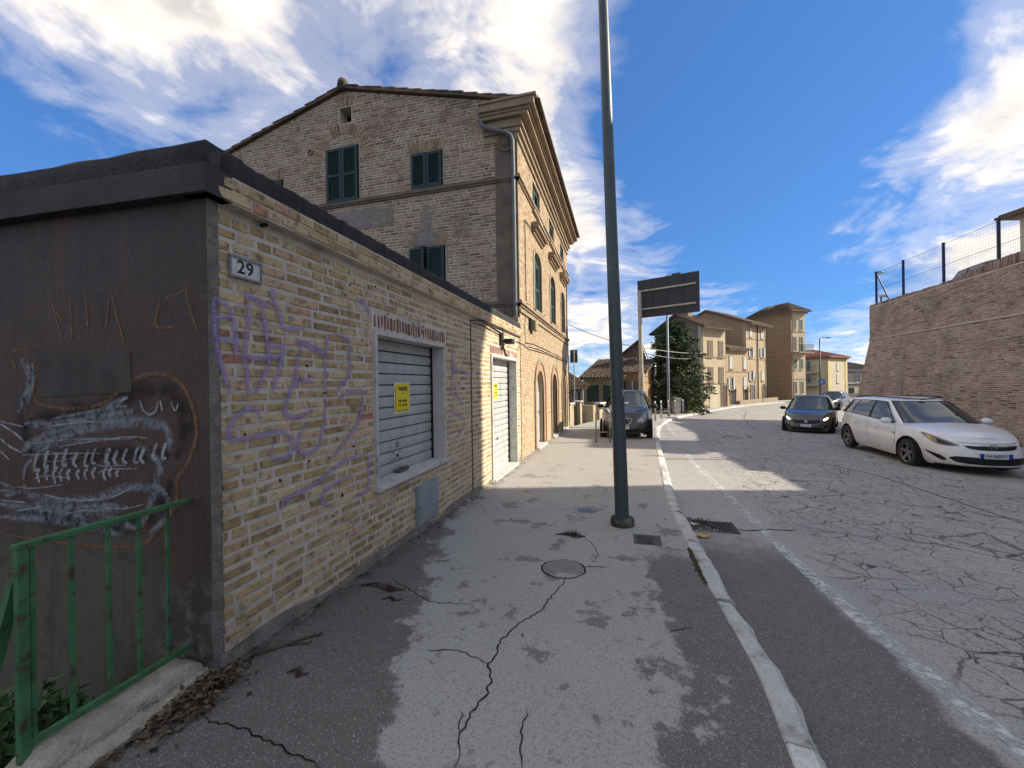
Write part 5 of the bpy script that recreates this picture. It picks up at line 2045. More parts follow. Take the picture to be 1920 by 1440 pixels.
def far_brick(name, c1, c2, c3):
    m, g, bs, out = new_mat(name)
    p = g.pos()
    x, y, z = g.xyz(p)
    uu = g.math('ADD', x, g.math('MULTIPLY', y, 0.9))
    bt = g.new('ShaderNodeTexBrick')
    g.put(bt.inputs['Vector'], g.comb(uu, z, 0.0))
    bt.inputs['Scale'].default_value = 1.0
    bt.inputs['Brick Width'].default_value = 0.27
    bt.inputs['Row Height'].default_value = 0.075
    bt.inputs['Mortar Size'].default_value = 0.008
    g.put(bt.inputs['Color1'], (*c1, 1))
    g.put(bt.inputs['Color2'], (*c2, 1))
    g.put(bt.inputs['Mortar'], (*c3, 1))
    n = g.noise(p, 1.3, 6, 0.65)
    c = g.mix(g.math('MULTIPLY', g.ss(n, 0.4, 0.7), 0.45), bt.outputs[0], tuple(q * 0.6 for q in c1))
    c = g.mix(g.math('MULTIPLY', g.ss(g.noise(p, 6, 5, 0.7), 0.5, 0.75), 0.35), c, c3)
    g.put(bs.inputs['Base Color'], c)
    bs.inputs['Roughness'].default_value = 0.9
    return m


fb_tan = far_brick('far_brick_tan', (0.40, 0.30, 0.18), (0.34, 0.245, 0.145), (0.46, 0.37, 0.25))
fb_cream = far_brick('far_brick_cream', (0.50, 0.41, 0.27), (0.44, 0.35, 0.22), (0.52, 0.44, 0.31))
fb_brown = far_brick('far_brick_brown', (0.29, 0.205, 0.125), (0.24, 0.165, 0.10), (0.31, 0.24, 0.155))
pl_pale = mk('plaster_pale', (0.72, 0.69, 0.61), (0.65, 0.62, 0.55), 0.9, vs=1.2, fine=20, bump=0.2)
pl_grey = mk('plaster_grey', (0.20, 0.185, 0.16), (0.15, 0.14, 0.12), 0.9, vs=1.5, fine=20, bump=0.3, dirt=(0.10, 0.09, 0.08), dirt_s=1.2)
pl_beige = mk('plaster_beige', (0.34, 0.29, 0.21), (0.27, 0.23, 0.165), 0.9, vs=1.2, fine=20, bump=0.3, dirt=(0.15, 0.13, 0.10), dirt_s=0.9)
pl_yellow = mk('plaster_yellow', (0.62, 0.50, 0.22), (0.56, 0.44, 0.19), 0.9, vs=1.0, fine=20, bump=0.2)
pl_cream = mk('plaster_cream', (0.58, 0.51, 0.36), (0.50, 0.44, 0.31), 0.9, vs=1.0, fine=20, bump=0.2)
pl_orange = mk('plaster_orange', (0.34, 0.23, 0.12), (0.28, 0.185, 0.095), 0.9, vs=1.5, fine=20, bump=0.2)
wood_brown = mk('shutter_brown', (0.20, 0.155, 0.10), (0.16, 0.12, 0.08), 0.7, bump=0.1)
wood_white = mk('shutter_white', (0.55, 0.56, 0.55), (0.48, 0.49, 0.48), 0.7, bump=0.1)
wood_green = mk('shutter_grey_green', (0.12, 0.15, 0.13), (0.09, 0.12, 0.10), 0.7, bump=0.1)
pane_m = glass_mat('window_glass', (0.02, 0.023, 0.025), 0.08)


def G2(px, depth):
    p = P(px, 720, depth)
    return Vector((p.x, p.y, 0))


class Block:
    """building on a rectangular plan: front from a to b (left to right as seen from outside)"""
    def __init__(self, name, label, a, b, depth, z0, z1, mats, cat='house'):
        self.a, self.b = Vector(a), Vector(b)
        self.U = (self.b - self.a).normalized()
        self.N = Vector((self.U.y, -self.U.x, 0))
        self.L = (self.b - self.a).length
        self.D = depth
        self.z0, self.z1 = z0, z1
        self.V = Vector((0, 0, 1))
        self.T = thing(name, (self.a.x, self.a.y, z0), label, cat)
        self.O = Vector((self.a.x, self.a.y, z0))
        H = z1 - z0
        mb = MB()
        mb.box(self.O, self.U, self.V, self.N, 0, self.L, 0, H, -0.3, 0.0)
        mb.build('front_wall', mats[0], self.T)
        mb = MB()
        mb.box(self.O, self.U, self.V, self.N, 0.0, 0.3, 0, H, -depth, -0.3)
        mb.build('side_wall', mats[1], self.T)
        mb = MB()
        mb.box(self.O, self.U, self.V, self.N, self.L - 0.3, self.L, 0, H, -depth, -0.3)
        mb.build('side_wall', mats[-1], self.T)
        mb = MB()
        mb.box(self.O, self.U, self.V, self.N, 0.3, self.L - 0.3, 0, H, -depth, -depth + 0.3)
        mb.build('rear_wall', mats[1], self.T)

    def face(self, which='front'):
        if which == 'front':
            return self.O, self.U, self.N
        if which == 'left':
            return self.O - self.N * self.D, self.N, -self.U
        return self.O + self.U * self.L, -self.N, self.U

    def gable(self, rise, mat, over=0.4, end=0.25, along=True, wall=None, thick=0.14, tiles=True):
        """ridge parallel to the front"""
        H = self.z1 - self.z0
        q = lambda u, d, z: self.O + self.U * u - self.N * d + self.V * z
        mid = self.D / 2
        s = rise / mid
        pr = [(-over, H - s * over), (mid, H + rise), (self.D + over, H - s * over)]
        mb = MB()
        for (d0, h0), (d1, h1) in zip(pr, pr[1:]):
            A, B, C, Dd = q(-end, d0, h0), q(self.L + end, d0, h0), q(self.L + end, d1, h1), q(-end, d1, h1)
            t = Vector((0, 0, thick))
            mb.face([A + t, B + t, C + t, Dd + t])
            mb.face([A, Dd, C, B])
            mb.face([A, B, B + t, A + t])
            mb.face([C, Dd, Dd + t, C + t])
            mb.face([B, C, C + t, B + t])
            mb.face([Dd, A, A + t, Dd + t])
        r = mb.build('roof', tile_mat, self.T)
        mb = MB()
        for u0 in (0.002, self.L - 0.302):
            mb.face([q(u0, 0, H), q(u0, self.D, H), q(u0, mid, H + rise)])
            mb.face([q(u0 + 0.3, 0, H), q(u0 + 0.3, mid, H + rise), q(u0 + 0.3, self.D, H)])
        mb.build('gable', wall, self.T)
        if tiles:
            mb = MB()
            u = -end + 0.1
            while u < self.L + end:
                for (d0, h0), (d1, h1) in ((pr[0], pr[1]),):
                    mb.tube([q(u, d0 - 0.02, h0 + thick), q(u, d1, h1 + thick)], 0.075, 6)
                u += 0.22
            tag(mb.build('tile_rows', tile_mat, r, True), kind='stuff')
        return r

    def hip(self, rise, over=0.6, thick=0.15, mat=None, tiles=True):
        H = self.z1 - self.z0
        q = lambda u, d, z: self.O + self.U * u - self.N * d + self.V * z
        o = over
        base = [q(-o, -o, H), q(self.L + o, -o, H), q(self.L + o, self.D + o, H), q(-o, self.D + o, H)]
        m = min(self.L, self.D) / 2
        if self.L >= self.D:
            r0, r1 = q(m, self.D / 2, H + rise), q(self.L - m, self.D / 2, H + rise)
            fs = [[base[0], base[1], r1, r0], [base[1], base[2], r1], [base[2], base[3], r0, r1], [base[3], base[0], r0]]
        else:
            r0, r1 = q(self.L / 2, m, H + rise), q(self.L / 2, self.D - m, H + rise)
            fs = [[base[0], base[1], r0], [base[1], base[2], r1, r0], [base[2], base[3], r1], [base[3], base[0], r0, r1]]
        t = Vector((0, 0, thick))
        mb = MB()
        for f in fs:
            mb.face([p + t for p in f])
        for i in range(4):
            a, b = base[i], base[(i + 1) % 4]
            mb.face([a, b, b + t, a + t])
        mb.face(base[::-1])
        r = mb.build('roof', mat or tile_mat, self.T)
        mb = MB()
        e = 0.25
        bb = [q(-e, -e, H - 0.18), q(self.L + e, -e, H - 0.18), q(self.L + e, self.D + e, H - 0.18), q(-e, self.D + e, H - 0.18)]
        up = Vector((0, 0, 0.175))
        for i in range(4):
            a, b = bb[i], bb[(i + 1) % 4]
            mb.face([a, b, b + up, a + up])
        mb.face(bb[::-1])
        mb.build('eaves_cornice', stone_trim, self.T)
        if tiles:
            mb = MB()
            for f in fs:
                if len(f) == 3:
                    a, b, top = f
                    n = int((b - a).length / 0.24)
                    for k in range(1, n):
                        s = a.lerp(b, k / n)
                        f_ = k / n
                        e_ = (a.lerp(top, f_ * 2) if f_ < .5 else b.lerp(top, (1 - f_) * 2))
                        base_h = s
                        mb.tube([s + t, s.lerp(top, 1 - abs(2 * f_ - 1)).lerp(e_, 0.0) + t if False else e_ + t], 0.07, 5)
                else:
                    a, b, tr, tl = f
                    n = int((b - a).length / 0.24)
                    for k in range(1, n):
                        f_ = k / n
                        s = a.lerp(b, f_)
                        e_ = tl.lerp(tr, f_)
                        mb.tube([s + t, e_ + t], 0.07, 5)
            tag(mb.build('tile_rows', mat or tile_mat, r, True), kind='stuff')
        return r

    def window(self, face, u, v, w, h, sh=None, surround=None, open_=False, sill=True):
        """u: centre as fraction of the face length, v: sill height over the base"""
        O, U, N = self.face(face)
        Lf = self.L if face == 'front' else self.D
        uc = u * Lf
        mb = MB()
        f = 0.07
        pr = 0.05
        b = lambda a0, a1, b0, b1, c0, c1: mb.box(O, U, self.V, N, a0, a1, b0, b1, c0, c1)
        b(uc - w / 2 - f, uc - w / 2, v - f, v + h + f, 0, pr)
        b(uc + w / 2, uc + w / 2 + f, v - f, v + h + f, 0, pr)
        b(uc - w / 2, uc + w / 2, v + h, v + h + f, 0, pr - 0.004)
        b(uc - w / 2, uc + w / 2, v - f, v, 0, pr - 0.004)
        if sill:
            b(uc - w / 2 - 0.12, uc + w / 2 + 0.12, v - f - 0.06, v - f - 0.002, 0, 0.12)
        fr = mb.build('window', surround or stone_trim, self.T)
        mb = MB()
        mb.box(O, U, self.V, N, uc - w / 2, uc + w / 2, v, v + h, 0.0, 0.012)
        mb.build('pane', pane_m, fr)
        mb = MB()
        mb.box(O, U, self.V, N, uc - 0.025, uc + 0.025, v, v + h, 0.012, 0.03)
        mb.build('mullion', wood_white, fr)
        if sh is not None:
            if open_:
                for s in (-1, 1):
                    a = uc + s * (w / 2 + 0.03) + (0 if s > 0 else -w * 0.5)
                    shutter_leaf(fr, O + U * a + self.V * v + N * 0.055, U, self.V, N, w * 0.5, h, sh, 0.04, 0.1)
            else:
                shutter_leaf(fr, O + U * (uc - w / 2) + self.V * v + N * 0.032, U, self.V, N, w * 0.495, h, sh, 0.03, 0.1)
                shutter_leaf(fr, O + U * (uc + w * 0.005) + self.V * v + N * 0.032, U, self.V, N, w * 0.495, h, sh, 0.03, 0.1)
        return fr

    def band(self, face, v, h=0.1, d=0.05, mat=None):
        O, U, N = self.face(face)
        Lf = self.L if face == 'front' else self.D
        mb = MB()
        mb.box(O, U, self.V, N, -d if face == 'front' else 0, Lf + (d if face == 'front' else 0), v, v + h, 0, d)
        mb.build('string_course', mat or stone_trim, self.T)

    def door(self, face, u, w, h, mat, arched=False):
        O, U, N = self.face(face)
        Lf = self.L if face == 'front' else self.D
        uc = u * Lf
        mb = MB()
        if arched:
            q = arch(uc - w / 2, uc + w / 2, 0.05, h)
            mb.face([O + U * a + self.V * b + N * 0.02 for a, b in q])
        else:
            mb.box(O, U, self.V, N, uc - w / 2, uc + w / 2, 0.05, h, 0, 0.02)
        d = mb.build('door', mat, self.T)
        mb = MB()
        f = 0.1
        if arched:
            A, B = arch(uc - w / 2, uc + w / 2, 0, h), arch(uc - w / 2 - f, uc + w / 2 + f, 0, h + f)
            q = lambda p, dd: O + U * p[0] + self.V * p[1] + N * dd
            for k in range(1, len(A)):
                a, b_, c, e = A[k], A[(k + 1) % len(A)], B[(k + 1) % len(A)], B[k]
                mb.face([q(a, .06), q(b_, .06), q(c, .06), q(e, .06)])
                mb.face([q(a, .06), q(e, .06), q(e, 0), q(a, 0)])
                mb.face([q(a, 0), q(b_, 0), q(b_, .06), q(a, .06)])
        else:
            mb.box(O, U, self.V, N, uc - w / 2 - f, uc - w / 2, 0, h + f, 0, 0.06)
            mb.box(O, U, self.V, N, uc + w / 2, uc + w / 2 + f, 0, h + f, 0, 0.06)
            mb.box(O, U, self.V, N, uc - w / 2, uc + w / 2, h, h + f, 0, 0.055)
        mb.build('frame', stone_trim, d)


def antenna(T, p, h, n=4):
    mb = MB()
    mb.tube([p, p + Vector((0, 0, h))], 0.025, 5)
    for k in range(n):
        z = h * (1 - 0.12 * k) - 0.1
        w = 0.55 - 0.05 * k
        mb.tube([p + Vector((-w, w * .4, z)), p + Vector((w, -w * .4, z))], 0.014, 4)
    mb.build('antenna', galv, T)


def far_houses():
    zb = CAM_Z - 2.68
    # A: cream house behind the conifer
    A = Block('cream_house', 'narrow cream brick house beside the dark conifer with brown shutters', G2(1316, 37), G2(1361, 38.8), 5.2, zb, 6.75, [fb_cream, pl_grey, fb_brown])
    A.gable(1.35, tile_mat, 0.6, 0.35, wall=pl_grey)
    H = A.z1 - A.z0
    for u in (0.36, 0.80):
        A.window('front', u, H * 0.635, 0.62, 1.45, wood_brown)
        A.window('front', u, H * 0.33, 0.62, 1.35, wood_brown)
    for v in (0.30, 0.62):
        A.band('front', H * v)
    A.door('front', 0.92, 0.8, 2.2, mk('door_brown', (0.09, 0.065, 0.045), rough=0.6))
    mb = MB()
    mb.box(A.O, A.U, A.V, A.N, A.L * 0.30, A.L * 0.66, 0.1, 2.3, 0, 0.03)
    mb.build('garage_door', pl_cream, A.T)
    mb = MB()
    c = A.O + A.U * A.L * 0.3 - A.N * 2.2 + A.V * (H + 0.9)
    mb.box(c, A.U, A.V, A.N, -0.35, 0.35, 0, 1.1, -0.3, 0.3)
    mb.box(c, A.U, A.V, A.N, -0.5, 0.5, 1.1, 1.2, -0.45, 0.45)
    mb.box(c, A.U, A.V, A.N, -0.42, 0.42, 1.2, 1.42, -0.36, 0.36)
    mb.build('chimney', fb_brown, A.T)
    antenna(A.T, A.O + A.U * A.L * 0.55 - A.N * 2.6 + A.V * (H + 1.2), 3.6)
    mb = MB()
    mb.tube([A.O + A.U * 0.1 + A.N * 0.08, A.O + A.U * 0.1 + A.N * 0.08 + A.V * H], 0.06, 7)
    mb.build('downpipe', galv, A.T)
    # B: low house between
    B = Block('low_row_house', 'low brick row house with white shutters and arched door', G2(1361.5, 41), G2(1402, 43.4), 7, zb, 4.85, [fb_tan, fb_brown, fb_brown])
    B.gable(1.1, tile_mat, 0.4, 0.1, wall=fb_brown)
    H = B.z1 - B.z0
    for u in (0.22, 0.86):
        B.window('front', u, H * 0.66, 0.6, 1.25, wood_white)
        B.window('front', u, H * 0.30, 0.6, 1.2, wood_white, open_=(u < 0.5))
    B.door('front', 0.30, 1.0, 2.1, mk('door_black', (0.03, 0.027, 0.025), rough=0.5), True)
    B.door('front', 0.90, 0.8, 2.0, dark_void)
    B.band('front', H * 0.60, 0.06)
    for u in (0.2, 0.88):
        mb = MB()
        c = B.O + B.U * B.L * u + B.V * (H * 0.30 - 0.25) + B.N * 0.2
        rng = random.Random(int(u * 100))
        for _ in range(60):
            p = c + Vector((rng.uniform(-.35, .35), rng.uniform(-.15, .15), rng.uniform(-.15, .2)))
            s = 0.07
            mb.face([p, p + Vector((s, 0, s)), p + Vector((0, s, s * .5))])
        mb.build('window_plant', leaf_dark, B.T)
    # C: taller house
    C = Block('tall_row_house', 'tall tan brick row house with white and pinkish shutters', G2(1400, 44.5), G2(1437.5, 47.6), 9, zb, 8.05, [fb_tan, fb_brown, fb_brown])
    C.gable(1.9, tile_mat, 0.7, 0.2, wall=fb_brown)
    H = C.z1 - C.z0
    for u in (0.22, 0.78):
        C.window('front', u, H * 0.83, 0.55, 0.95, wood_white)
        C.window('front', u, H * 0.585, 0.6, 1.05, wood_white, open_=True)
        C.window('front', u, H * 0.29, 0.6, 1.05, wood_white, open_=(u < 0.5))
    for v in (0.55, 0.80):
        C.band('front', H * v, 0.08)
    C.door('front', 0.28, 1.0, 2.1, mk('door_grey', (0.10, 0.095, 0.09), rough=0.6))
    C.door('front', 0.85, 0.9, 2.2, mk('door_dark', (0.05, 0.042, 0.036), rough=0.6), True)
    for u in (0.52, 0.97):
        mb = MB()
        p = C.O + C.U * C.L * u + C.N * 0.09
        mb.tube([p, p + C.V * (H - 0.1)], 0.055, 7)
        mb.build('downpipe', black, C.T)
    # low plinth wall and step in front of C
    mb = MB()
    a, b = G2(1383, 42), G2(1455, 49)
    u = (b - a).normalized()
    n = Vector((u.y, -u.x, 0))
    mb.box(Vector((a.x, a.y, zb)) + n * 0.2, u, Vector((0, 0, 1)), n, 0, (b - a).length, 0, 0.55, -0.3, 0.0)
    W = mb.build('plinth_wall', stone_trim, None, bevel=0.03)
    tag(W, 'low pale stone wall in front of the tall row house', 'low wall')
    # D: square tower house
    d1 = G2(1485, 50)
    d0 = G2(1412, 55.2)
    D = Block('tower_house', 'square four-storey brick tower house with hip roof and balcony', d0, d1, 2.4, zb, 10.1, [fb_brown, fb_brown, fb_cream])  # sun and shade put in the brick: cream right face, brown front
    D.hip(1.25, 0.55)
    H = D.z1 - D.z0
    for u in (0.75, 0.28):
        D.window('right', 1 - u, H * 0.80, 0.42, 1.25, wood_green, pl_cream)
        D.window('right', 1 - u, H * 0.56, 0.42, 1.75, wood_green, pl_cream)
        D.window('right', 1 - u, H * 0.36, 0.42, 1.2, wood_green, pl_cream)
        D.window('right', 1 - u, H * 0.08, 0.45, 1.5, wood_green, pl_cream)
    for v in (0.24, 0.53, 0.77):
        D.band('front', H * v, 0.08, 0.05, fb_tan)
        D.band('right', H * v, 0.08, 0.05, fb_tan)
    O, U, N = D.face('right')
    mb = MB()
    mb.box(O, U, D.V, N, 0.0, 2.6, H * 0.545 - 0.16, H * 0.545, 0, 1.0)
    bal = mb.build('balcony', stone_trim, D.T)
    mb = MB()
    for k in range(24):
        uu = 0.05 + 2.5 * k / 23
        mb.tube([O + U * uu + N * 0.95 + D.V * H * 0.545, O + U * uu + N * 0.95 + D.V * (H * 0.545 + 0.95)], 0.016, 4)
    mb.tube([O + U * 0.03 + N * 0.95 + D.V * (H * 0.545 + 0.95), O + U * 2.57 + N * 0.95 + D.V * (H * 0.545 + 0.95)], 0.025, 5)
    mb.build('railing', black, bal)
    # E: yellow block of flats
    e1 = G2(1553, 60)
    E = Block('yellow_house', 'yellow three-storey block with red tiled roof and balconies', e1, G2(1588, 63), 10, zb - 0.1, 4.85, [pl_cream, pl_cream, pl_yellow])
    E.hip(1.25, 0.5, mat=mk('red_tiles', (0.34, 0.13, 0.085), (0.27, 0.105, 0.075), 0.85, vs=2, fine=20, fa=0.3, bump=0.4))
    H = E.z1 - E.z0
    for v in (0.68, 0.37):
        E.window('front', 0.5, H * v, 0.8, 1.2, wood_white, pl_yellow)
        E.window('left', 0.72, H * v, 1.0, 1.5, None, pl_cream)
    for u0 in (-0.02, 0.90):
        mb = MB()
        mb.box(E.O, E.U, E.V, E.N, E.L * u0, E.L * (u0 + 0.12), 0, H - 0.2, 0, 0.05)
        mb.build('corner_strip', pl_yellow, E.T)
    O, U, N = E.face('left')
    for v in (0.32, 0.64):
        mb = MB()
        mb.box(O, U, E.V, N, 4.5, 8.8, H * v - 0.15, H * v, 0, 1.1)
        bal = mb.build('balcony', pl_cream, E.T)
        mb = MB()
        for k in range(26):
            uu = 4.55 + 4.2 * k / 25
            mb.tube([O + U * uu + N * 1.05 + E.V * H * v, O + U * uu + N * 1.05 + E.V * (H * v + 0.95)], 0.015, 4)
        mb.tube([O + U * 4.5 + N * 1.05 + E.V * (H * v + .95), O + U * 8.8 + N * 1.05 + E.V * (H * v + .95)], 0.025, 5)
        mb.build('railing', black, bal)
    antenna(E.T, E.O - E.N * 7 + E.U * 1.0 + E.V * (H + 0.5), 4.2, 5)
    # F: grey house at the end of the road
    F_ = Block('grey_house', 'grey house with dark roof and white window surrounds', G2(1583, 74), G2(1646, 76), 9, zb - 0.1, 3.4, [pl_grey, pl_grey, pl_grey])
    F_.hip(1.7, 0.3, mat=mk('dark_roof', (0.085, 0.07, 0.06), rough=0.9, vs=2))
    H = F_.z1 - F_.z0
    F_.window('front', 0.40, H * 0.46, 1.0, 1.8, None, wood_white)
    F_.window('front', 0.80, H * 0.46, 1.0, 1.8, None, wood_white)
    F_.band('front', H * 0.40, 0.2, 0.08, wood_white)
    F_.band('front', H * 0.90, 0.25, 0.12, wood_white)
    mb = MB()
    mb.box(F_.O, F_.U, F_.V, F_.N, F_.L * 0.05, F_.L * 0.95, 0, H * 0.26, 0, 0.06)
    mb.build('shop_front', pl_cream, F_.T)
    for u in (0.2, 0.5, 0.8):
        mb = MB()
        mb.box(F_.O, F_.U, F_.V, F_.N, F_.L * (u - 0.08), F_.L * (u + 0.08), 0.1, H * 0.24, 0.06, 0.1)
        mb.build('shop_window', pane_m, F_.T)
    # lit house on the terrace at the right edge of the view
    g0 = P(1917, 720, 24)
    T_ = Block('terrace_house', 'cream house with projecting eaves on the terrace beyond the fence', Vector((g0.x, g0.y, 0)), Vector((g0.x + 3, g0.y - 12, 0)), 8, 4.4, 11.2, [pl_cream, pl_cream, pl_cream])
    T_.hip(1.5, 0.7)
    for u in (0.25, 0.6):
        T_.window('front', u, 3.6, 0.9, 1.4, wood_green)
        T_.window('front', u, 0.9, 0.9, 1.4, wood_green)
    # tall house on the terrace, out of view, added to shade the near pavement
    S = Block('terrace_shade_house', 'tall plastered house on the terrace at the side of the street', Vector((14.2, 11.3, 0)), Vector((14.2, 2.6, 0)), 9, 4.4, 12.7, [pl_pale, pl_pale, pl_pale])  # pale walls picked to bounce light towards the garage
    S.hip(1.8, 0.5, tiles=False)
    for u in (0.2, 0.5, 0.8):
        for v in (1.0, 4.6):
            S.window('front', u, v, 1.0, 1.7, wood_green)
    K = Block('terrace_shade_tower', 'narrow plastered stair tower on the terrace', Vector((14.6, 17.9, 0)), Vector((14.6, 16.1, 0)), 2.2, 4.4, 8.7, [pl_beige, pl_beige, pl_beige])  # out-of-view tower, added to cast the dark band across the road
    K.hip(0.6, 0.3, tiles=False)
    K.door('front', 0.5, 0.9, 2.1, wood_green)



far_houses()
# ------------------------------------------------------------------ roofs below the street on the left, parapet, conifer
def tiled_slope(T, parent, e0, e1, r1, r0, mat):
    """rows of barrel tiles between eave e0-e1 and ridge r0-r1"""
    mb = MB()
    L = (e1 - e0).length
    n = int(L / 0.2)
    rng = random.Random(int(L * 100))
    for k in range(n + 1):
        a, b = e0.lerp(e1, k / n), r0.lerp(r1, k / n)
        m = max(2, int((b - a).length / 0.36))
        for j in range(m):
            p, q = a.lerp(b, j / m), a.lerp(b, (j + 1.12) / m)
            up = Vector((0, 0, 0.03 + rng.uniform(0, 0.03)))
            side = (e1 - e0).normalized() * rng.uniform(-0.015, 0.015)
            mb.tube([p + up + side + Vector((0, 0, 0.03)), q + up + side], [0.085, 0.065], 6)
    tag(mb.build('roof_tiles', mat, parent, True), kind='stuff')


def low_house(name, label, a, b, depth, z0, z1, rise, wall, over=0.35):
    B = Block(name, label, a, b, depth, z0, z1, [wall, wall, wall])
    H = z1 - z0
    q = lambda u, d, z: B.O + B.U * u - B.N * d + B.V * z
    s = rise / depth
    e0, e1 = q(-0.2, -over, H - s * over), q(B.L + 0.2, -over, H - s * over)
    r1, r0 = q(B.L + 0.2, depth + 0.1, H + rise), q(-0.2, depth + 0.1, H + rise)
    mb = MB()
    t = Vector((0, 0, 0.1))
    mb.face([e0 + t, e1 + t, r1 + t, r0 + t])
    mb.face([e0, r0, r1, e1])
    for p1, p2 in ((e0, e1), (e1, r1), (r1, r0), (r0, e0)):
        mb.face([p1, p2, p2 + t, p1 + t])
    r = mb.build('roof', tile_mat, B.T)
    tiled_slope(B.T, r, e0 + t, e1 + t, r1 + t, r0 + t, tile_mat)
    mb = MB()
    for u0 in (0.002, B.L - 0.002):
        mb.face([q(u0, 0, H), q(u0, depth, H), q(u0, depth, H + rise)])
    mb.face([q(0, depth, H), q(B.L, depth, H), q(B.L, depth, H + rise), q(0, depth, H + rise)])
    mb.build('gable', wall, B.T)
    return B


def left_side():
    zl = -3.7
    L1 = low_house('low_beige_house', 'low beige plastered house with tiled roof and two green windows below the street', G2(1094, 27.5), G2(1166, 26.5), 7, zl, 1.85, 1.55, pl_beige)
    H = L1.z1 - L1.z0
    for u in (0.25, 0.68):
        L1.window('front', u, H - 1.55, 0.85, 1.15, None, pl_beige)
        O, U, N = L1.face('front')
    gw = mk('window_green_glass', (0.012, 0.05, 0.045), rough=0.2, bump=0)
    for u in (0.25, 0.68):
        mb = MB()
        mb.box(L1.O, L1.U, L1.V, L1.N, L1.L * u - 0.40, L1.L * u + 0.40, H - 1.5, H - 0.45, 0.031, 0.036)
        mb.build('shutter', gw, L1.T)
    L1.band('front', H - 1.85, 0.08, 0.06, pl_beige)
    L1.band('front', H - 3.2, 0.3, 0.05, pl_cream)
    mb = MB()
    mb.tube([L1.O + L1.V * (H - 2.2) + L1.N * 0.06, L1.O + L1.U * L1.L * 0.5 + L1.V * (H - 2.3) + L1.N * 0.06, L1.O + L1.U * L1.L + L1.V * (H - 2.25) + L1.N * 0.06], 0.02, 5)
    mb.build('cable', wire_mat, L1.T)
    L2 = low_house('small_shed', 'small stone shed with tiled lean-to roof next to the brick house', G2(1050, 23.5), G2(1093, 23.8), 4.2, zl, 1.35, 1.1, pl_grey)
    H = L2.z1 - L2.z0
    L2.window('front', 0.72, H - 1.2, 0.35, 0.9, None, pl_grey)
    mb = MB()
    p = L2.O + L2.U * L2.L * 0.95 + L2.N * 0.1
    mb.tube([p, p + L2.V * (H - 0.1)], 0.05, 7)
    mb.build('downpipe', galv, L2.T)
    L3 = low_house('orange_house', 'orange plastered house with dark windows behind the sign pole', G2(1167, 27.2), G2(1206, 26.6), 6, zl, 2.15, 1.1, pl_orange)
    H = L3.z1 - L3.z0
    L3.window('front', 0.48, H - 1.75, 1.15, 1.3, None, pl_orange)
    L4 = Block('brown_gable_house', 'brown house gable with terracotta verge rising behind the low roofs', G2(1150, 36), G2(1215, 35), 8, zl, 3.3, [pl_grey, pl_grey, pl_grey])
    # gable end turned to the street
    q = lambda u, d, z: L4.O + L4.U * u - L4.N * d + L4.V * z
    H = L4.z1 - L4.z0
    mb = MB()
    pk = 2.0
    mb.face([q(0, 0.002, H), q(L4.L, 0.002, H), q(L4.L * 0.8, 0.002, H + pk)])
    mb.build('gable', mk('plaster_brown', (0.16, 0.115, 0.085), (0.12, 0.085, 0.065), 0.9, vs=1.5), L4.T)
    mb = MB()
    t = Vector((0, 0, 0.16))
    for (u0, h0, u1, h1) in ((-0.3, H - 0.1, L4.L * 0.8, H + pk), (L4.L * 0.8, H + pk, L4.L + 0.5, H - 1.0)):
        a, b, c, d = q(u0, -0.2, h0), q(u1, -0.2, h1), q(u1, 8, h1), q(u0, 8, h0)
        mb.face([a + t, b + t, c + t, d + t]); mb.face([a, d, c, b]); mb.face([a, b, b + t, a + t]); mb.face([c, d, d + t, c + t])
    mb.build('roof', tile_mat, L4.T)
    # parapets of the side street
    par = mk('parapet_render', (0.44, 0.37, 0.26), (0.36, 0.30, 0.21), 0.9, vs=3, fine=40, fa=0.3, bump=0.5, dirt=(0.20, 0.165, 0.12), dirt_s=2)
    a, b = Vector((-2.22, 17.75, 0)), Vector((-1.95, 20.6, 0))
    u = (b - a).normalized()
    n = Vector((u.y, -u.x, 0))
    z = zs(0, 19)
    T = thing('parapet', (a.x, a.y, z), 'short cream parapet with iron grille beside the brick house', 'parapet')
    O = Vector((a.x, a.y, z - 0.3))
    Vz = Vector((0, 0, 1))
    mb = MB()
    Ln = (b - a).length
    for (p0, p1) in ((0, 0.85), (Ln - 0.5, Ln)):
        mb.box(O, u, Vz, n, p0, p1, 0, 1.25, -0.3, 0)
    mb.build('pier', par, T, bevel=0.02)
    mb = MB()
    for (p0, p1) in ((-0.03, 0.9), (Ln - 0.55, Ln + 0.05)):
        mb.box(O, u, Vz, n, p0, p1, 1.252, 1.33, -0.35, 0.05)
    mb.build('coping', white_stone, T, bevel=0.015)
    mb = MB()
    for k in range(9):
        uu = 0.92 + (Ln - 1.5) * k / 8
        mb.tube([O + u * uu - n * 0.15 + Vz * 0.1, O + u * uu - n * 0.15 + Vz * 1.2], 0.012, 5)
    for zz in (0.3, 0.75, 1.15):
        mb.tube([O + u * 0.8 - n * 0.15 + Vz * zz, O + u * (Ln - 0.45) - n * 0.15 + Vz * zz], 0.015, 5)
    mb.build('grille', black, T)
    pts = [Vector((kx(y) - 3.42, y, 0)) for y in (22.6, 24.5, 26.5, 28.5, 30.5, 32.5)]
    T = thing('parapet', (pts[0].x, pts[0].y, zs(0, 22.6)), 'long cream parapet wall running behind the parked dark hatchback', 'parapet')
    mb, mc = MB(), MB()
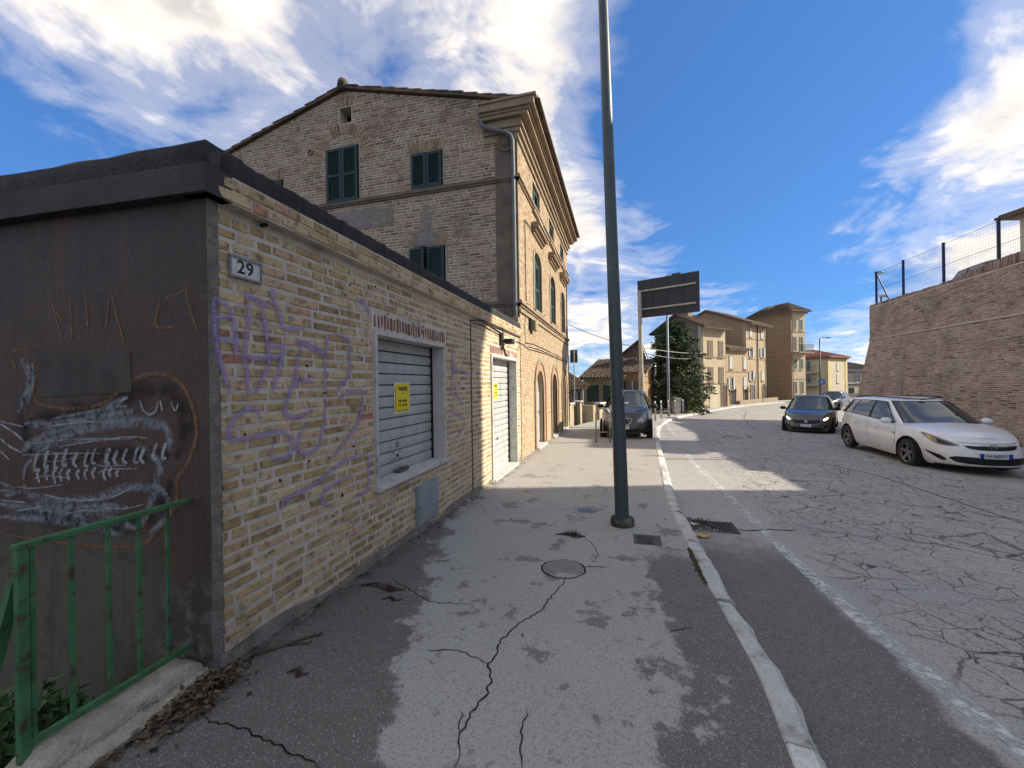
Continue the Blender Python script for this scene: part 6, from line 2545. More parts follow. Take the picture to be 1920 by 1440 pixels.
    for p, q_ in zip(pts, pts[1:]):
        u = (q_ - p).normalized()
        n = Vector((u.y, -u.x, 0))
        O = Vector((p.x, p.y, zs(0, p.y) - 0.5))
        O2 = Vector((q_.x, q_.y, zs(0, q_.y) - 0.5))
        for (M_, b0, b1, t0, t1) in ((mb, 0, 1.35, -0.28, 0), (mc, 1.352, 1.44, -0.33, 0.05)):
            pp = [O + n * t1 + Vz * b0, O2 + n * t1 + Vz * b0, O2 + n * t1 + Vz * b1, O + n * t1 + Vz * b1]
            qq = [O + n * t0 + Vz * b0, O2 + n * t0 + Vz * b0, O2 + n * t0 + Vz * b1, O + n * t0 + Vz * b1]
            M_.face(pp); M_.face(qq[::-1]); M_.face([pp[3], pp[2], qq[2], qq[3]]); M_.face([qq[0], qq[1], pp[1], pp[0]])
            M_.face([pp[0], pp[3], qq[3], qq[0]]); M_.face([pp[1], qq[1], qq[2], pp[2]])
    mb.build('wall', par, T)
    mc.build('coping', white_stone, T)
    # side wall on the other side of the descending lane
    W = MB()
    a = Vector((-1.3, 21.0, 0)); b = Vector((-6.5, 23.0, 0))
    u = (b - a).normalized()
    n = Vector((u.y, -u.x, 0))
    W.box(Vector((a.x, a.y, -3.7)), u, Vz, n, 0, (b - a).length, 0, 4.15, -0.3, 0)
    tag(W.build('lane_wall', par, None), 'cream wall of the lane going down beside the parapet', 'wall')


left_side()


def conifer():
    base = G2(1264, 31)
    z0 = zs(0, base.y) - 0.9
    T = thing('conifer_tree', (base.x, base.y, z0), 'big dark green conifer in front of the cream house', 'tree')
    bark = mk('bark', (0.05, 0.038, 0.028), rough=0.95, vs=10, bump=0.6)
    Ht = 8.0
    rng = random.Random(6)
    mb = MB()
    o = Vector((base.x, base.y, z0))
    mb.tube([o, o + Vector((0.05, 0, Ht * 0.4)), o + Vector((0, 0.05, Ht * 0.8)), o + Vector((0, 0, Ht))], [0.22, 0.16, 0.09, 0.02], 8)
    tw = MB()
    lf = MB()
    def prof(t):      # radius by relative height: full, irregular
        return 3.0 * (min(1.0, (t + 0.03) / 0.16)) ** 0.6 * (1 - t) ** 0.5 + 0.12
    nb = 190
    for i in range(nb):
        t = 0.14 + 0.85 * (i / nb) ** 0.9
        a = i * 2.39996 + rng.uniform(-.3, .3)
        Lb = prof(t) * rng.uniform(0.55, 1.22)
        st = o + Vector((0, 0, Ht * t))
        d = Vector((math.cos(a), math.sin(a), 0))
        droop = rng.uniform(0.10, 0.35) * (1 - t * 0.8)
        pts = []
        for k in range(6):
            s = k / 5
            pts.append(st + d * (Lb * s) + Vector((0, 0, -droop * Lb * s * s * 1.1 + 0.22 * Lb * s * (0.2 + t))))
        tw.tube(pts, [0.035 * (1 - 0.8 * k / 5) for k in range(6)], 4, cap=False)
        # sprays of needles along the branch
        nn = int(34 + 70 * Lb / 2.6)
        for _ in range(nn):
            s = rng.random() ** 0.55
            k = min(4, int(s * 5))
            p = pts[k].lerp(pts[k + 1], s * 5 - k)
            side = d.cross(Vector((0, 0, 1)))
            w = 0.42 * (1 - s * 0.55)
            p = p + side * rng.uniform(-w, w) * min(1, Lb / 2) + Vector((0, 0, rng.uniform(-0.22, 0.08)))
            out = (d * rng.uniform(0.4, 1.2) + side * rng.uniform(-0.9, 0.9) + Vector((0, 0, rng.uniform(-0.7, 0.25)))).normalized()
            ln = rng.uniform(0.13, 0.30)
            wd = rng.uniform(0.028, 0.055)
            nrm = out.orthogonal().normalized()
            nrm = Matrix.Rotation(rng.uniform(0, 6.28), 3, out) @ nrm
            r = rng.random()
            lf.face([p - nrm * wd, p + out * ln * 0.6 - nrm * wd * 0.7, p + out * ln, p + out * ln * 0.6 + nrm * wd * 0.7, p + nrm * wd], col=r)
    mb.build('trunk', bark, T, True)
    tw.build('branches', bark, T)
    m, g, bs, out = new_mat('conifer_needles')
    at = g.new('ShaderNodeAttribute')
    at.attribute_name = 'rnd'
    n = g.noise(g.pos(), 1.3, 3)
    c = g.ramp(at.outputs['Fac'], [(0, (0.018, 0.040, 0.016)), (0.5, (0.035, 0.066, 0.022)), (0.85, (0.065, 0.095, 0.028)), (1.0, (0.10, 0.115, 0.035))])
    c = g.mix(g.math('MULTIPLY', g.ss(n, 0.45, 0.7), 0.5), c, (0.09, 0.105, 0.032))
    g.put(bs.inputs['Base Color'], c)
    bs.inputs['Roughness'].default_value = 0.7
    tag(lf.build('crown', m, T), kind='stuff')


conifer()
# ------------------------------------------------------------------ cars
def sample_curve(tab, x):
    """smooth interpolation through (x, y) points"""
    n = len(tab)
    if x <= tab[0][0]:
        return tab[0][1]
    if x >= tab[-1][0]:
        return tab[-1][1]
    for i in range(n - 1):
        x0, y0 = tab[i]
        x1, y1 = tab[i + 1]
        if x <= x1:
            h = x1 - x0
            m0 = (y1 - tab[i - 1][1]) / (x1 - tab[i - 1][0]) if i > 0 else (y1 - y0) / h
            m1 = (tab[i + 2][1] - y0) / (tab[i + 2][0] - x0) if i + 2 < n else (y1 - y0) / h
            t = (x - x0) / h
            return (2 * t ** 3 - 3 * t ** 2 + 1) * y0 + (t ** 3 - 2 * t ** 2 + t) * h * m0 + (-2 * t ** 3 + 3 * t ** 2) * y1 + (t ** 3 - t ** 2) * h * m1


def supere(a_f, a_r, b, nf, nr, n=720):
    pts = []
    for k in range(n):
        th = 2 * math.pi * k / n
        c, s = math.cos(th), math.sin(th)
        e = 2.0 / (nf if c > 0 else nr)
        a = a_f if c > 0 else a_r
        pts.append((a * (1 if c > 0 else -1) * abs(c) ** e, b * (1 if s > 0 else -1) * abs(s) ** e))
    return pts


def resample(pts, n):
    acc = [0.0]
    m = len(pts)
    for i in range(m):
        p, q = pts[i], pts[(i + 1) % m]
        acc.append(acc[-1] + math.hypot(q[0] - p[0], q[1] - p[1]))
    tot = acc[-1]
    out, j = [], 0
    for k in range(n):
        d = tot * k / n
        while acc[j + 1] < d:
            j += 1
        f = (d - acc[j]) / max(acc[j + 1] - acc[j], 1e-9)
        p, q = pts[j % m], pts[(j + 1) % m]
        out.append((p[0] + (q[0] - p[0]) * f, p[1] + (q[1] - p[1]) * f))
    return out, tot


class Car:
    NS = 260

    def __init__(self, name, label, spec, loc, heading, group=None, cat='car'):
        self.s = s = spec
        self.T = thing(name, (0, 0, 0), label, cat, group)
        self.T.location = (0, 0, 0)
        self.M = (Matrix.Translation(loc) @ Matrix.Rotation(heading, 4, 'Z') @ Matrix.Rotation(spec.get('pitch', 0), 4, 'Y'))
        L, W = s['L'], s['W']
        self.rows = 16
        self.af, self.ar = L / 2, L / 2
        self.zb = s.get('sill', 0.20)
        self.belt = s['belt']            # (x, z) from rear to front
        self.wheels = s['wheels']        # x of rear and front axle
        self.wr = s['wr']
        self.out = []
        # outlines per row
        self.lines = []
        for j in range(self.rows + 1):
            t = j / self.rows
            self.lines.append(self.outline(t))
        self.body()
        self.green()
        self.put_wheels()
        s['extra'](self)
        self.T.matrix_world = self.M

    # ---- lower body
    def shape(self, t):
        s = self.s
        W = s['W']
        b = W / 2 * sample_curve(s.get('side', [(0, 0.90), (0.12, 0.955), (0.45, 1.0), (0.72, 0.985), (0.92, 0.955), (1.0, 0.93)]), t)
        af = self.af + sample_curve(s['front'], t)
        ar = self.ar + sample_curve(s['rear'], t)
        return af, ar, b

    def outline(self, t):
        af, ar, b = self.shape(t)
        pts, tot = resample(supere(af, ar, b, self.s.get('nf', 3.6), self.s.get('nr', 4.5)), self.NS)
        return pts, tot

    def topz(self, x):
        return sample_curve(self.belt, x)

    def zat(self, x, t):
        zb = self.zb
        # sill rises at both ends
        e = max(0.0, (abs(x) - (self.s['L'] / 2 - 0.55)) / 0.55)
        zb = zb + self.s.get('endlift', 0.03) * e
        return zb + (self.topz(x) - zb) * t

    def pt(self, i, t):
        """point on the lower body: i along the outline (0 = nose, NS/4.. left side), t height"""
        j = t * self.rows
        j0 = min(self.rows - 1, int(j))
        f = j - j0
        n = self.NS
        i0 = int(math.floor(i))
        fi = i - i0
        def g(row):
            a, b = self.lines[row][0][i0 % n], self.lines[row][0][(i0 + 1) % n]
            return (a[0] + (b[0] - a[0]) * fi, a[1] + (b[1] - a[1]) * fi)
        p, q = g(j0), g(j0 + 1)
        x, y = p[0] + (q[0] - p[0]) * f, p[1] + (q[1] - p[1]) * f
        return Vector((x, y, self.zat(x, t)))

    def nrm(self, i, t):
        d1 = self.pt(i + 0.6, t) - self.pt(i - 0.6, t)
        t0, t1 = max(0, t - 0.03), min(1, t + 0.03)
        d2 = self.pt(i, t1) - self.pt(i, t0)
        n = d1.cross(d2)
        return n.normalized()

    def idx(self, s_m):
        """arc metres from the nose -> outline index (positive = car's left)"""
        return s_m / self.lines[self.rows // 2][1] * self.NS

    def patch(self, name, mat, f0, f1, parent=None, nu=10, nv=5, off=0.006, depth=None, smooth=True):
        """patch between two curves f0(a), f1(a) -> (s_metres, t)"""
        mb = MB()
        def fn(a, b):
            s0, t0 = f0(a)
            s1, t1 = f1(a)
            s_, t_ = s0 + (s1 - s0) * b, t0 + (t1 - t0) * b
            i = self.idx(s_)
            return self.pt(i, t_) + self.nrm(i, t_) * off
        mb.grid(fn, nu, nv)
        return mb.build(name, mat, parent or self.T, smooth)

    def both(self, name, mat, f0, f1, **k):
        r = []
        for sg in (1, -1):
            r.append(self.patch(name, mat, lambda a: (f0(a)[0] * sg, f0(a)[1]), lambda a: (f1(a)[0] * sg, f1(a)[1]), **k))
        return r

    def body(self):
        s = self.s
        n, m = self.NS, self.rows
        vs = []
        for j in range(m + 1):
            for i in range(n):
                x, y = self.lines[j][0][i]
                vs.append(Vector((x, y, self.zat(x, j / m))))
        ra = self.wr * 1.16
        zc = self.wr
        def inside(p):
            for wx in self.wheels:
                if abs(p.y) > s['W'] * 0.30 and (p.x - wx) ** 2 + (p.z - zc) ** 2 < ra * ra:
                    return True
            return False
        faces = []
        for j in range(m):
            for i in range(n):
                q = (j * n + i, j * n + (i + 1) % n, (j + 1) * n + (i + 1) % n, (j + 1) * n + i)
                c = (vs[q[0]] + vs[q[1]] + vs[q[2]] + vs[q[3]]) / 4
                if not inside(c):
                    faces.append(q)
        # snap the arch rim to a true circle
        used = {}
        for q in faces:
            for v in q:
                used[v] = used.get(v, 0) + 1
        for v, c in used.items():
            p = vs[v]
            if abs(p.y) > s['W'] * 0.30:
                for wx in self.wheels:
                    d = math.hypot(p.x - wx, p.z - zc)
                    if abs(d - ra) < 0.05 and c < 4:
                        k = ra / d
                        vs[v] = Vector((wx + (p.x - wx) * k, p.y, zc + (p.z - zc) * k))
        mb = MB()
        mb.v = [tuple(p) for p in vs]
        mb.f = faces
        # top skin (bonnet and deck), left-right pairs of the top outline
        top = self.lines[m][0]
        half = n // 2
        cr = s.get('crown', 0.045)
        base = len(mb.v)
        mm = 12
        for i in range(half + 1):
            a, b = top[i], top[(n - i) % n]
            x = (a[0] + b[0]) / 2
            for k in range(mm + 1):
                f = k / mm
                y = a[1] + (b[1] - a[1]) * f
                e = 1 - (2 * f - 1) ** 2
                endf = min(1.0, (self.s['L'] / 2 - abs(x)) / 0.5 + 0.15)
                mb.v.append((x, y, self.topz(x) + cr * (e ** 0.7) * endf))
        for i in range(half):
            for k in range(mm):
                q0 = base + i * (mm + 1) + k
                mb.f.append((q0, q0 + 1, q0 + mm + 2, q0 + mm + 1)[::-1])
        mb.m = [0] * len(mb.f)
        mb.c = [None] * len(mb.f)
        mb.uv = [None] * len(mb.f)
        self.ob = mb.build('body', s['paint'], self.T, True, weld=0.0005, autosmooth=48)
        # floor and wheel wells
        mb = MB()
        lo = self.lines[1][0]
        mb.face([(x * 0.985, y * 0.96, self.zb + 0.04) for x, y in lo[::4]][::-1])
        mb.build('underbody', dark_void, self.T)
        mb = MB()
        for wx in self.wheels:
            for sg in (1, -1):
                rr = ra + 0.012
                yo = sg * (s['W'] / 2 - 0.03)
                yi = sg * (s['W'] / 2 - 0.32)
                prev = None
                for k in range(17):
                    a = math.pi * (-0.12 + 1.24 * k / 16)
                    p = (wx + rr * math.cos(a), zc + rr * math.sin(a))
                    if prev:
                        mb.face([(prev[0], yo, prev[1]), (p[0], yo, p[1]), (p[0], yi, p[1]), (prev[0], yi, prev[1])])
                        mb.face([(prev[0], yi, prev[1]), (p[0], yi, p[1]), (wx, yi, zc - 0.2)])
                    prev = p
        tag(mb.build('wheel_arch', dark_void, self.T), kind='stuff')

    # ---- greenhouse
    def gh(self, t):
        g = self.s['green']
        e = sample_curve([(0, 0), (0.5, 0.56), (1, 1)], t)
        af = g['xf0'] + (g['xf1'] - g['xf0']) * (t * (1 - g.get('bow', 0.0)) + g.get('bow', 0.0) * t * t)
        ar = g['xr0'] + (g['xr1'] - g['xr0']) * t
        b = (g['w0'] + (g['w1'] - g['w0']) * (t * 0.72 + 0.28 * t * t)) / 2
        return af, ar, b

    def roofz(self, x):
        return sample_curve(self.s['green']['roof'], x)

    def ghz(self, x, t):
        zb = self.topz(x) - 0.02
        return zb + (self.roofz(x) - zb) * t

    def gside(self, x, t, sg, off=0.0):
        af, ar, b = self.gh(t)
        cx = (af + ar) / 2
        a = (af - ar) / 2
        n = self.s['green'].get('n', 7)
        r = min(1.0, abs((x - cx) / a))
        y = b * (1 - r ** n) ** (1.0 / n)
        return Vector((x, sg * (y + off), self.ghz(x, t) + off * 0.2))

    def gend(self, f, t, front, off=0.0):
        af, ar, b = self.gh(t)
        cx = (af + ar) / 2
        a = (af - ar) / 2
        n = self.s['green'].get('nf' if front else 'n', 4.2)
        r = abs(f)
        x = cx + (1 if front else -1) * a * (1 - min(1, r) ** n) ** (1.0 / n)
        return Vector((x + (off if front else -off), f * b, self.ghz(x, t) + off))

    def green(self):
        s, g = self.s, self.s['green']
        mb = MB()
        rows, n = 12, 150
        ring = []
        nf, nr = g.get('nf', 4.2), g.get('n', 7)
        for j in range(rows + 1):
            t = j / rows
            af, ar, b = self.gh(t)
            cx, a = (af + ar) / 2, (af - ar) / 2
            pts, _ = resample(supere(a, a, b, nf, nr, 480), n)
            ring.append([Vector((cx + x, y, self.ghz(cx + x, t))) for x, y in pts])
        for r in ring:
            mb.v.extend([tuple(p) for p in r])
        for j in range(rows):
            for i in range(n):
                mb.f.append((j * n + i, j * n + (i + 1) % n, (j + 1) * n + (i + 1) % n, (j + 1) * n + i))
        base = len(mb.v)
        half, mm = n // 2, 12
        cr = g.get('crown', 0.05)
        for i in range(half + 1):
            a, b = ring[-1][i], ring[-1][(n - i) % n]
            for k in range(mm + 1):
                f = k / mm
                p = a.lerp(b, f)
                e = (1 - (2 * f - 1) ** 2) ** 0.6
                ef = min(1.0, i / 6.0, (half - i) / 6.0)
                mb.v.append((p.x, p.y, p.z + cr * e * ef))
        for i in range(half):
            for k in range(mm):
                q0 = base + i * (mm + 1) + k
                mb.f.append((q0, q0 + 1, q0 + mm + 2, q0 + mm + 1)[::-1])
        mb.m = [0] * len(mb.f); mb.c = [None] * len(mb.f); mb.uv = [None] * len(mb.f)
        cab = mb.build('cabin', g.get('paint', s['paint']), self.T, True, weld=0.0005, autosmooth=50)
        gl = s.get('glass', car_glass)
        # windscreen and rear window with black surrounds
        for (nm, front, t0, t1, fw) in (('windscreen', True, 0.03, 0.93, 0.88), ('rear_window', False, 0.18, 0.86, 0.80)):
            for (nm2, m_, e, off) in (('screen_surround', black, 0.0, 0.004), (nm, gl, 0.022, 0.007)):
                mb = MB()
                mb.grid(lambda a, b: self.gend((a * 2 - 1) * (fw - e), t0 + e * 1.5 + (t1 - t0 - e * 3) * b, front, off), 20, 10, flip=not front)
                mb.build(nm2, m_, self.T, True)
        for sg in (1, -1):
            tz0, tz1 = g.get('wt', (0.06, 0.88))
            lo, hi = g['win'][0], g['win'][-1]
            # black band round the side glass
            mb = MB()
            x0b, x0t = lo[0] - 0.03, lo[1] - 0.03
            x1b, x1t = hi[2] + 0.03, hi[3] + 0.03
            mb.grid(lambda a, b: self.gside((x0b + (x0t - x0b) * b) * (1 - a) + (x1b + (x1t - x1b) * b) * a, tz0 - 0.03 + (tz1 - tz0 + 0.06) * b, sg, 0.004), 30, 8, flip=sg > 0)
            mb.build('window_trim', black, self.T, True)
            for (b0, u0, b1, u1) in g['win']:
                mb = MB()
                mb.grid(lambda a, b: self.gside((b0 + (u0 - b0) * b) * (1 - a) + (b1 + (u1 - b1) * b) * a, tz0 + (tz1 - tz0) * b, sg, 0.008), 14, 8, flip=sg > 0)
                mb.build('side_window', gl, self.T, True)
        # mirrors
        for sg in (1, -1):
            x = g['win'][-1][2] - 0.10
            p = self.gside(x, 0.08, sg)
            mb = MB()
            c = p + Vector((0.02, sg * 0.14, 0.035))
            rings = []
            for k in range(9):
                a = -1 + 2 * k / 8
                r = math.sqrt(max(0, 1 - abs(a) ** 2.6))
                rings.append([Vector((c.x + 0.075 * r * math.cos(q) * (1.2 if math.cos(q) > 0 else 0.5), c.y + sg * 0.115 * a, c.z + 0.075 * r * math.sin(q))) for q in [2 * math.pi * w / 12 for w in range(12)]])
            for k in range(8):
                for w in range(12):
                    mb.face([rings[k][w], rings[k][(w + 1) % 12], rings[k + 1][(w + 1) % 12], rings[k + 1][w]])
            mi = mb.build('mirror', s.get('mirror', s['paint']), self.T, True, weld=0.0005)
            mb = MB()
            mb.tube([p + Vector((0, -sg * 0.03, 0)), c], 0.028, 6)
            mb.build('mirror_arm', black, mi)

    def put_wheels(self):
        s = self.s
        r = self.wr
        for wx in self.wheels:
            for sg in (1, -1):
                o = Vector((wx, sg * (s['W'] / 2 - 0.215), r))
                ax = Vector((0, sg, 0))
                mb = MB()
                w = 0.195
                mb.lathe(o, ax, [(r * 0.62, 0.0), (r * 0.9, 0.0), (r * 0.985, 0.025), (r, 0.055), (r, w - 0.055), (r * 0.985, w - 0.02), (r * 0.9, w), (r * 0.70, w - 0.004), (r * 0.66, w - 0.02)], 40)
                ty = mb.build('tyre', rubber, self.T, True, autosmooth=40)
                mb = MB()
                mb.lathe(o, ax, [(r * 0.66, w - 0.018), (r * 0.64, w - 0.05), (r * 0.62, 0.05), (0.0, 0.05)], 32)
                rim = mb.build('rim', dark_void, ty, True)
                mb = MB()
                nsp = s.get('spokes', 5)
                e1, e2 = Vector((1, 0, 0)), Vector((0, 0, 1))
                for k in range(nsp):
                    a = 2 * math.pi * k / nsp + s.get('spin', 0.3)
                    d = e1 * math.cos(a) + e2 * math.sin(a)
                    t_ = e1 * -math.sin(a) + e2 * math.cos(a)
                    for (r0, r1, w0, w1) in ((0.05, r * 0.65, 0.045, 0.03),):
                        q = [o + d * r0 - t_ * w0, o + d * r1 - t_ * w1, o + d * r1 + t_ * w1, o + d * r0 + t_ * w0]
                        f = [p + ax * (w - 0.045) for p in q]
                        f[1] = f[1] + ax * 0.02; f[2] = f[2] + ax * 0.02
                        b_ = [p + ax * (w - 0.08) for p in q]
                        mb.face(f)
                        for i in range(4):
                            mb.face([b_[i], b_[(i + 1) % 4], f[(i + 1) % 4], f[i]])
                mb.lathe(o, ax, [(0.0, w - 0.035), (0.055, w - 0.04), (0.06, w - 0.07)], 16)
                mb.lathe(o, ax, [(r * 0.60, w - 0.03), (r * 0.66, w - 0.014), (r * 0.69, w - 0.02)], 32)
                mb.build('spokes', s.get('rim', alloy), rim)

    def seams(self, xs, doors=True):
        """door gaps as thin dark lines, handles"""
        tot = self.lines[self.rows // 2][1]
        # arc length position for a given x on the left side
        pts = self.lines[self.rows // 2][0]
        def s_of_x(x):
            best = min(range(self.NS // 2), key=lambda i: abs(pts[i][0] - x) + (0 if pts[i][1] > 0 else 9))
            return best / self.NS * tot
        for x in xs:
            sx = s_of_x(x)
            self.both('door_gap', black, lambda a: (sx - 0.005, 0.10 + 0.88 * a), lambda a: (sx + 0.005, 0.10 + 0.88 * a), nu=12, nv=1, off=0.003)
        return s_of_x

    def handle(self, x, t):
        for sg in (1, -1):
            pts = self.lines[self.rows // 2][0]
            i = min(range(self.NS // 2), key=lambda k: abs(pts[k][0] - x) + (0 if pts[k][1] > 0 else 9))
            p = self.pt(i, t)
            mb = MB()
            c = Vector((p.x, sg * (p.y + 0.012), p.z))
            mb.box(c, (1, 0, 0), (0, 0, 1), (0, sg, 0), -0.09, 0.09, -0.016, 0.016, -0.01, 0.018)
            mb.build('door_handle', self.s['paint'], self.T, bevel=0.006)

    def plate(self, z_t, txt, w=0.40, h=0.10, front=True, blue=True):
        i = 0 if front else self.NS / 2
        p = self.pt(i, z_t)
        sg = 1 if front else -1
        c = p + Vector((sg * 0.03, 0, 0))
        U, V, N = Vector((0, sg, 0)), Vector((0, 0, 1)), Vector((sg, 0, 0))
        mb = MB()
        mb.box(c, U, V, N, -w / 2, w / 2, -h / 2, h / 2, -0.04, 0.0)
        pl = mb.build('number_plate', plate_white, self.T)
        mb = MB()
        b = w * 0.13
        mb.box(c, U, V, N, -w / 2, -w / 2 + b, -h / 2, h / 2, 0.0005, 0.003)
        mb.build('plate_band', plate_blue, pl)
        mb = MB()
        mb.box(c, U, V, N, w / 2 - b, w / 2, -h / 2, h / 2, 0.0005, 0.003)
        mb.build('plate_band', plate_blue, pl)
        if txt:
            text_mesh('plate_text', txt, black, pl, c + N * 0.004, U, V, N, h * 0.86, sx=0.80)


car_glass = glass_mat('car_glass', (0.020, 0.030, 0.034), 0.03, 1.0)
alloy = mk('alloy_wheel', (0.22, 0.21, 0.20), (0.15, 0.145, 0.14), 0.4, metal=0.6, vs=20, bump=0.05)
plate_white = mk('plate_white', (0.62, 0.64, 0.66), rough=0.5, bump=0, fa=0.05)
plate_blue = mk('plate_blue', (0.015, 0.05, 0.32), rough=0.5, bump=0, fa=0.05)
chrome = mk('chrome', (0.62, 0.62, 0.62), rough=0.15, metal=1.0, bump=0, fa=0.0)
lamp_lens = glass_mat('headlamp_lens', (0.16, 0.165, 0.165), 0.06, 0.8)
lamp_amber = mk('indicator_amber', (0.60, 0.40, 0.16), (0.5, 0.33, 0.13), 0.2, bump=0)
lamp_dark = mk('lamp_dark', (0.05, 0.055, 0.06), rough=0.2, bump=0)
lamp_on = emit_mat('headlamp_lit', (1.0, 0.86, 0.62), 1.6)
grille_black = mk('grille_black', (0.012, 0.012, 0.013), rough=0.45, bump=0)
L_ = lambda pts: (lambda a: (sample_curve([(p[0], p[1]) for p in pts], a), sample_curve([(p[0], p[2]) for p in pts], a)))


def line2(p, q):
    return lambda a: (p[0] + (q[0] - p[0]) * a, p[1] + (q[1] - p[1]) * a)


def estate_extra(c):
    # swept headlamps
    for sg in (1, -1):
        up = L_([(0, 0.50, 0.80), (0.35, 0.66, 0.865), (0.7, 0.92, 0.93), (1, 1.16, 0.955)])
        lo = L_([(0, 0.50, 0.77), (0.35, 0.66, 0.70), (0.7, 0.90, 0.72), (1, 1.16, 0.90)])
        m = lambda f: (lambda a: (f(a)[0] * sg, f(a)[1]))
        c.patch('headlamp', lamp_lens, m(lo), m(up), off=0.009)
        inn = lambda f, k: (lambda a: (f(0.12 + 0.5 * a)[0] * sg, f(0.12 + 0.5 * a)[1] + k))
        h = c.patch('headlamp_projector', lamp_dark, inn(lo, 0.035), inn(up, -0.045), off=0.0115)
        inn2 = lambda f, k: (lambda a: (f(0.74 + 0.14 * a)[0] * sg, f(0.74 + 0.14 * a)[1] + k))
        c.patch('indicator', lamp_amber, inn2(lo, 0.02), inn2(up, -0.02), off=0.0115)
        # fog lamp slots and lower corners
        c.patch('fog_slot', grille_black, m(L_([(0, 0.72, 0.20), (0.5, 0.82, 0.20), (1, 1.10, 0.42)])), m(L_([(0, 0.72, 0.26), (0.5, 0.82, 0.36), (1, 1.10, 0.45)])), off=0.006)
        c.patch('tail_lamp', mk('tail_red', (0.30, 0.02, 0.02), rough=0.15, bump=0), m(line2((5.35, 0.70), (5.0, 0.72))), m(line2((5.35, 0.97), (5.05, 0.97))), off=0.006)
    c.patch('grille', grille_black, L_([(0, -0.44, 0.80), (0.2, -0.34, 0.70), (0.5, 0, 0.665), (0.8, 0.34, 0.70), (1, 0.44, 0.80)]), line2((-0.44, 0.82), (0.44, 0.82)), nu=20, off=0.006)
    c.patch('grille_bar', chrome, line2((-0.43, 0.795), (0.43, 0.795)), line2((-0.43, 0.83), (0.43, 0.83)), nu=20, nv=1, off=0.014)
    c.patch('bonnet_gap', black, line2((-0.50, 0.875), (0.50, 0.875)), line2((-0.50, 0.888), (0.50, 0.888)), nu=20, nv=1, off=0.003)
    c.patch('lower_intake', grille_black, L_([(0, -0.66, 0.28), (0.15, -0.54, 0.17), (0.5, 0, 0.12), (0.85, 0.54, 0.17), (1, 0.66, 0.28)]), L_([(0, -0.66, 0.32), (0.15, -0.54, 0.39), (0.5, 0, 0.405), (0.85, 0.54, 0.39), (1, 0.66, 0.32)]), nu=24, off=0.006)
    c.patch('front_lip', black, line2((-0.95, 0.0), (0.95, 0.0)), line2((-0.95, 0.055), (0.95, 0.055)), nu=24, nv=1, off=0.008)
    # round badge with a flash
    p = c.pt(0, 0.81)
    mb = MB()
    mb.lathe(p + Vector((0.018, 0, 0)), (1, 0, 0), [(0.046, 0.0), (0.046, 0.014), (0.058, 0.014), (0.06, 0.0)], 24)
    mb.box(p + Vector((0.026, 0, 0)), (0, 1, 0), (0, 0, 1), (1, 0, 0), -0.07, 0.0, -0.004, 0.012, 0, 0.006)
    mb.box(p + Vector((0.026, 0, 0)), (0, 1, 0), (0, 0, 1), (1, 0, 0), 0.0, 0.07, -0.012, 0.004, 0, 0.006)
    mb.build('badge', chrome, c.T)
    c.plate(0.475, 'FH 962KM', 0.50, 0.105)
    c.seams([-1.30, -0.32, 0.86])
    c.handle(-0.95, 0.78)
    c.handle(0.02, 0.77)
    for sg in (1, -1):
        x = [c.lines[c.rows // 2][0][i] for i in range(5)]
    # side repeater on the wing and sill line
    for sg in (1, -1):
        mb = MB()
        p = c.pt(c.idx(2.02) * sg, 0.72)
        mb.box(p, (1, 0, 0), (0, 0, 1), (0, sg, 0), -0.05, 0.05, -0.015, 0.015, -0.01, 0.008)
        mb.build('side_repeater', lamp_lens, c.T, bevel=0.004)
    # roof rails
    for sg in (1, -1):
        mb = MB()
        pts = []
        for k in range(12):
            x = -1.9 + 2.15 * k / 11
            t = 0.985
            q = c.gside(x, t, sg)
            pts.append(q + Vector((0, -sg * 0.05, 0.035 + (0.015 if 0 < k < 11 else -0.02))))
        mb.tube(pts, 0.014, 6)
        mb.build('roof_rail', black, c.T, True)
    # wipers
    mb = MB()
    for (y0, y1, t1) in ((0.45, -0.15, 0.12), (-0.2, -0.62, 0.14)):
        a, b = c.gend(y0 / 0.75, 0.02, True, 0.012), c.gend(y1 / 0.75, t1, True, 0.016)
        mb.tube([a, a.lerp(b, 0.5) + Vector((0.012, 0, 0.006)), b], 0.008, 5)
    mb.build('wiper', black, c.T)


